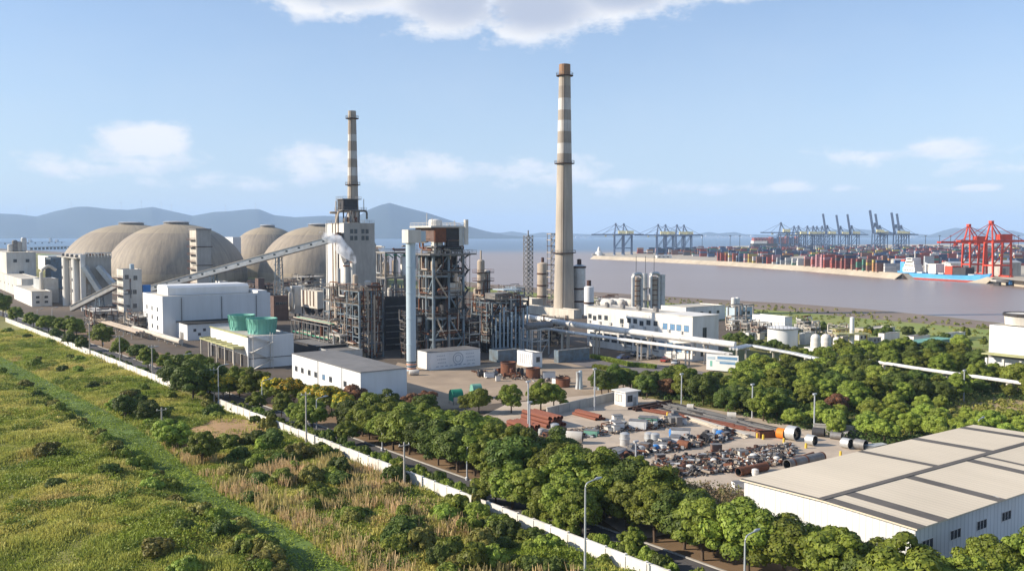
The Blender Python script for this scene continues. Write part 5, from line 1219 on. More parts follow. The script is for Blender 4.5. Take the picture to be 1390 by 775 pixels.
# lamp masts of the yard, port sheds, city strip
for i,px in enumerate((953,991,1004,1256,1275,1290,1376,1382)):
    p=G(px,340,QZ); t=thing('light_mast','tall thin light mast among the container stacks','light mast',p,0,'light masts of the container yard'); MB().beam((0,0,0),(0,0,34),.9).build('mast', M['steeldark'], t); MB().box(-2,-2,34,2,2,35.5).build('lamp_crown', M['steeldark'], t)
def portbox(label,px,yb,w,d,h,m,name='port_shed',yaw=.15):
    p=G(px,yb,QZ); t=thing(name,label,'building',p,yaw); b=MB().box(0,0,0,w,d,h*.86); b.build('wall', m, t); r=MB(); r.add([(-.5,-.5,h*.86),(w+.5,-.5,h*.86),(w+.5,d+.5,h*.86),(-.5,d+.5,h*.86),(-.5,d/2,h),(w+.5,d/2,h)],[(0,1,5,4),(2,3,4,5),(1,2,5),(3,0,4)]); r.build('roof', M['silver'], t)
    for i in range(int(w/7)): MB().box(2+7*i,-.1,1,5+7*i,.01,h*.5).build('door', M['steelgrey'], t)
portbox('cream port shed behind the red cranes',1358,375,20,16,14,M['conc']); portbox('pale long port shed beside the red crane legs',1290,369,34,14,10,M['offwhite']); portbox('white low shed on the quay edge by the middle cranes',892,350.4,24,8,5,M['white']); portbox('white low shed on the quay edge by the outer containers',1215,362,20,9,9,M['conc'])
t=thing('harbour_beacon','small white beacon house on the quay tip','beacon',G(813,347,QZ),0); MB().lathe([(7,0),(6,6),(3,8),(2,14),(.01,16)],14).build('tower', M['white'], t); MB().box(-12,-5,0,10,5,3).build('base', M['conc'], t)
wbw = mat('far_white_block', (.78,.78,.78), None, .05, .8)
bmesh_w = []
for w,h in ((60,26),(110,18),(40,34),(80,22)):
    b=MB().box(-w/2,-12,0,w/2,12,h); b.box(-w*.2,-8,h,w*.15,8,h+4)
    for i in range(5): b.box(-w*.45+i*w*.19,-12.3,h*.2,-w*.45+i*w*.19+w*.1,-12.0,h*.8)
    bmesh_w.append(b.mesh('waterfront_building', wbw))
rg = random.Random(9)
for px in list(range(956,1026,4))+[1224,1231,1238,1245,1360,1367,1374,1381,1388,1394,784,792,800]:
    o=link('waterfront_building', rg.choice(bmesh_w), None, G(px+rg.uniform(-1,1),323.4,-1), .1); tag(o,'tiny white waterfront building on the far shore','building','white waterfront buildings along the far shore')
# wind turbines on the ridge
tb=MB().lathe([(2.6,0),(1.6,86),(.01,87)],10).mesh('tower', M['white']); nb=MB().box(-5,-2,85,5,2,89.5).mesh('nacelle', M['white'])
blade=MB(); blade.add([(-1.2,-5.5,0),(1.2,-5.5,0),(.3,-5.5,44),(-.3,-5.5,44),(-1.2,-5.0,0),(1.2,-5.0,0),(.3,-5.2,44),(-.3,-5.2,44)],[(0,1,2,3),(7,6,5,4),(0,4,5,1),(1,5,6,2),(2,6,7,3),(3,7,4,0)]); blm=blade.mesh('blade', M['white'])
for px,py in ((36,289.5),(97,283),(165,282.5),(192,281.5),(219,283),(233,285.5),(306,286.5),(347,283.5)):
    p=AT(px,py+1.5,12000); t=thing('wind_turbine','white wind turbine on the wooded ridge behind the domes','wind turbine',p,0,'wind turbines on the ridge'); link('tower',tb,t); link('nacelle',nb,t)
    for k in range(3): o=link('blade',blm,t,(0,-1,87)); o.rotation_euler=(0,math.radians(20+120*k),0)
# blue cargo ship alongside
a=G(1222,377.5,-1.6); b=G(1348,384.5,-1.6); d=b-a; L_=math.hypot(d.x,d.y)
t=thing('cargo_ship','blue hulled cargo ship with white bridge at one end, moored under red cranes','ship',a,math.atan2(d.y,d.x))
hb_=mat('ship_blue',(.10,.36,.66),(.08,.30,.56),.2,.5); boot=mat('ship_boot_red',(.42,.08,.07),None,.2,.6)
st=[(0,.55,7.2),(.05,.9,6.8),(.15,1,6.0),(.5,1,5.4),(.8,1,6.0),(.92,.72,7.2),(.985,.3,8.2),(1.0,.04,8.6)]
def hull(z0f,z1f,m,nm,off=0):
    mb=MB(); vs=[]
    for f,wd,top in st:
        x=L_*f; w=7*wd
        for sy in (-1,1): vs += [(x - (0 if f<.9 else (1-z0f(top)/top)*2.5), sy*(w*.9+off), z0f(top)),(x,sy*(w+off),z1f(top))]
    n=len(st)
    for i in range(n-1):
        q=i*4; mb_f=[(q,q+4,q+5,q+1),(q+2,q+3,q+7,q+6),(q+1,q+5,q+7,q+3)]
        mb.add([vs[q+j] for j in range(8)],[(0,4,5,1),(2,3,7,6),(1,5,7,3),(0,2,6,4)])
    mb.add(vs[:4],[(0,1,3,2)]); mb.add(vs[-4:],[(0,2,3,1)]); return mb.build(nm,m,t)
hull(lambda z:-1.0,lambda z:1.4,boot,'boot_topping'); hull(lambda z:1.41,lambda z:2.0,M['white'],'draught_band',.02); hull(lambda z:2.01,lambda z:z,hb_,'hull')
o=MB(); 
for i,(x0,x1,z0,z1,w) in enumerate(((8,22,6.5,11,5.5),(9,21,11.1,14,5),(10,20,14.1,17,4.6),(12,19,17.1,20,5.6))):
    q=MB().box(x0,-w,z0,x1,w,z1).build('bridge_deck', M['white'], t)
    for j in range(6): MB().box(x0+1+j*(x1-x0-2)/6,-w-.05,z0+1.2,x0+2.2+j*(x1-x0-2)/6,-w+.01,z0+2.2).build('window', M['glass'], q)
MB().box(2,-2.5,7,7,2.5,16).build('funnel', hb_, t); MB().box(2.5,-2,16.1,6.5,2,18).build('funnel_top', crr, t); MB().beam((17,0,20),(17,0,27),.5).build('radar_mast', M['white'], t)
for x0,x1,m_,z in ((38,46,'white',15),(56,64,None,13.5),(64.5,78,'steeldark',12.5)): MB().box(x0,-5.5,6,x1,5.5,z).build('deck_cargo', crr if m_ is None else M[m_], t)
for x in (30,52): MB().beam((x,0,6),(x,0,16),1.2).build('crane_post', M['white'], t); MB().beam((x,0,15),(x+12,0,12),.8).build('crane_jib', M['white'], t)
MB().beam((L_*.96,0,8),(L_*.96,0,14),.5).build('fore_mast', M['white'], t)
for x0 in (24,48,80): MB().box(x0,-4.8,5.9,x0+6,4.8,7.2).build('hatch_cover', M['silver'], t)
# container ship behind the yard
t=thing('container_ship','container ship with white bridge and red boxes behind the quay stacks','ship',G(1020,337,0),.05)
MB().box(0,-14,0,150,14,14).build('hull', M['steeldark'], t); MB().box(2,-13,14,44,13,22).build('bridge_house', M['white'], t)
for i in range(5): 
    for j in range(2): MB().box(4+i*9,-12,22.1+j*5,11+i*9,12,26.8+j*5).build('container_stack', cm[[0,1,0,1,0][(i+j)%5]], t)
for i in range(12): MB().box(48+i*8,-13,14,55+i*8,13,[30,34,28,36][i%4]).build('container_stack', cm[[0,1,3,2,9,1][i%6]], t)
# dark jetty at the frame edge
a=G(1349,385,0); t=thing('wharf','dark piled wharf beside the red cranes with blue fenders','wharf',(a.x,a.y,0),-.05); MB().box(0,-4,1.6,160,6,3.2).build('deck', M['conc'], t)
for i in range(16): MB().box(2+10*i,-4.2,-2.5,4+10*i,5,1.59).build('pile', M['steeldark'], t)
for i in range(6): MB().box(10+14*i,-4.9,-.6,12.5+14*i,-4.21,3.4).build('fender', M['blue'], t)
# ================================================================ boundary wall, lamps, poles
m_wall = mat('whitewashed_wall', (.82,.79,.73), (.52,.46,.37), .45, .9, stretch=5, contrast=.8)
def wall_run(label, s0, s1, q=76.9, hh=1.85, step=3.4):
    a=SQ(s0,q); t=thing('boundary_wall',label,'wall',a,math.atan2(W_DIR.y,W_DIR.x)); L_=s1-s0; n=int(L_/step); step=L_/n
    for i in range(n):
        x=step*i; jz=.05*math.sin(i*2.1)
        MB().box(x+.16,-.11,-.1,x+step-.16,.11,hh-.18+jz).build('panel', m_wall, t); MB().box(x+.16,-.17,hh-.18+jz,x+step-.16,.17,hh+jz).build('coping', m_wall, t)
    for i in range(n+1): MB().box(step*i-.16,-.2,-.1,step*i+.16,.2,hh+.12).build('pier', m_wall, t)
    return t
wall_run('long white panel wall with piers between the overgrown field and the road',64,204)
wall_run('farther stretch of white panel wall running off to the lime silos',238,470)
def lamp(label, px, yt, yb, group=None):
    p=G(px,yb); h=ZAT(px,yt,p); t=thing('street_lamp',label,'street lamp',p,WANG,group)
    MB().tube([(0,0,0),(0,0,h*.5),(0,0,h-.5)],[.15,.12,.09],8).build('pole', M['lamp'], t); MB().lathe([(.3,0),(.3,.5),(.16,.7)],10).build('base', M['lamp'], t)
    MB().tube(arc_pts([(0,0,h-.5),(0,0,h),(1.7,0,h+.25)],.5,4),.075,8).build('arm', M['lamp'], t)
    MB().tube([(1.5,0,h+.22),(1.9,0,h+.27),(2.6,0,h+.30)],[.1,.2,.08],8).build('lamp_head', M['lamp'], t)
for px,yt,yb,lab in ((794,656,790,'tall grey street lamp in front of the white wall, nearest to the viewer'),(634,606,652,'grey street lamp at the kerb between wall and tree belt, middle of the row'),(1010,728,830,'grey street lamp rising out of the trees before the warehouse'),(519,571,612,'grey street lamp by the dark tree shadow near the yard entrance'),(430,541,590,'grey street lamp behind the round tree at the wall'),(356,517,560,'grey street lamp below the yellow flowering trees'),(297,497,548,'grey street lamp among dark trees at the cooling tower'),(248,482,515,'grey street lamp below the open cooling tower legs'),(204,472,497,'grey street lamp before the white hall at the road'),(140,445,469,'short grey street lamp beside the dark bush below the transfer tower'),(90,430,452,'grey street lamp below the short pale conveyor'),(71,418,440,'grey street lamp beside the small white house'),(51,420,443,'pale street lamp in front of the small white house'),(8,405,430,'farthest grey street lamp by the pump house'),(1327,570,604,'grey street lamp behind the warehouse roof'),(420,561,590,'short grey lamp beside the utility pole at the wall')):
    lamp(lab,px,yt,yb)
def upole(label, px, yt, yb, arm=True, mm='pole', r=.14):
    p=G(px,yb); h=ZAT(px,yt,p); t=thing('utility_pole',label,'pole',p,WANG); MB().tube([(0,0,0),(0,0,h)],[r*1.3,r],8).build('pole', M[mm], t)
    if arm: MB().beam((-1.0,0,h-.5),(1.0,0,h-.5),.12).build('crossarm', M[mm], t); [MB().lathe([(.07,h-.44),(.09,h-.3),(.04,h-.15),(.01,h-.14)],8,(x,0)).build('insulator', M['white'], t) for x in (-.85,0,.85)]
    else: MB().box(-.5,-.2,h-.25,.5,.2,h+.05).build('floodlight', M['lamp'], t)
for px,yt,yb,arm,lab in ((549,600,664,True,'thin utility pole against the white wall before the brown soil'),(416,532,605,True,'utility pole with crossarm behind the round tree'),(122,436,483,True,'utility pole standing at the farther white wall'),(207,468,516,True,'utility pole at the farther wall before the white hall'),(291,499,545,True,'grey utility pole by the end of the farther wall'),(220,553,592,True,'thin concrete pole standing in the field scrub'),(163,455,498,True,'utility pole at the farther wall below the transfer tower'),
    (717,517,585,False,'floodlight pole beside the rusty pipe stack'),(807,500,558,False,'floodlight pole behind the scrap yard hedge'),(925,507,549,False,'floodlight pole by the scrap yard fence near the long bars'),(1021,521,568,False,'floodlight pole by the fence, middle of the fence row'),(1105,534,588,False,'floodlight pole by the fence next to the black pipe mouths'),(863,598,634,False,'white floodlight pole between two scrap rows'),(719,545,592,False,'short white pole at the scrap yard edge before the rusty pipes'),(1308,502,545,False,'tall pole in front of the twin white pipes'),(1157,600,606,False,'short post at the warehouse roof corner')):
    upole(lab,px,yt,yb,arm,'pole' if arm else 'lamp')
# ================================================================ scrap yard
Z0 = .145
def S3(px,py): return G(px,py,Z0)
red = mat('red_oxide_pipe', (.27,.10,.06), (.17,.06,.04), 1.0, .85, contrast=.8)
def open_pipe(L_,R,t=.12,n=18):
    return MB().lathe([(R,-L_/2),(R,L_/2),(R-t,L_/2),(R-t,-L_/2),(R,-L_/2)],n)
def lay(mb, name, m, label, cat, p, yaw, r, group=None, inner=True):
    """an open steel tube lying on its side"""
    R_=Matrix.Rotation(math.pi/2,4,'Y'); mb.v=[tuple(R_@Vector(v)) for v in mb.v]
    o=mb.build(name,m,None,(p[0],p[1],p[2]+r),yaw); return tag(o,label,cat,group)
# stacks of red brown pipes
va = math.atan2(V.y,V.x)
prot=None
for (px,py,n,L_,R,zz) in ((738,574,6,9.5,.42,3),(712,582,5,7.5,.40,2),(800,566,4,8,.3,2)):
    base=S3(px,py)
    for lv_ in range(zz):
        for i in range(n-lv_):
            q=base+U*((i+lv_*.5-n/2)*R*2.05)+V*random.uniform(-.5,.5); z=Z0+R+lv_*R*1.78
            if prot is None:
                mb=open_pipe(1,1,.12); R_=Matrix.Rotation(math.pi/2,4,'Y'); mb.v=[tuple(R_@Vector(v)) for v in mb.v]; prot=mb.mesh('steel_pipe', red)
            o=link('steel_pipe',prot,None,(q.x,q.y,z),va+random.uniform(-.03,.03)); o.scale=(L_,R,R)
            tag(o,['red brown steel pipe in the tall stack behind the scrap rows','red brown steel pipe in the low stack beside the short white pole','thin red brown steel pipe in the loose heap towards the guard hut'][(738,712,800).index(px)],'pipe','red brown pipes in stack at column %d'%px)
# long bars and beams along the fence
bar=MB().box(-.5,-.5,0,.5,.5,1); 
def bars(px0,py0,px1,py1,n,wid,m,name,lab,grp,L_=(8,12),w=.3,hh=.25):
    a,b=S3(px0,py0),S3(px1,py1); d=(b-a); nrm=Vector((-d.y,d.x,0)).normalized(); ang=math.atan2(d.y,d.x)
    I=MB(); I.box(-.5,-.5,0,.5,.5,.2); I.box(-.5,-.12,.2,.5,.12,.8); I.box(-.5,-.5,.8,.5,.5,1); me=I.mesh(name,m)
    for i in range(n):
        f=(i+.5)/n; q=a+d*f+nrm*random.uniform(-wid,wid); o=link(name,me,None,(q.x,q.y,Z0+random.choice([0,0,hh])),ang+random.uniform(-.06,.06)); o.scale=(random.uniform(*L_),w*random.uniform(.7,1.6),hh*random.uniform(.7,1.5)); tag(o,lab,'beam',grp)
bars(905,551,1050,586,46,3.2,M['steelgrey'],'steel_beam','long grey steel beam lying flat in the sheaf along the fence','grey beams along the fence')
bars(905,551,1050,586,26,3.5,M['steeldark'],'steel_beam','long dark steel beam lying flat in the sheaf along the fence','dark beams along the fence')
bars(893,560,1010,582,30,1.0,red,'rusty_beam','long rust red beam in the line on the yard side of the grey sheaf','rust red beams beside the grey sheaf',w=.45)
bars(868,556,905,549,14,1.6,M['rustdark'],'bent_beam','short dark beam in the tangled heap beside the guard hut','tangled dark beams by the guard hut',L_=(4,7),hh=.5)
bars(948,573,1004,590,5,.4,M['concl'],'concrete_beam','pale concrete beam lying along the yard lane','pale concrete beams in the lane',w=.9,hh=.6)
# big open cylinders by the fence
def cyl_item(label,px,py,r_px,len_px,m,yaw,name='pipe_section',up=False):
    p=S3(px,py); k=p.y*_c/F; R=r_px*k; L_=len_px*k
    t=thing(name,label,'pipe',(p.x,p.y,Z0),yaw)
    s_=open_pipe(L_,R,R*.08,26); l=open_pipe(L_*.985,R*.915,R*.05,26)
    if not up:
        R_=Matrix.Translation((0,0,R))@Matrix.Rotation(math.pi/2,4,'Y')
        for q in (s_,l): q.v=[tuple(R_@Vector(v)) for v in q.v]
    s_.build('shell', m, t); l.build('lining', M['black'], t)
    rm=MB().lathe([(R*1.04,L_/2-.12),(R*1.04,L_/2),(R*.98,L_/2),(R*.98,L_/2-.12),(R*1.04,L_/2-.12)],26)
    if not up: rm.v=[tuple(R_@Vector(v)) for v in rm.v]
    rm.build('flange', m, t); return t
for a_ in (('bright orange pipe section with dark mouth at the head of the fence row',1061,595,7.2,11,M['orange'],-.8),('largest grey pipe section, wide dark mouth, beside the orange one',1076,597,9.8,14,M['silver'],-.85),('small pale pipe section with dark mouth past the largest grey one',1101,604,7.2,12,M['silver'],-.85),('dark grey pipe section lying behind the small pale one',1111,592,6,16,M['steeldark'],-.5),('dark tube under the concrete slab by the fence',1135,596,5,15,M['steelgrey'],-.6),('black mouthed tube nearest the fence slab',1148,594,5,9,M['steelgrey'],-.8),('pale pipe section, first of the last pair',1149,608,7.0,12,M['silver'],-.9),('grey pipe section with wide black mouth, second of the last pair',1168,610,7.2,15,M['steelgrey'],-.85),('cream ring lying by the fence near the grey beams',993,568,4.5,12,M['offwhite'],-.25),('cream ring by the fence next to the tangled beams',937,556,4,9,M['offwhite'],-.3)): cyl_item(*a_)
for lab,x0,y0,x1,y1,rp,m in (('long grey pipe with rusty mouth beside the warehouse',1068,637,1116,626,6.8,M['steelgrey']),('long rusty brown pipe before the white drums',1002,646,1040,638,5.8,M['rust']),('thin rusty pipe lying behind the long grey pipe',1062,630,1104,617,2.2,M['rust']),('long pale girder pipe at the rim of the scrap rows',1028,616,1062,626,2.0,M['offwhite'])):
    a,b=S3(x0,y0),S3(x1,y1); k=(a.y+b.y)/2/F; L_=(b-a).length; mid=(a+b)/2; t=cyl_item(lab,695,600,1,1,m,0); t.location=(mid.x,mid.y,Z0); t.rotation_euler=(0,0,math.atan2((a-b).y,(a-b).x))
    for c in list(t.children): bpy.data.objects.remove(c)
    R=rp*k
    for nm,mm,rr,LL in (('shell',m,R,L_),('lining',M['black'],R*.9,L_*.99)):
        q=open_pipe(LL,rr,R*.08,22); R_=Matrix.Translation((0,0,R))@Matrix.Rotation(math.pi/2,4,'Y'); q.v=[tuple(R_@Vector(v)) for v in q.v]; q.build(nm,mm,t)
    if rp>5:
        for e in (-.48,.0,.35): q=open_pipe(.3,R*1.05,R*.1,22); R_=Matrix.Translation((L_*e,0,R))@Matrix.Rotation(math.pi/2,4,'Y'); q.v=[tuple(R_@Vector(v)) for v in q.v]; q.build('flange', M['rust'], t)
p=S3(1041,593); t=thing('skip','rust red open skip beside the orange pipe section','skip',p,.2); b=MB()
for x0,y0,x1,y1 in ((-2,-.9,2,-.8),(-2,.8,2,.9),(-2,-.8,-1.9,.8),(1.9,-.8,2,.8)): b.box(x0,y0,0,x1,y1,1.2)
b.build('side', M['rust'], t); MB().box(-1.9,-.8,.05,1.9,.8,.15).build('floor', M['rustdark'], t)
p=S3(1133,590); t=thing('concrete_slab','weathered upright concrete slab by the fence tubes','slab',p,-.35); MB().prism([(-4,0),(4,0),(4,.4),(-4,.4)],0,1.8).build('slab', M['conc'], t); MB().box(-4.1,-.1,1.8,4.1,.5,2.0).build('coping', M['conc'], t)
p=S3(1186,612); t=thing('sheet_heap','crumpled pale sheet metal lying by the warehouse corner','sheet metal',p,.2); b=MB()
for i in range(6): z=.2*i; b.add([(-2+.3*i,-1,z+.1),(2,-1.2,z+.5),(2.3,1,z+.3),(-2,1.2,z)],[(0,1,2,3)])
b.build('sheet', M['silver'], t)
# heaps of mixed scrap
def proto(name, parts):
    return (name, [(pn, mb.mesh(pn, m)) for pn, mb, m in parts])
def cab(m, w=1.6,d=1.2,h=1.7): 
    return proto('scrap_cabinet',[('casing',MB().box(-w/2,-d/2,.05,w/2,d/2,h),m),('door',MB().box(-w*.42,-d/2-.05,.15,w*.42,-d/2-.01,h-.15),m),('top',MB().box(-w/2-.06,-d/2-.06,h,w/2+.06,d/2+.06,h+.1),M['steelgrey'])])
def drum(m,r=.75,h=1.8): return proto('scrap_drum',[('shell',MB().lathe([(r,0),(r,h),(r*.6,h+.15),(.01,h+.2)],18),m),('hoop',MB().lathe([(r,h*.5),(r+.07,h*.5+.05),(r+.07,h*.5+.2),(r,h*.5+.25)],18),m)])
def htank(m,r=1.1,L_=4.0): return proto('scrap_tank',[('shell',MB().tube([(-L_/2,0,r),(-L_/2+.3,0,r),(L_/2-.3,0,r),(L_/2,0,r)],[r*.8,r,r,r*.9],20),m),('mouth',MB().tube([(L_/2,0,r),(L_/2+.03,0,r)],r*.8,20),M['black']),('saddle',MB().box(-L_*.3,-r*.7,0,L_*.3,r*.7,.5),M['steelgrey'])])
def motor(m): return proto('scrap_machine',[('housing',MB().tube([(-.9,0,.8),(.9,0,.8)],.7,14),m),('shaft',MB().tube([(.9,0,.8),(1.5,0,.8)],.18,8),M['steelgrey']),('foot',MB().box(-.8,-.8,0,.8,.8,.15),M['rustdark']),('terminal_box',MB().box(-.3,-.4,1.4,.4,.3,1.9),m)])
def frame_(m): 
    b=MB()
    for x in (-1.2,1.2):
        for y in (-.7,.7): b.beam((x,y,0),(x,y,1.4),.16)
    for z in (.2,1.4):
        for y in (-.7,.7): b.beam((-1.2,y,z),(1.2,y,z),.14)
        for x in (-1.2,1.2): b.beam((x,-.7,z),(x,.7,z),.14)
    return proto('steel_rack',[('frame',b,m),('tray',MB().box(-1.1,-.6,.5,1.1,.6,.6),m)])
def elbow(m): return proto('pipe_bend',[('pipe',MB().tube(arc_pts([(-1.4,0,.45),(.4,0,.45),(.4,0,1.9)],.8,6),.4,14),m),('flange',MB().tube([(-1.45,0,.45),(-1.3,0,.45)],.58,14),m)])
def reel(m): 
    b=MB(); return proto('cable_reel',[('flange',MB().tube([(0,-.5,.9),(0,-.4,.9)],.9,18),m),('flange',MB().tube([(0,.4,.9),(0,.5,.9)],.9,18),m),('core',MB().tube([(0,-.4,.9),(0,.4,.9)],.5,14),M['black'])])
kinds=[('white cabinet',cab(M['white'])),('cream box',cab(M['offwhite'],2.4,1.5,1.8)),('pale green cabinet',cab(M['tarppale'],3.0,1.6,1.2)),('rusty cabinet',cab(M['rust'],1.8,1.2,1.3)),('grey cabinet',cab(M['steelgrey'],1.4,1.2,1.9)),('pale drum',drum(M['silver'])),('white drum',drum(M['white'],.8,1.6)),('rusty drum',drum(M['rust'],.6,1.2)),('blue drum',drum(M['blue'],.6,1.1)),('white tank',htank(M['offwhite'])),('rusty tank',htank(M['rust'],.8,2.6)),('grey motor',motor(M['steelgrey'])),('dark motor',motor(M['steeldark'])),('beige motor',motor(M['beige'])),('rusty frame',frame_(M['rust'])),('dark frame',frame_(M['steeldark'])),('rusty pipe bend',elbow(M['rust'])),('grey pipe bend',elbow(M['silver'])),('dark reel',reel(M['steeldark'])),('white box',cab(M['whiteclean'],3.4,2.0,1.7)),('blue crate',cab(M['blue'],1.6,1.2,.8)),('brown crate',cab(M['brownclad'],2.2,1.4,1.5))]
kd=dict(kinds)
def put(kname, px, py, where, rg, yaw=None, sc_=1.0, grp=True, z=0):
    nm,ps=kd[kname]; p=S3(px,py); t=thing(nm,f'{kname} {where}','scrap',(p.x,p.y,Z0+z),rg.uniform(0,6.28) if yaw is None else yaw,f'{kname} {where}' if grp else None); t.scale=(sc_,)*3
    for pn,me in ps: link(pn,me,t)
    return t
rows=[((734,596,925,573),5.5,42,'in the scrap row next to the rusty pipes',['white cabinet','cream box','white drum','pale drum','rusty cabinet','dark motor','grey motor','white tank','pale green cabinet','rusty tank','beige motor','dark frame','rusty frame','white box','grey pipe bend','grey cabinet','white cabinet','cream box']),
      ((830,622,992,592),6.5,46,'in the middle scrap row',['rusty cabinet','pale drum','dark motor','rusty pipe bend','white box','rusty frame','dark frame','beige motor','grey motor','rusty drum','rusty tank','cream box','dark reel','white drum','blue drum','brown crate']),
      ((888,640,1075,616),13,80,'in the broad dark scrap row by the warehouse',['dark motor','rusty drum','dark frame','rusty frame','rusty pipe bend','dark reel','grey motor','brown crate','blue crate','rusty tank','grey pipe bend','beige motor','white drum','rusty cabinet','dark motor','dark frame'])]
rg=random.Random(77)
deb_m=[M['rust'],M['rustdark'],M['steeldark'],M['steelgrey'],M['beige'],M['silver'],M['framebrown'],M['steeldark']]
for (x0,y0,x1,y1),half,n,where,kk in rows:
    for i in range(n):
        f=rg.random(); px=x0+(x1-x0)*f+rg.uniform(-4,4); py=y0+(y1-y0)*f+rg.uniform(-half,half)*.8
        put(kk[i%len(kk)] if i < len(kk) else rg.choice(kk),px,py,where,rg,sc_=rg.uniform(.42,.75) if half>10 else rg.uniform(.6,1.0))
    d=MB()
    for i in range(int(n*(34 if half>10 else 18))):
        f=rg.random(); r2=rg.uniform(-1,1); px=x0+(x1-x0)*f; py=y0+(y1-y0)*f+r2*half; p=S3(px,py); z=Z0+.1+abs(rg.gauss(0,.38))*(1-.6*abs(r2)); a=rg.uniform(0,6.28); tl=rg.uniform(-.35,.35); k=rg.random(); mi=rg.randrange(8)
        L_=rg.uniform(.2,1.3); dx,dy=math.cos(a)*L_,math.sin(a)*L_
        if k<.55: d.beam((p.x-dx,p.y-dy,z),(p.x+dx,p.y+dy,z+tl),rg.uniform(.05,.16),rg.uniform(.05,.22),mi)
        elif k<.8: d.tube([(p.x-dx*.7,p.y-dy*.7,z+.1),(p.x+dx*.7,p.y+dy*.7,z+.1+tl)],rg.uniform(.08,.26),8,mi)
        else: s_=rg.uniform(.12,.42); d.prism([(p.x+s_*math.cos(a+j*1.57),p.y+s_*math.sin(a+j*1.57)) for j in range(4)],z-.1,z+s_,mi)
    o=d.build('scrap_debris',deb_m); o['kind']='stuff'; o['label']='loose metal scrap '+where
for kn,px,py,wh,yw,s_ in (('white tank',776,601,'with dark open mouth at the near end of the first scrap row',-.2,1.05),('pale drum',753,590,'standing at the end of the first scrap row',0,1.2),('rusty drum',757,578,'on top of the debris by the rusty pipes',0,1.0),('white box',866,582,'in the middle of the first scrap row beside a green one',-.3,1.05),('white cabinet',838,577,'tallest in the first scrap row',.2,1.25),('pale green cabinet',880,576,'lying across the first scrap row end',-.3,1.3),('pale drum',848,604,'first of the three standing in the middle scrap row',0,1.25),('pale drum',881,603,'second of the three standing in the middle scrap row',0,1.2),('pale drum',889,604,'third of the three standing in the middle scrap row',0,1.2),('white box',924,595,'with blue end in the middle scrap row',-.2,1.1),('blue drum',913,592,'leaning on the white box in the middle scrap row',0,1.2),('blue drum',977,594,'near the far end of the middle scrap row',0,1.2),('brown crate',896,625,'standing alone before the broad dark scrap row',.3,.75),('blue crate',931,627,'on top of the broad dark scrap row',.2,1.1),('blue crate',912,632,'at the front of the broad dark scrap row',.5,.9),('brown crate',972,612,'tall box at the back of the broad dark scrap row',.1,.85),('cream box',1007,622,'at the far side of the broad dark scrap row',.4,.8),('white drum',1025,646,'lying beside the rusty brown pipe',.4,.7),('white box',1003,662,'at the warehouse corner',.2,.6),('white drum',1054,628,'at the mouth of the long grey pipe',0,.65),('grey motor',914,570,'alone past the end of the first scrap row',.5,1.1),('blue drum',752,605,'alone beside the street trees',0,1.1)):
    put(kn,px,py,wh,rg,yw,s_,False)
# yellow bollards in the lane
bp=MB().lathe([(.25,0),(.22,.9),(.01,1.0)],10); bme=bp.mesh('bollard',M['yellow'])
for i,(px,py) in enumerate(((1094,608),(1064,601),(1141,619),(1036,596),(1028,594),(919,566),(906,565))):
    o=link('bollard',bme,None,S3(px,py)); tag(o,'small yellow marker post on the yard lane','bollard','yellow marker posts on the yard lane')
# things lying in the front yard
for kn,px,py,wh,yw,s_ in (('dark motor',653,511,'first of the heap by the mural shed yard',.3,1.0),('white box',664,512,'lying in the heap before the rusty tanks',.2,.8),('grey motor',671,511,'in the heap before the rusty tanks',1.,1.1),('rusty cabinet',676,506,'in the heap before the rusty tanks',1.,1.1),('rusty frame',700,513,'between the two rusty tanks',1.,1.0),('dark reel',706,509,'between the two rusty tanks',1.,1.2),('white cabinet',676,517,'beside the heap in the front yard',.2,.8),('white box',745,513,'beside the lone rusty tank',.1,1.0),('white box',757,520,'beside the squat rusty tank',.6,.8),('white tank',562,509,'lying at the foot of the striped duct',.2,.7),('rusty drum',770,520,'behind the squat rusty tank',.2,1.3),('rusty pipe bend',692,512,'under the tank with the black hose',.2,1.3)):
    put(kn,px,py,wh,rg,yw,s_,False)
d=MB()
for i in range(160):
    px=rg.uniform(645,770); p=G(px,511+rg.uniform(-4,5)+ (px-700)*.06,.11); a=rg.uniform(0,6.28); L_=rg.uniform(.3,1.4); d.beam((p.x,p.y,.25),(p.x+L_*math.cos(a),p.y+L_*math.sin(a),.25+rg.uniform(0,.6)),rg.uniform(.1,.35),None,rg.randrange(8))
o=d.build('scrap_debris',deb_m); o['kind']='stuff'; o['label']='loose scrap on the front yard by the rusty tanks'
# parked cars by the offices
def car(label,px,py,mm,yaw):
    p=G(px,py,.11); t=thing('parked_car',label,'car',p,yaw)
    b=MB(); prf=[(-2.1,.35),(-2.15,.75),(-1.5,.95),(1.0,.95),(2.1,.8),(2.15,.35)]; n=len(prf); b.add([(x,-.85,z) for x,z in prf]+[(x,.85,z) for x,z in prf],[tuple(range(n)),tuple(range(2*n-1,n-1,-1))]+[(i,n+i,n+(i+1)%n,(i+1)%n) for i in range(n)]); b.build('body', M[mm], t)
    c=MB(); prf=[(-1.45,.96),(-1.0,1.45),(.3,1.48),(1.0,.96)]; c.add([(x,-.8 if z<1 else -.65,z) for x,z in prf]+[(x,.8 if z<1 else .65,z) for x,z in prf],[(0,1,2,3),(7,6,5,4)]+[(i,4+i,4+(i+1)%4,(i+1)%4) for i in range(4)]); o=c.build('cabin', M['glass'], t)
    MB().box(-.95,-.62,1.46,.28,.62,1.52).build('roof', M[mm], t)
    for x in (-1.3,1.35):
        for y in (-.8,.8): w=MB().tube([(x,y-.1,.33),(x,y+.1,.33)],.33,14).build('wheel', M['tyre'], t)
    for y in (-.6,.6): MB().box(2.1,y-.2,.55,2.17,y+.2,.7).build('headlight', M['silver'], t)
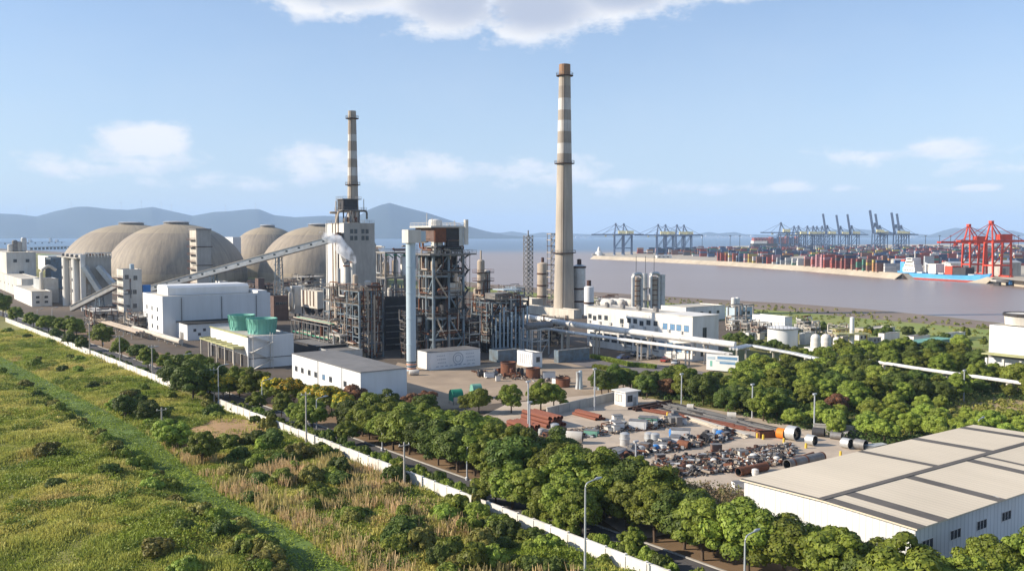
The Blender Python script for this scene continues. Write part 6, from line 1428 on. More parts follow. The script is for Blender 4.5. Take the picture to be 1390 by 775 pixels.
for i,(px,py,mm,lab) in enumerate(((846,487,'carb','dark blue car parked alone before the control building'),(863,483,'card','grey car parked nearest the dark blue one'),(873,485,'carw','white car parked between two grey cars'),(884,487,'card','grey car parked second from the white car'),(903,491,'carr','red car parked by the control building end'),(917,494,'carw','white car parked by the billboard end'))): car(lab,px,py,mm,UV+(.1*i))
# ================================================================ vegetation
def quad_obj(name, V4, tint, m, mesh_only=False):
    n=len(V4); me=bpy.data.meshes.new(name); me.vertices.add(4*n); me.vertices.foreach_set('co', np.ascontiguousarray(V4.reshape(-1),dtype=np.float32))
    me.loops.add(4*n); me.loops.foreach_set('vertex_index', np.arange(4*n,dtype=np.int32)); me.polygons.add(n); me.polygons.foreach_set('loop_start', np.arange(0,4*n,4,dtype=np.int32))
    me.update(calc_edges=True); a=me.attributes.new('tint','FLOAT_COLOR','POINT'); c=np.ones((n,4,4),dtype=np.float32); c[:,:,:3]=tint[:,None,:]; a.data.foreach_set('color', c.reshape(-1)); me.materials.append(m)
    return me
def unit(v): return v/np.maximum(np.linalg.norm(v,axis=-1,keepdims=True),1e-9)
def leaves(C, Nrm, size, rng, asp=.62):
    """one bent-free leaf clump quad at each centre, roughly facing its normal"""
    n=len(C); r=unit(rng.normal(size=(n,3))); t1=unit(np.cross(Nrm,r)); t2=np.cross(Nrm,t1); s=size[:,None]
    a=t1*s; b=t2*s*asp
    return np.stack([C-a, C-b*.9+a*.1, C+a, C+b*.9+a*.1],axis=1)
def crown_mesh(seed, R, Hc, zc, nl=30, per=230, size=(.17,.31), lob=(.26,.42), m=None, tintvar=.22, warm=.12, flat=False, top=None):
    rng=np.random.default_rng(seed); k=np.arange(nl)+.5; ph=np.arccos(1-2*k/nl*(.86 if not flat else .62)); th=np.pi*(1+5**.5)*k+rng.uniform(0,6)
    d=np.stack([np.cos(th)*np.sin(ph),np.sin(th)*np.sin(ph),np.cos(ph)],1); d+=rng.normal(size=d.shape)*.10
    ax=np.array([R,R*rng.uniform(.88,1.0),Hc]); lc=d*ax*rng.uniform(.52,.92,(nl,1)); lc+=np.array([rng.normal()*.25*R*.4,rng.normal()*.25*R*.4,0]); lr=R*rng.uniform(*lob,nl)
    Cs=[];Ns=[];Ts=[];Sz=[]
    for i in range(nl):
        n=per; v=unit(rng.normal(size=(n,3))); v[:,2]=np.where(v[:,2]<-.35,-v[:,2],v[:,2]); rad=lr[i]*rng.uniform(.72,1.06,(n,1)); c=lc[i]+v*rad*np.array([1,1,.86])
        inside=np.zeros(n,bool)
        for j in range(nl):
            if j!=i: inside|=np.linalg.norm((c-lc[j])/np.array([1,1,.86]),axis=1)<lr[j]*.72
        c=c[~inside]; v=v[~inside]; n=len(c); Cs.append(c); Ns.append(unit(v+rng.normal(size=(n,3))*.30)); b=rng.uniform(1-tintvar,1+tintvar)
        t=np.ones((n,3))*b*rng.uniform(.8,1.22,(n,1)); w=rng.uniform(0,1,(n,1)); t*=1+np.array([warm*1.6,warm*.5,-warm])*(w-.3); Ts.append(t); Sz.append(rng.uniform(*size,n))
    C=np.concatenate(Cs); C[:,2]+=zc; T=np.concatenate(Ts)
    if top is not None:                                 # flower clusters on the upper lobes
        msk=(C[:,2]>zc+Hc*.30)&(rng.random(len(C))<top)
        keep=~msk
        q=quad_obj('blossom', leaves(C[msk],np.concatenate(Ns)[msk],np.concatenate(Sz)[msk],rng), T[msk], MB_blossom)
        return quad_obj('crown', leaves(C[keep],np.concatenate(Ns)[keep],np.concatenate(Sz)[keep],rng), T[keep], m), q
    return quad_obj('crown', leaves(C,np.concatenate(Ns),np.concatenate(Sz),rng), T, m)
def trunk_mesh(seed, h, r, spread):
    rg=random.Random(seed); b=MB(); b.tube([(0,0,-.1),(rg.uniform(-.1,.1),rg.uniform(-.1,.1),h*.4),(rg.uniform(-.2,.2),rg.uniform(-.2,.2),h*.8)],[r,r*.8,r*.5],8)
    for i in range(5):
        a=6.28*i/5+rg.uniform(-.4,.4); z0=h*rg.uniform(.35,.6); b.tube([(0,0,z0),(spread*.45*math.cos(a),spread*.45*math.sin(a),z0+h*.18),(spread*math.cos(a),spread*math.sin(a),z0+h*.42)],[r*.5,r*.35,r*.12],6)
    return b.mesh('trunk', M['bark'])
LM_tree=leaf_mat('camphor_leaf',(.168,.205,.028),.3); LM_light=leaf_mat('light_leaf',(.22,.275,.04),.25); LM_dark=leaf_mat('dark_leaf',(.095,.132,.024),.25); LM_olive=leaf_mat('olive_leaf',(.19,.18,.04),.2); LM_red=leaf_mat('reddish_leaf',(.17,.085,.05),.2); MB_blossom=leaf_mat('yellow_blossom',(.62,.43,.03),.15)
TREES=[]
for i in range(8): TREES.append((crown_mesh(100+i,[3.5,3.2,3.8,3.0][i%4],[3.3,3.7,3.0,3.6][i%4],[4.6,4.5,4.5,4.4][i%4],[44,36,56][i%3],[330,380,270][i%3],lob=[(.20,.36),(.26,.46),(.16,.30)][i%3],m=LM_tree),trunk_mesh(100+i,5.2,.2,1.9)))
LIGHTT=[(crown_mesh(150+i,3.4,2.7,4.0,28,360,m=LM_light),trunk_mesh(150+i,4.6,.16,1.7)) for i in range(4)]
DARKT=[(crown_mesh(170+i,3.7,3.2,4.4,32,380,m=LM_dark),trunk_mesh(170+i,5.2,.2,1.9)) for i in range(4)]
REDT=[(crown_mesh(190+i,3.0,2.4,3.6,26,340,m=LM_red,warm=.35),trunk_mesh(190+i,4.2,.15,1.6)) for i in range(2)]
YEL=[]
for i in range(3):
    c,b=crown_mesh(210+i,3.3,2.6,4.2,30,380,m=LM_tree,top=.42); YEL.append((c,trunk_mesh(210+i,4.6,.17,1.7),b))
def shrub_mesh(seed,m,size=(.16,.32)): return crown_mesh(seed,1.6,1.15,.75,18,170,size,m=m,flat=True)
SHR=[shrub_mesh(300+i,[LM_tree,LM_light,LM_dark,LM_olive][i%4]) for i in range(8)]
stem=MB()
for i in range(5): a=1.256*i; stem.tube([(0,0,-.1),(.5*math.cos(a),.5*math.sin(a),.8)],[.06,.03],5)
STEM=stem.mesh('stem',M['bark'])
NT=0
def tree(pool, p, hpx=None, h=None, label='', group=None, name='broadleaf_tree', cat='tree', rg=random):
    global NT
    v=rg.choice(pool); name={id(DARKT):'evergreen_tree',id(LIGHTT):'bushy_tree',id(REDT):'reddish_tree'}.get(id(pool),name); base=7.9 if pool is TREES else 6.7 if pool is LIGHTT else 7.6 if pool is DARKT else 6.0 if pool is REDT else 6.8
    if h is None: h=hpx*p[1]/F
    s=h/base; t=thing(name,label,cat,(p[0],p[1],.1),rg.uniform(0,6.28),group); t.scale=(s*rg.uniform(1.05,1.25),s*rg.uniform(1.05,1.25),s); NT+=1
    link('crown',v[0],t); link('trunk',v[1],t)
    if len(v)>2: link('blossom',v[2],t)
    return t
def shrub(p, r, hh, i, label, group=None, rg=random, name='shrub'):
    t=thing(name,label,'shrub',(p[0],p[1],p[2] if len(p)>2 else 0),rg.uniform(0,6.28),group); t.scale=(r/1.6,r/1.6*rg.uniform(.85,1.1),hh/1.8); link('foliage',SHR[i%8],t); link('stem',STEM,t); return t
rg=random.Random(21)
# the belt between road and scrap yard
yard_poly=gpoly([(690,570),(835,533),(1205,606),(1010,668),(870,640),(745,606)])
def inside_any(p):
    for o,lu,lv in FOOT:
        d=Vector((p[0]-o.x,p[1]-o.y)); x=d.x*U.x+d.y*U.y; y=d.x*V.x+d.y*V.y
        if -2.2<x<lu+2.2 and -2.2<y<lv+2.2: return True
    return False
FOOT=[]
for a in ((1009.5,1241,1460,716,786),(397,489.7,552.5,506,557.5),(286.5,337,399,457,501),(195,221.5,367.5,402.5,459),(237.5,254.6,330,440.5,462.5),(1341,1419,1470,447,525),(797,939.5,975,430,491),(834,849,866,533,552.5),(160,168.5,194,366,439),(84,112,152.5,347,422)):
    p,lu,lv,h=ubox(*a); FOOT.append((p,lu if a[0]!=1009.5 else 62,lv))
rowlab=['round green tree in the kerbside row of the belt by the road','round green tree in the second row of the belt by the road','round green tree in the middle row of the belt by the road','round green tree in the inner row of the belt by the scrap yard']
for r_,(q,step) in enumerate(((87.3,4.9),(91.3,5.0),(95.2,5.2),(99.2,5.4))):
    s=30.0
    while s<160:
        s+=step*rg.uniform(.85,1.2)
        if r_==0 and 99<s<105: continue
        p=SQ(s+rg.uniform(-.6,.6),q+rg.uniform(-1.0,1.0))
        if inside_any(p) : continue
        _px=CX+F*p.x/p.y
        if r_>=2 and _px>(1040 if r_==2 else 930): continue
        if r_>=2 and inpoly(yard_poly,p.x,p.y) and rg.random()<.8: continue
        tree(TREES if rg.random()<.8 else DARKT,p,h=(rg.uniform(6.2,8.6) if r_<1 or _px<960 else rg.uniform(5.0,6.4)) if r_<2 else (rg.uniform(4.8,6.6) if _px<900 else rg.uniform(4.4,5.4)),label=rowlab[r_],group='belt trees row %d'%r_,rg=rg)
for s,q,h in ((101,81.0,6.4),(97.5,81.5,6.6),(104,80.3,5.4),(90,80.6,6.6),(86.5,81.0,6.0),(93,80.5,5.2),(76,80.4,3.6)): tree(TREES,SQ(s,q),h=h,label='dense round tree standing alone on the wall side of the road',group='trees on the wall side of the road',rg=rg)
one=[ # pool, px, base y, height px, label
 (TREES,424,587,44,'big round tree growing behind the white wall near the utility pole'),(TREES,405,579,34,'smaller round tree beside the big one at the white wall'),(TREES,471,604,32,'round tree at the wall by the yard entrance'),(TREES,382,566,30,'small dark round tree behind the wall below yellow trees'),
 (YEL,303,545,34,'small yellow flowering tree near the end of the farther wall'),(YEL,372,551,38,'yellow flowering tree below the cooling tower corner'),(YEL,399,553,38,'yellow flowering tree before the workshop end'),(YEL,425,559,36,'yellow flowering tree in front of the first workshop windows'),(YEL,449,563,36,'yellow flowering tree in front of the blue workshop window'),(YEL,468,567,34,'yellow flowering tree near the workshop corner'),
 (REDT,478,562,38,'reddish brown tree beside the workshop corner'),(REDT,560,560,26,'small reddish tree by the workshop door canopy'),(REDT,580,556,24,'small reddish tree next to the green shelter'),
 (TREES,650,561,32,'round tree beside the dark green shelter'),(TREES,694,561,36,'broad round tree before the front yard, nearest the shelter'),(TREES,734,557,38,'broad round tree before the front yard beside the white pole'),(TREES,752,556,34,'round tree merging with its neighbour before the front yard'),(TREES,632,560,24,'small round tree squeezed behind the dark green shelter'),
 (DARKT,574,566,30,'dark tree before the front yard by the shelter'),(TREES,826,536,26,'round tree behind the guard hut, nearest the wrapped column'),(TREES,846,530,26,'round tree behind the guard hut roof'),
 (TREES,139,472,30,'round tree below the transfer tower at the road'),(TREES,165,486,26,'round tree at the road before the white hall'),(TREES,201,500,28,'round tree at the road below the hall windows'),(DARKT,185,490,22,'dark low tree at the road before the hall'),(TREES,226,506,26,'round tree at the road near the annex'),(TREES,46,446,22,'round tree before the small white house'),(TREES,66,452,24,'round tree beside the small white house corner'),(TREES,88,456,26,'round tree below the lime silos'),(TREES,104,458,26,'round tree at the foot of the short conveyor'),(DARKT,76,462,16,'dark low tree by the road wall, first of three'),(DARKT,96,470,17,'dark low tree by the road wall, second of three'),(DARKT,112,477,18,'dark low tree by the road wall, third of three'),
 (TREES,4,430,30,'tree at the pump house wall'),(TREES,22,438,22,'tree before the low beige store'),
 (DARKT,240,530,40,'dark tree at the end of the farther wall'),(DARKT,262,545,48,'big dark tree in the gap between the wall stretches'),(DARKT,285,540,44,'dark tree in the wall gap beside the utility pole'),(TREES,252,512,32,'green tree behind the dark ones at the cooling tower'),(TREES,276,520,36,'green tree below the cooling tower canopy'),(TREES,300,530,34,'green tree in front of the cooling tower legs'),(TREES,325,540,42,'green tree before the cooling tower stairs'),(TREES,345,546,44,'green tree before the cooling tower plain wall'),(DARKT,312,540,30,'low dark tree before the cooling tower stairs'),(TREES,352,560,28,'low green tree inside the wall below yellow trees'),
 (LIGHTT,232,612,38,'light green tree in the field by the bare soil'),(TREES,275,632,48,'broad bushy tree in the field beside the bare soil'),(DARKT,205,575,30,'dark bushy tree in the field scrub near the bare pole'),(DARKT,170,570,34,'dark bushy tree in the field above the ditch'),(LIGHTT,158,562,22,'light low tree in the field above the ditch'),
 (DARKT,370,612,28,'dark bush tree beside the bare soil and wall'),(DARKT,437,618,18,'round bush tree on the field side of the wall'),
 (LIGHTT,1235,815,52,'light green tree at the warehouse corner'),(TREES,1180,815,80,'large round tree hiding the warehouse gable'),(TREES,1206,830,80,'large round tree at the frame bottom before the warehouse corner'),(LIGHTT,1300,822,66,'light green bushy tree under the warehouse windows'),(TREES,1345,800,72,'dark green tree under the warehouse windows'),(TREES,1398,806,84,'tree at the frame edge under the warehouse windows'),(YEL,1128,738,40,'yellow flowering tree before the warehouse long wall'),
 (LIGHTT,1366,806,54,'tree among those under the warehouse windows'),(LIGHTT,1268,832,66,'light low tree at the warehouse corner base'),
]
for pool,px,py,hp,lab in one: tree(pool,G(px,py),hpx=hp,label=lab,rg=rg,name='flowering_tree' if pool is YEL else 'broadleaf_tree')
# the wood beyond the scrap yard
wood=gpoly([(868,543),(905,536),(960,534),(1000,528),(1040,511),(1110,497),(1170,484),(1240,488),(1300,484),(1345,512),(1460,530),(1460,548),(1300,542),(1260,572),(1460,590),(1460,620),(1290,606),(1195,604),(1120,592),(1000,564),(900,542)])
placed=[]; tries=0
while len(placed)<165 and tries<9000:
    tries+=1; px=rg.uniform(865,1450); py=rg.uniform(476,612); p=G(px,py)
    if not inpoly(wood,p.x,p.y) or inside_any(p): continue
    if rg.random()>((p.y/250)**2)*.8+.1: continue
    if any((p.x-a)**2+(p.y-b)**2<(4.3 if p.y<260 else 5.2)**2 for a,b in placed): continue
    placed.append((p.x,p.y)); cap=9.0
    for (xa,ya,xb,yb_,Ya,Yb) in ((1165,487.5,1420,525,262,213),(1000,474,1112,487,262,250),(955,503,1004,507,262,262)):
        if xa-4<px<xb:
            f_=(px-xa)/(xb-xa); yl=ya+(yb_-ya)*f_+7; 
            if p.y<Ya+(Yb-Ya)*f_+3: cap=min(cap,H-(yl-HY)*p.y/F)
    if cap<1.6: continue
    if px>1165 and rg.random()<.07: cap=9.0
    low = py>556 and px>1060
    if low: tree(LIGHTT if rg.random()<.96 else REDT,p,h=min(cap,rg.uniform(3.0,4.6)),label='light green low tree in the scrub between fence and wood',group='low light trees behind the fence',rg=rg)
    elif rg.random()<.02: tree(REDT,p,h=min(cap,rg.uniform(4,5.5)),label='reddish tree standing in the green wood',group='reddish trees in the wood',rg=rg)
    else: tree(TREES if rg.random()<.72 else LIGHTT if rg.random()<.35 else DARKT,p,h=min(cap,rg.uniform(5.2,7.2)),label='round green tree in the wood beyond the scrap yard',group='trees of the wood beyond the scrap yard',rg=rg)
extra=0; tries=0
near_wood=gpoly([(812,536),(862,528),(905,527),(960,529),(1010,522),(1010,556),(950,549),(900,540),(872,543),(862,531)])
while extra<40 and tries<4000:
    tries+=1; px=rg.uniform(812,1010); py=rg.uniform(510,556); p=G(px,py)
    if not inpoly(near_wood,p.x,p.y) or inside_any(p) or any((p.x-a)**2+(p.y-b)**2<3.4**2 for a,b in placed): continue
    if 945<px<1010 and py<533: continue
    placed.append((p.x,p.y)); extra+=1; tree(TREES if rg.random()<.6 else DARKT,p,h=rg.uniform(4.6,6.8),label='round green tree in the clump between guard hut and billboard',group='trees between guard hut and billboard',rg=rg)
for px,py,hp in ((990,468,16),(1003,470,18),(1016,474,18),(1040,480,16),(1052,478,16),(1064,482,15),(1030,476,14)): tree(DARKT,G(px,py),hpx=hp,label='dark tree behind the pipe bridge by the broad tank',group='dark trees by the broad tank',rg=rg)
for i in range(18):
    px=rg.uniform(1080,1400); py=np.interp(px,[1080,1180,1300,1400],[444,455,462,474])+rg.uniform(-5,6); tree(DARKT if i%3 else TREES,G(px,py),h=rg.uniform(2.5,4.8),label='small dark tree along the marsh edge',group='small trees along the marsh edge',rg=rg)
# hedges in the front yard
for i,(x0,y0,x1,y1,lab) in enumerate(((803,486,862,499,'clipped green hedge by the control building lane'),(806,500,852,507,'clipped low hedge with yellow tips nearer the yard'),(862,498,890,501,'short hedge at the control building end'))):
    a,b=G(x0,y0),G(x1,y1); d=b-a; L_=math.hypot(d.x,d.y); rng=np.random.default_rng(400+i); n=int(L_*420); C=np.stack([rng.uniform(0,L_,n),rng.uniform(-.9,.9,n),rng.uniform(.1,1.25,n)],1); nr=unit(rng.normal(size=(n,3))+np.array([0,-.3,.8])); me=quad_obj('hedge',leaves(C,nr,rng.uniform(.12,.24,n),rng),rng.uniform(.7,1.3,(n,1))*np.ones((n,3)),LM_light)
    o=link('hedge',me,None,(a.x,a.y,.1),math.atan2(d.y,d.x)); tag(o,lab,'hedge')
# ------- field: rolling ground and what grows on it
def _nearest(p, line):
    best=None
    for a,b in zip(line[:-1],line[1:]):
        d=b-a; t=max(0,min(1,(p-a).dot(d)/d.dot(d))); q=a+d*t
        if best is None or (q-p).length<(best-p).length: best=q
    return best
_R=[G(p[0],p[1]) for p in [(-120,440)]+DR]; _L=[G(p[0],p[1]) for p in [(-120,446)]+DL]; _Q=[_nearest(a,_L) for a in _R]
MID=[((a.x+b.x)/2,(a.y+b.y)/2) for a,b in zip(_R,_Q)]; HWD=[max(1.6,(a-b).length/2) for a,b in zip(_R,_Q)]
def ditch_dist(X,Y):
    best=np.full(X.shape,1e9); side=np.zeros(X.shape)
    for i in range(len(MID)-1):
        ax,ay=MID[i]; bx,by=MID[i+1]; dx,dy=bx-ax,by-ay; t=np.clip(((X-ax)*dx+(Y-ay)*dy)/(dx*dx+dy*dy),0,1); qx,qy=ax+t*dx,ay+t*dy; hw=HWD[i]+(HWD[i+1]-HWD[i])*t; d=np.hypot(X-qx,Y-qy)-hw; s=np.sign(dx*(Y-ay)-dy*(X-ax)); m=d<best; best=np.where(m,d,best); side=np.where(m,s,side)
    return best,side
def vnoise(X,Y,f,seed):
    r=np.random.default_rng(seed); o=np.zeros(X.shape)
    for k in range(5):
        a=r.uniform(0,6.28); ff=f*(1.0+.55*k); o+=np.sin((X*np.cos(a)+Y*np.sin(a))*ff+r.uniform(0,6.28)+1.7*np.sin((X*np.sin(a)-Y*np.cos(a))*ff*.6+r.uniform(0,6.28)))/(1+.4*k)
    return o/2.6
def fieldz(X,Y):
    d,side=ditch_dist(X,Y); q=X*N_DIR.x+Y*N_DIR.y
    n=.30+.28*vnoise(X,Y,.13,3)+.18*vnoise(X,Y,.4,4); bank=np.clip(d/5,0,1); left=(side>0).astype(float)
    # the near bank of the ditch stands higher than the far one
    z=bank*(n+ .9*np.where(NEAR*side>0,1,0)*np.clip(1.2-np.abs(d-9)/14,0,1)); z=np.where(d<0,-.35,z); return np.where(q>75.2,np.minimum(z,.05),z)
NEAR=1; 
_d,_s2=ditch_dist(np.array([G(60,700).x]),np.array([G(60,700).y])); NEAR=float(_s2[0])
ss=np.arange(28,420,2.0); qq=np.arange(-60,78.0,2.0); SS,QQ=np.meshgrid(ss,qq,indexing='ij'); X=SS*W_DIR.x+QQ*N_DIR.x; Y=SS*W_DIR.y+QQ*N_DIR.y; Z=fieldz(X,Y); ni,nj=X.shape
mb=MB(); mb.v=[tuple(v) for v in np.stack([X,Y,Z],-1).reshape(-1,3)]; mb.f=[(i*nj+j,i*nj+j+1,(i+1)*nj+j+1,(i+1)*nj+j) for i in range(ni-1) for j in range(nj-1)]; mb.m=[0]*len(mb.f); mb.sm=[True]*len(mb.f)
o=struct('field',mb,m_land); 
if o.data.polygons[0].normal.z<0: o.data.flip_normals()
bx=np.arange(min(p.x for p in BARE),max(p.x for p in BARE)+1,1.0); by=np.arange(min(p.y for p in BARE),max(p.y for p in BARE)+1,1.0); BX,BY=np.meshgrid(bx,by,indexing='ij'); BZ=fieldz(BX,BY)+.12; mbb=MB(); nb_=BX.shape[1]; mbb.v=[tuple(v) for v in np.stack([BX,BY,BZ],-1).reshape(-1,3)]
mbb.f=[(i*nb_+j,(i+1)*nb_+j,(i+1)*nb_+j+1,i*nb_+j+1) for i in range(BX.shape[0]-1) for j in range(nb_-1) if inpoly(BARE,BX[i,j]+.5,BY[i,j]+.5)]; mbb.m=[0]*len(mbb.f); mbb.sm=[True]*len(mbb.f); struct('bare_patch',mbb,mat('bare_earth',(.46,.28,.14),(.30,.19,.09),.4,.95,contrast=.9,detail=8))
def scatter(n, rng, f=None, smin=28, smax=420, qmin=-60, qmax=76.0):
    m=n*6; s=rng.uniform(smin,smax,m); q=rng.uniform(qmin,qmax,m); x=s*W_DIR.x+q*N_DIR.x; y=s*W_DIR.y+q*N_DIR.y
    D=np.maximum(y,1); px=CX+F*x/D; py=HY+H*F/D; ok=(px>-60)&(px<1000)&(py<830)&(rng.random(m)<np.clip((150/D)**1.2,0,1)); x,y,px,py=x[ok],y[ok],px[ok],py[ok]
    if f is not None: k=f(x,y,px,py); x,y,px,py=x[k],y[k],px[k],py[k]
    return x[:n],y[:n],px[:n],py[:n]
def tufts(name, label, x, y, z, hgt, wid, nb, col, rng, m, lean=.35):
    n=len(x); N_=n*nb; cx=np.repeat(x,nb)+rng.normal(size=N_)*np.repeat(wid,nb)*.5; cy=np.repeat(y,nb)+rng.normal(size=N_)*np.repeat(wid,nb)*.5; cz=np.repeat(z,nb)-.05; h=np.repeat(hgt,nb)*rng.uniform(.55,1.1,N_); a=rng.uniform(0,6.28,N_); w=rng.uniform(.05,.13,N_)*np.repeat(np.clip(wid,.5,1.5),nb)
    lx=np.cos(a)*h*lean*rng.uniform(-.3,1.2,N_); ly=np.sin(a)*h*lean*rng.uniform(-.3,1.2,N_); b=a+rng.uniform(-.9,.9,N_)+1.57; wx,wy=np.cos(b)*w,np.sin(b)*w
    P0=np.stack([cx-wx,cy-wy,cz],1); P1=np.stack([cx+wx,cy+wy,cz],1); P2=np.stack([cx+lx+wx*.6,cy+ly+wy*.6,cz+h],1); P3=np.stack([cx+lx-wx*.6,cy+ly-wy*.6,cz+h*.96],1)
    T=np.repeat(col,nb,axis=0)*rng.uniform(.75,1.25,(N_,1)); me=quad_obj(name,np.stack([P0,P1,P2,P3],1),T,m); o=link(name,me); o['kind']='stuff'; o['label']=label; return o
LM_grass=leaf_mat('field_grass',(1,1,1),0,.3)
rng=np.random.default_rng(5)
def notbare(x,y): return np.array([not inpoly(BARE,a,b) for a,b in zip(x,y)])
def gfilter(x,y,px,py): d,s=ditch_dist(x,y); return (d>.5)&(notbare(x,y)|(np.random.default_rng(1).random(len(x))<.12))
def lerp(a,b,t): return np.array(a)[None,:]*(1-t[:,None])+np.array(b)[None,:]*t[:,None]
x,y,px,py=scatter(64000,rng,gfilter); n1=vnoise(x,y,.09,11); n2=vnoise(x,y,.33,12); z=fieldz(x,y)
d,s=ditch_dist(x,y); nearb=(s*NEAR>0)
t=np.clip(.5+.55*n1+.3*n2,0,1); col=lerp((.27,.315,.042),(.60,.49,.15),t); b3=np.clip(vnoise(x,y,.17,14)*1.6-.55,0,1)*(.35+.65*rng.random(len(x))); col=col*(1-b3[:,None])+np.array([.55,.36,.16])[None,:]*b3[:,None]; hg=np.clip(.6+.6*vnoise(x,y,.42,13)+.3*n2+.2*n1,.18,1.7)*np.where(nearb,1,.9)
tufts('field_grass','yellow green wild grass covering the field',x,y,z,hg,np.full(len(x),.8),7,col,rng,LM_grass,.55)
# broad leaved weeds in darker patches
def wf(x,y,px,py): d,s=ditch_dist(x,y); return notbare(x,y)&(d>.3)&((vnoise(x,y,.11,21)+.4*vnoise(x,y,.5,22)+.35*vnoise(x,y,.9,25)>.20)|((d<3.0)&(s*NEAR>0)))
x,y,px,py=scatter(26000,rng,wf); z=fieldz(x,y); n=len(x); nb=16; N_=n*nb
C=np.stack([np.repeat(x,nb)+rng.normal(size=N_)*.45,np.repeat(y,nb)+rng.normal(size=N_)*.45,np.repeat(z,nb)+rng.uniform(.15,1,N_)*np.repeat(.8+.9*np.clip(vnoise(x,y,.35,23),-.5,1),nb)],1)
nr=unit(rng.normal(size=(N_,3))+np.array([-.2,-.2,.9])); tc=np.repeat(lerp((.12,.165,.025),(.32,.36,.045),np.clip(.5+.6*vnoise(x,y,.2,24),0,1)),nb,axis=0)*rng.uniform(.7,1.3,(N_,1))
o=link('undergrowth',quad_obj('undergrowth',leaves(C,nr,rng.uniform(.10,.24,N_),rng),tc,LM_grass)); o['kind']='stuff'; o['label']='darker broad leaved weeds in patches over the field'
# tan reeds on the far bank of the ditch
def rf_(x,y,px,py):
    d,s=ditch_dist(x,y); k=notbare(x,y)&(s*NEAR<0)&(d>.2)&(px>215)&(py>605); v=vnoise(x,y,.10,31)+.5*vnoise(x,y,.4,32); e=np.where(d<5,.9,0)
    return k&((v+e>.12)&(py-(px*.40+433)>12))
x,y,px,py=scatter(9000,rng,rf_); z=fieldz(x,y); t=np.clip(.45+.5*vnoise(x,y,.3,33),0,1); tufts('reeds','tan dry reeds between ditch and wall',x,y,z,rng.uniform(1.0,2.1,len(x)),np.full(len(x),.7),10,lerp((.68,.49,.26),(.40,.38,.12),t),rng,LM_grass,.3)
# weed carpet on the ditch
def df(x,y,px,py): d,s=ditch_dist(x,y); return d<.6
x,y,px,py=scatter(14000,rng,df); n=len(x); nb=9; N_=n*nb; C=np.stack([np.repeat(x,nb)+rng.normal(size=N_)*.5,np.repeat(y,nb)+rng.normal(size=N_)*.5,.06+rng.uniform(.0,.35,N_)],1); nr=unit(rng.normal(size=(N_,3))*.6+np.array([0,0,1])); tt=np.repeat(np.clip(.5+.5*vnoise(x,y,.25,41),0,1),nb)
o=link('floating_weed',quad_obj('floating_weed',leaves(C,nr,rng.uniform(.10,.22,N_),rng),lerp((.18,.25,.03),(.36,.42,.05),tt)*rng.uniform(.75,1.25,(N_,1)),LM_grass)); o['kind']='stuff'; o['label']='bright green weed floating on the ditch'
# shrubs of the field
rg=random.Random(31); k=0
for i in range(150):
    for _ in range(40):
        px=rg.uniform(-10,760); py=rg.uniform(450,790); p=G(px,py); s_,q_=toSQ(p)
        if q_>74.8 or py<440+px*.40 or inpoly(BARE,p.x,p.y): continue
        d,sd_=ditch_dist(np.array([p.x]),np.array([p.y])); d=float(d[0]); near_=float(sd_[0])*NEAR>0
        if d<.6 or (near_ and d>4 and rg.random()<.975): continue
        if not near_ and q_<60 and rg.random()<.55: continue
        break
    else: continue
    z=float(fieldz(np.array([p.x]),np.array([p.y]))[0]); r=rg.uniform(.9,2.3); 
    if near_ : r*=1.05
    lab,grp=('leafy shrub on the shaded bank of the ditch','shrubs on the near ditch bank') if near_ else (('leafy green shrub close along the white wall','shrubs along the wall') if q_>68 else ('scrub bush in the field between ditch and wall','scrub bushes of the field'))
    shrub((p.x,p.y,z-.05),r,r*rg.uniform(.8,1.25),rg.randrange(8),lab,grp,rg)
for i in range(7):
    s_=rg.uniform(70,186); p=SQ(s_,75.4+rg.uniform(-.5,.4)); z=.02; shrub((p.x,p.y,z),rg.uniform(.7,1.5),rg.uniform(1.2,2.9),rg.randrange(8),'leafy green shrub close along the white wall','shrubs along the wall',rg)
for i in range(64):
    j=rg.randrange(1,len(MID)-1); f=rg.random(); ax,ay=MID[j]; bx_,by_=MID[j+1]; d_=Vector((bx_-ax,by_-ay)).normalized(); n_=Vector((-d_.y,d_.x))*NEAR; hw=HWD[j]+(HWD[j+1]-HWD[j])*f; q=Vector((ax+(bx_-ax)*f,ay+(by_-ay)*f))+n_*(hw+rg.uniform(.5,2.6)); z=float(fieldz(np.array([q.x]),np.array([q.y]))[0]); r=rg.uniform(.7,1.7)
    shrub((q.x,q.y,z-.05),r,r*rg.uniform(.9,1.5),rg.randrange(8),'leafy shrub on the shaded bank of the ditch','shrubs on the near ditch bank',rg)
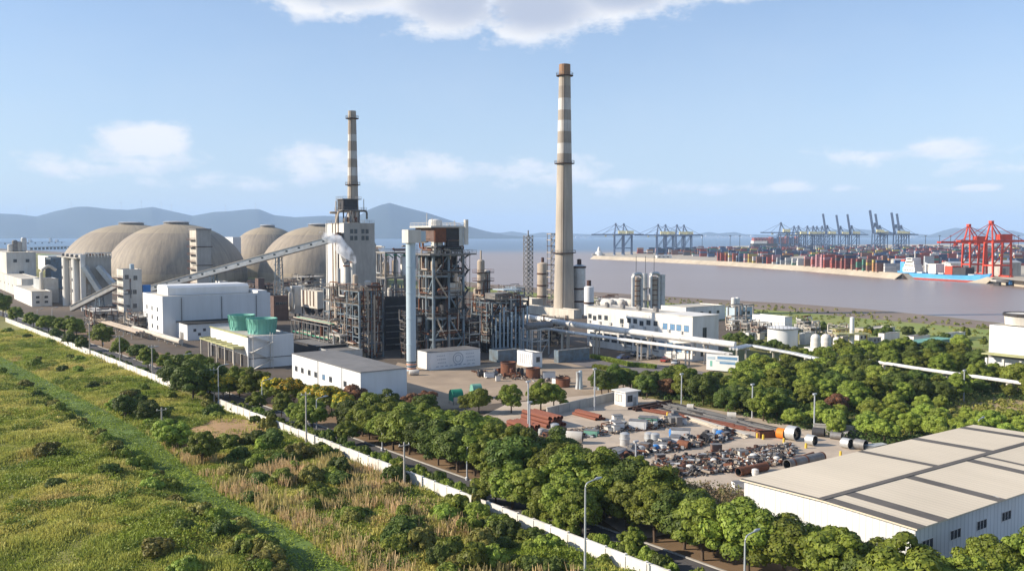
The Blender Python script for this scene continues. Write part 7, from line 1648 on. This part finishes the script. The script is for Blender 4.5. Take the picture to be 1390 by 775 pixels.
# hedge shrubs on the verge between wall and road
for i in range(70):
    s_=64+i*2.0+rg.uniform(-.6,.6)
    if 96<s_<106: continue
    p=SQ(s_,78.4+rg.uniform(-.3,.4)); shrub((p.x,p.y,.05),rg.uniform(.9,1.4),rg.uniform(1.2,2.7),rg.choice([0,1,2,4,6]),'low verge shrub between the white wall and the road','verge shrubs behind the wall',rg)
for i in range(60):
    s_=214+i*3.6+rg.uniform(-1,1); p=SQ(s_,78.4+rg.uniform(-.3,.4)); shrub((p.x,p.y,.05),rg.uniform(.9,1.5),rg.uniform(.9,1.7),rg.choice([0,2,4,6]),'low verge shrub behind the farther white wall','verge shrubs behind the farther wall',rg)
# undergrowth of belt and wood
rng=np.random.default_rng(6)
def ugrow(poly,n,name,label,hmax,c0,c1,size=(.14,.3)):
    xs=[p[0] for p in poly]; ys=[p[1] for p in poly]; pts=[]
    while len(pts)<n:
        x,y=rng.uniform(min(xs),max(xs)),rng.uniform(min(ys),max(ys))
        if inpoly(poly,x,y) and not inside_any((x,y)): pts.append((x,y))
    pts=np.array(pts); nb=26; N_=n*nb; hh=np.repeat(rng.uniform(.3,1,n)*hmax,nb); v=unit(rng.normal(size=(N_,3))); v[:,2]=np.abs(v[:,2]); C=np.stack([np.repeat(pts[:,0],nb)+v[:,0]*hh*.8,np.repeat(pts[:,1],nb)+v[:,1]*hh*.8,.1+v[:,2]*hh],1)
    t=np.repeat(rng.random(n),nb); o=link(name,quad_obj(name,leaves(C,unit(v+rng.normal(size=(N_,3))*.4),rng.uniform(*size,N_),rng),lerp(c0,c1,t)*rng.uniform(.75,1.25,(N_,1)),LM_grass)); o['kind']='stuff'; o['label']=label
ugrow(wood,3000,'undergrowth','green undergrowth filling the wood',1.7,(.06,.10,.025),(.13,.18,.04),(.16,.34))
ugrow(gpoly([(1210,560),(1300,536),(1480,560),(1480,628),(1300,610),(1200,602)]),900,'undergrowth','light scrub behind the warehouse',1.2,(.22,.25,.04),(.34,.31,.08),(.16,.34))
ugrow(gpoly([(880,404),(1000,412),(1180,424),(1390,446),(1390,468),(1250,458),(1100,438),(900,414)]),260,'undergrowth','scrub dotted over the shore marsh',1.3,(.16,.18,.03),(.32,.28,.08),(.25,.5))
ugrow([SQ(40,99.5),SQ(40,104),SQ(150,108),SQ(150,99.5)],500,'undergrowth','scrub between tree belt and scrap yard',1.6,(.08,.11,.03),(.17,.12,.05))

ugrow(gpoly([(850,648),(930,660),(1000,672),(1060,692),(1100,716),(1000,724),(880,700),(850,675)]),420,'undergrowth','olive and pinkish scrub between belt and warehouse corner',2.0,(.14,.16,.04),(.30,.19,.12))
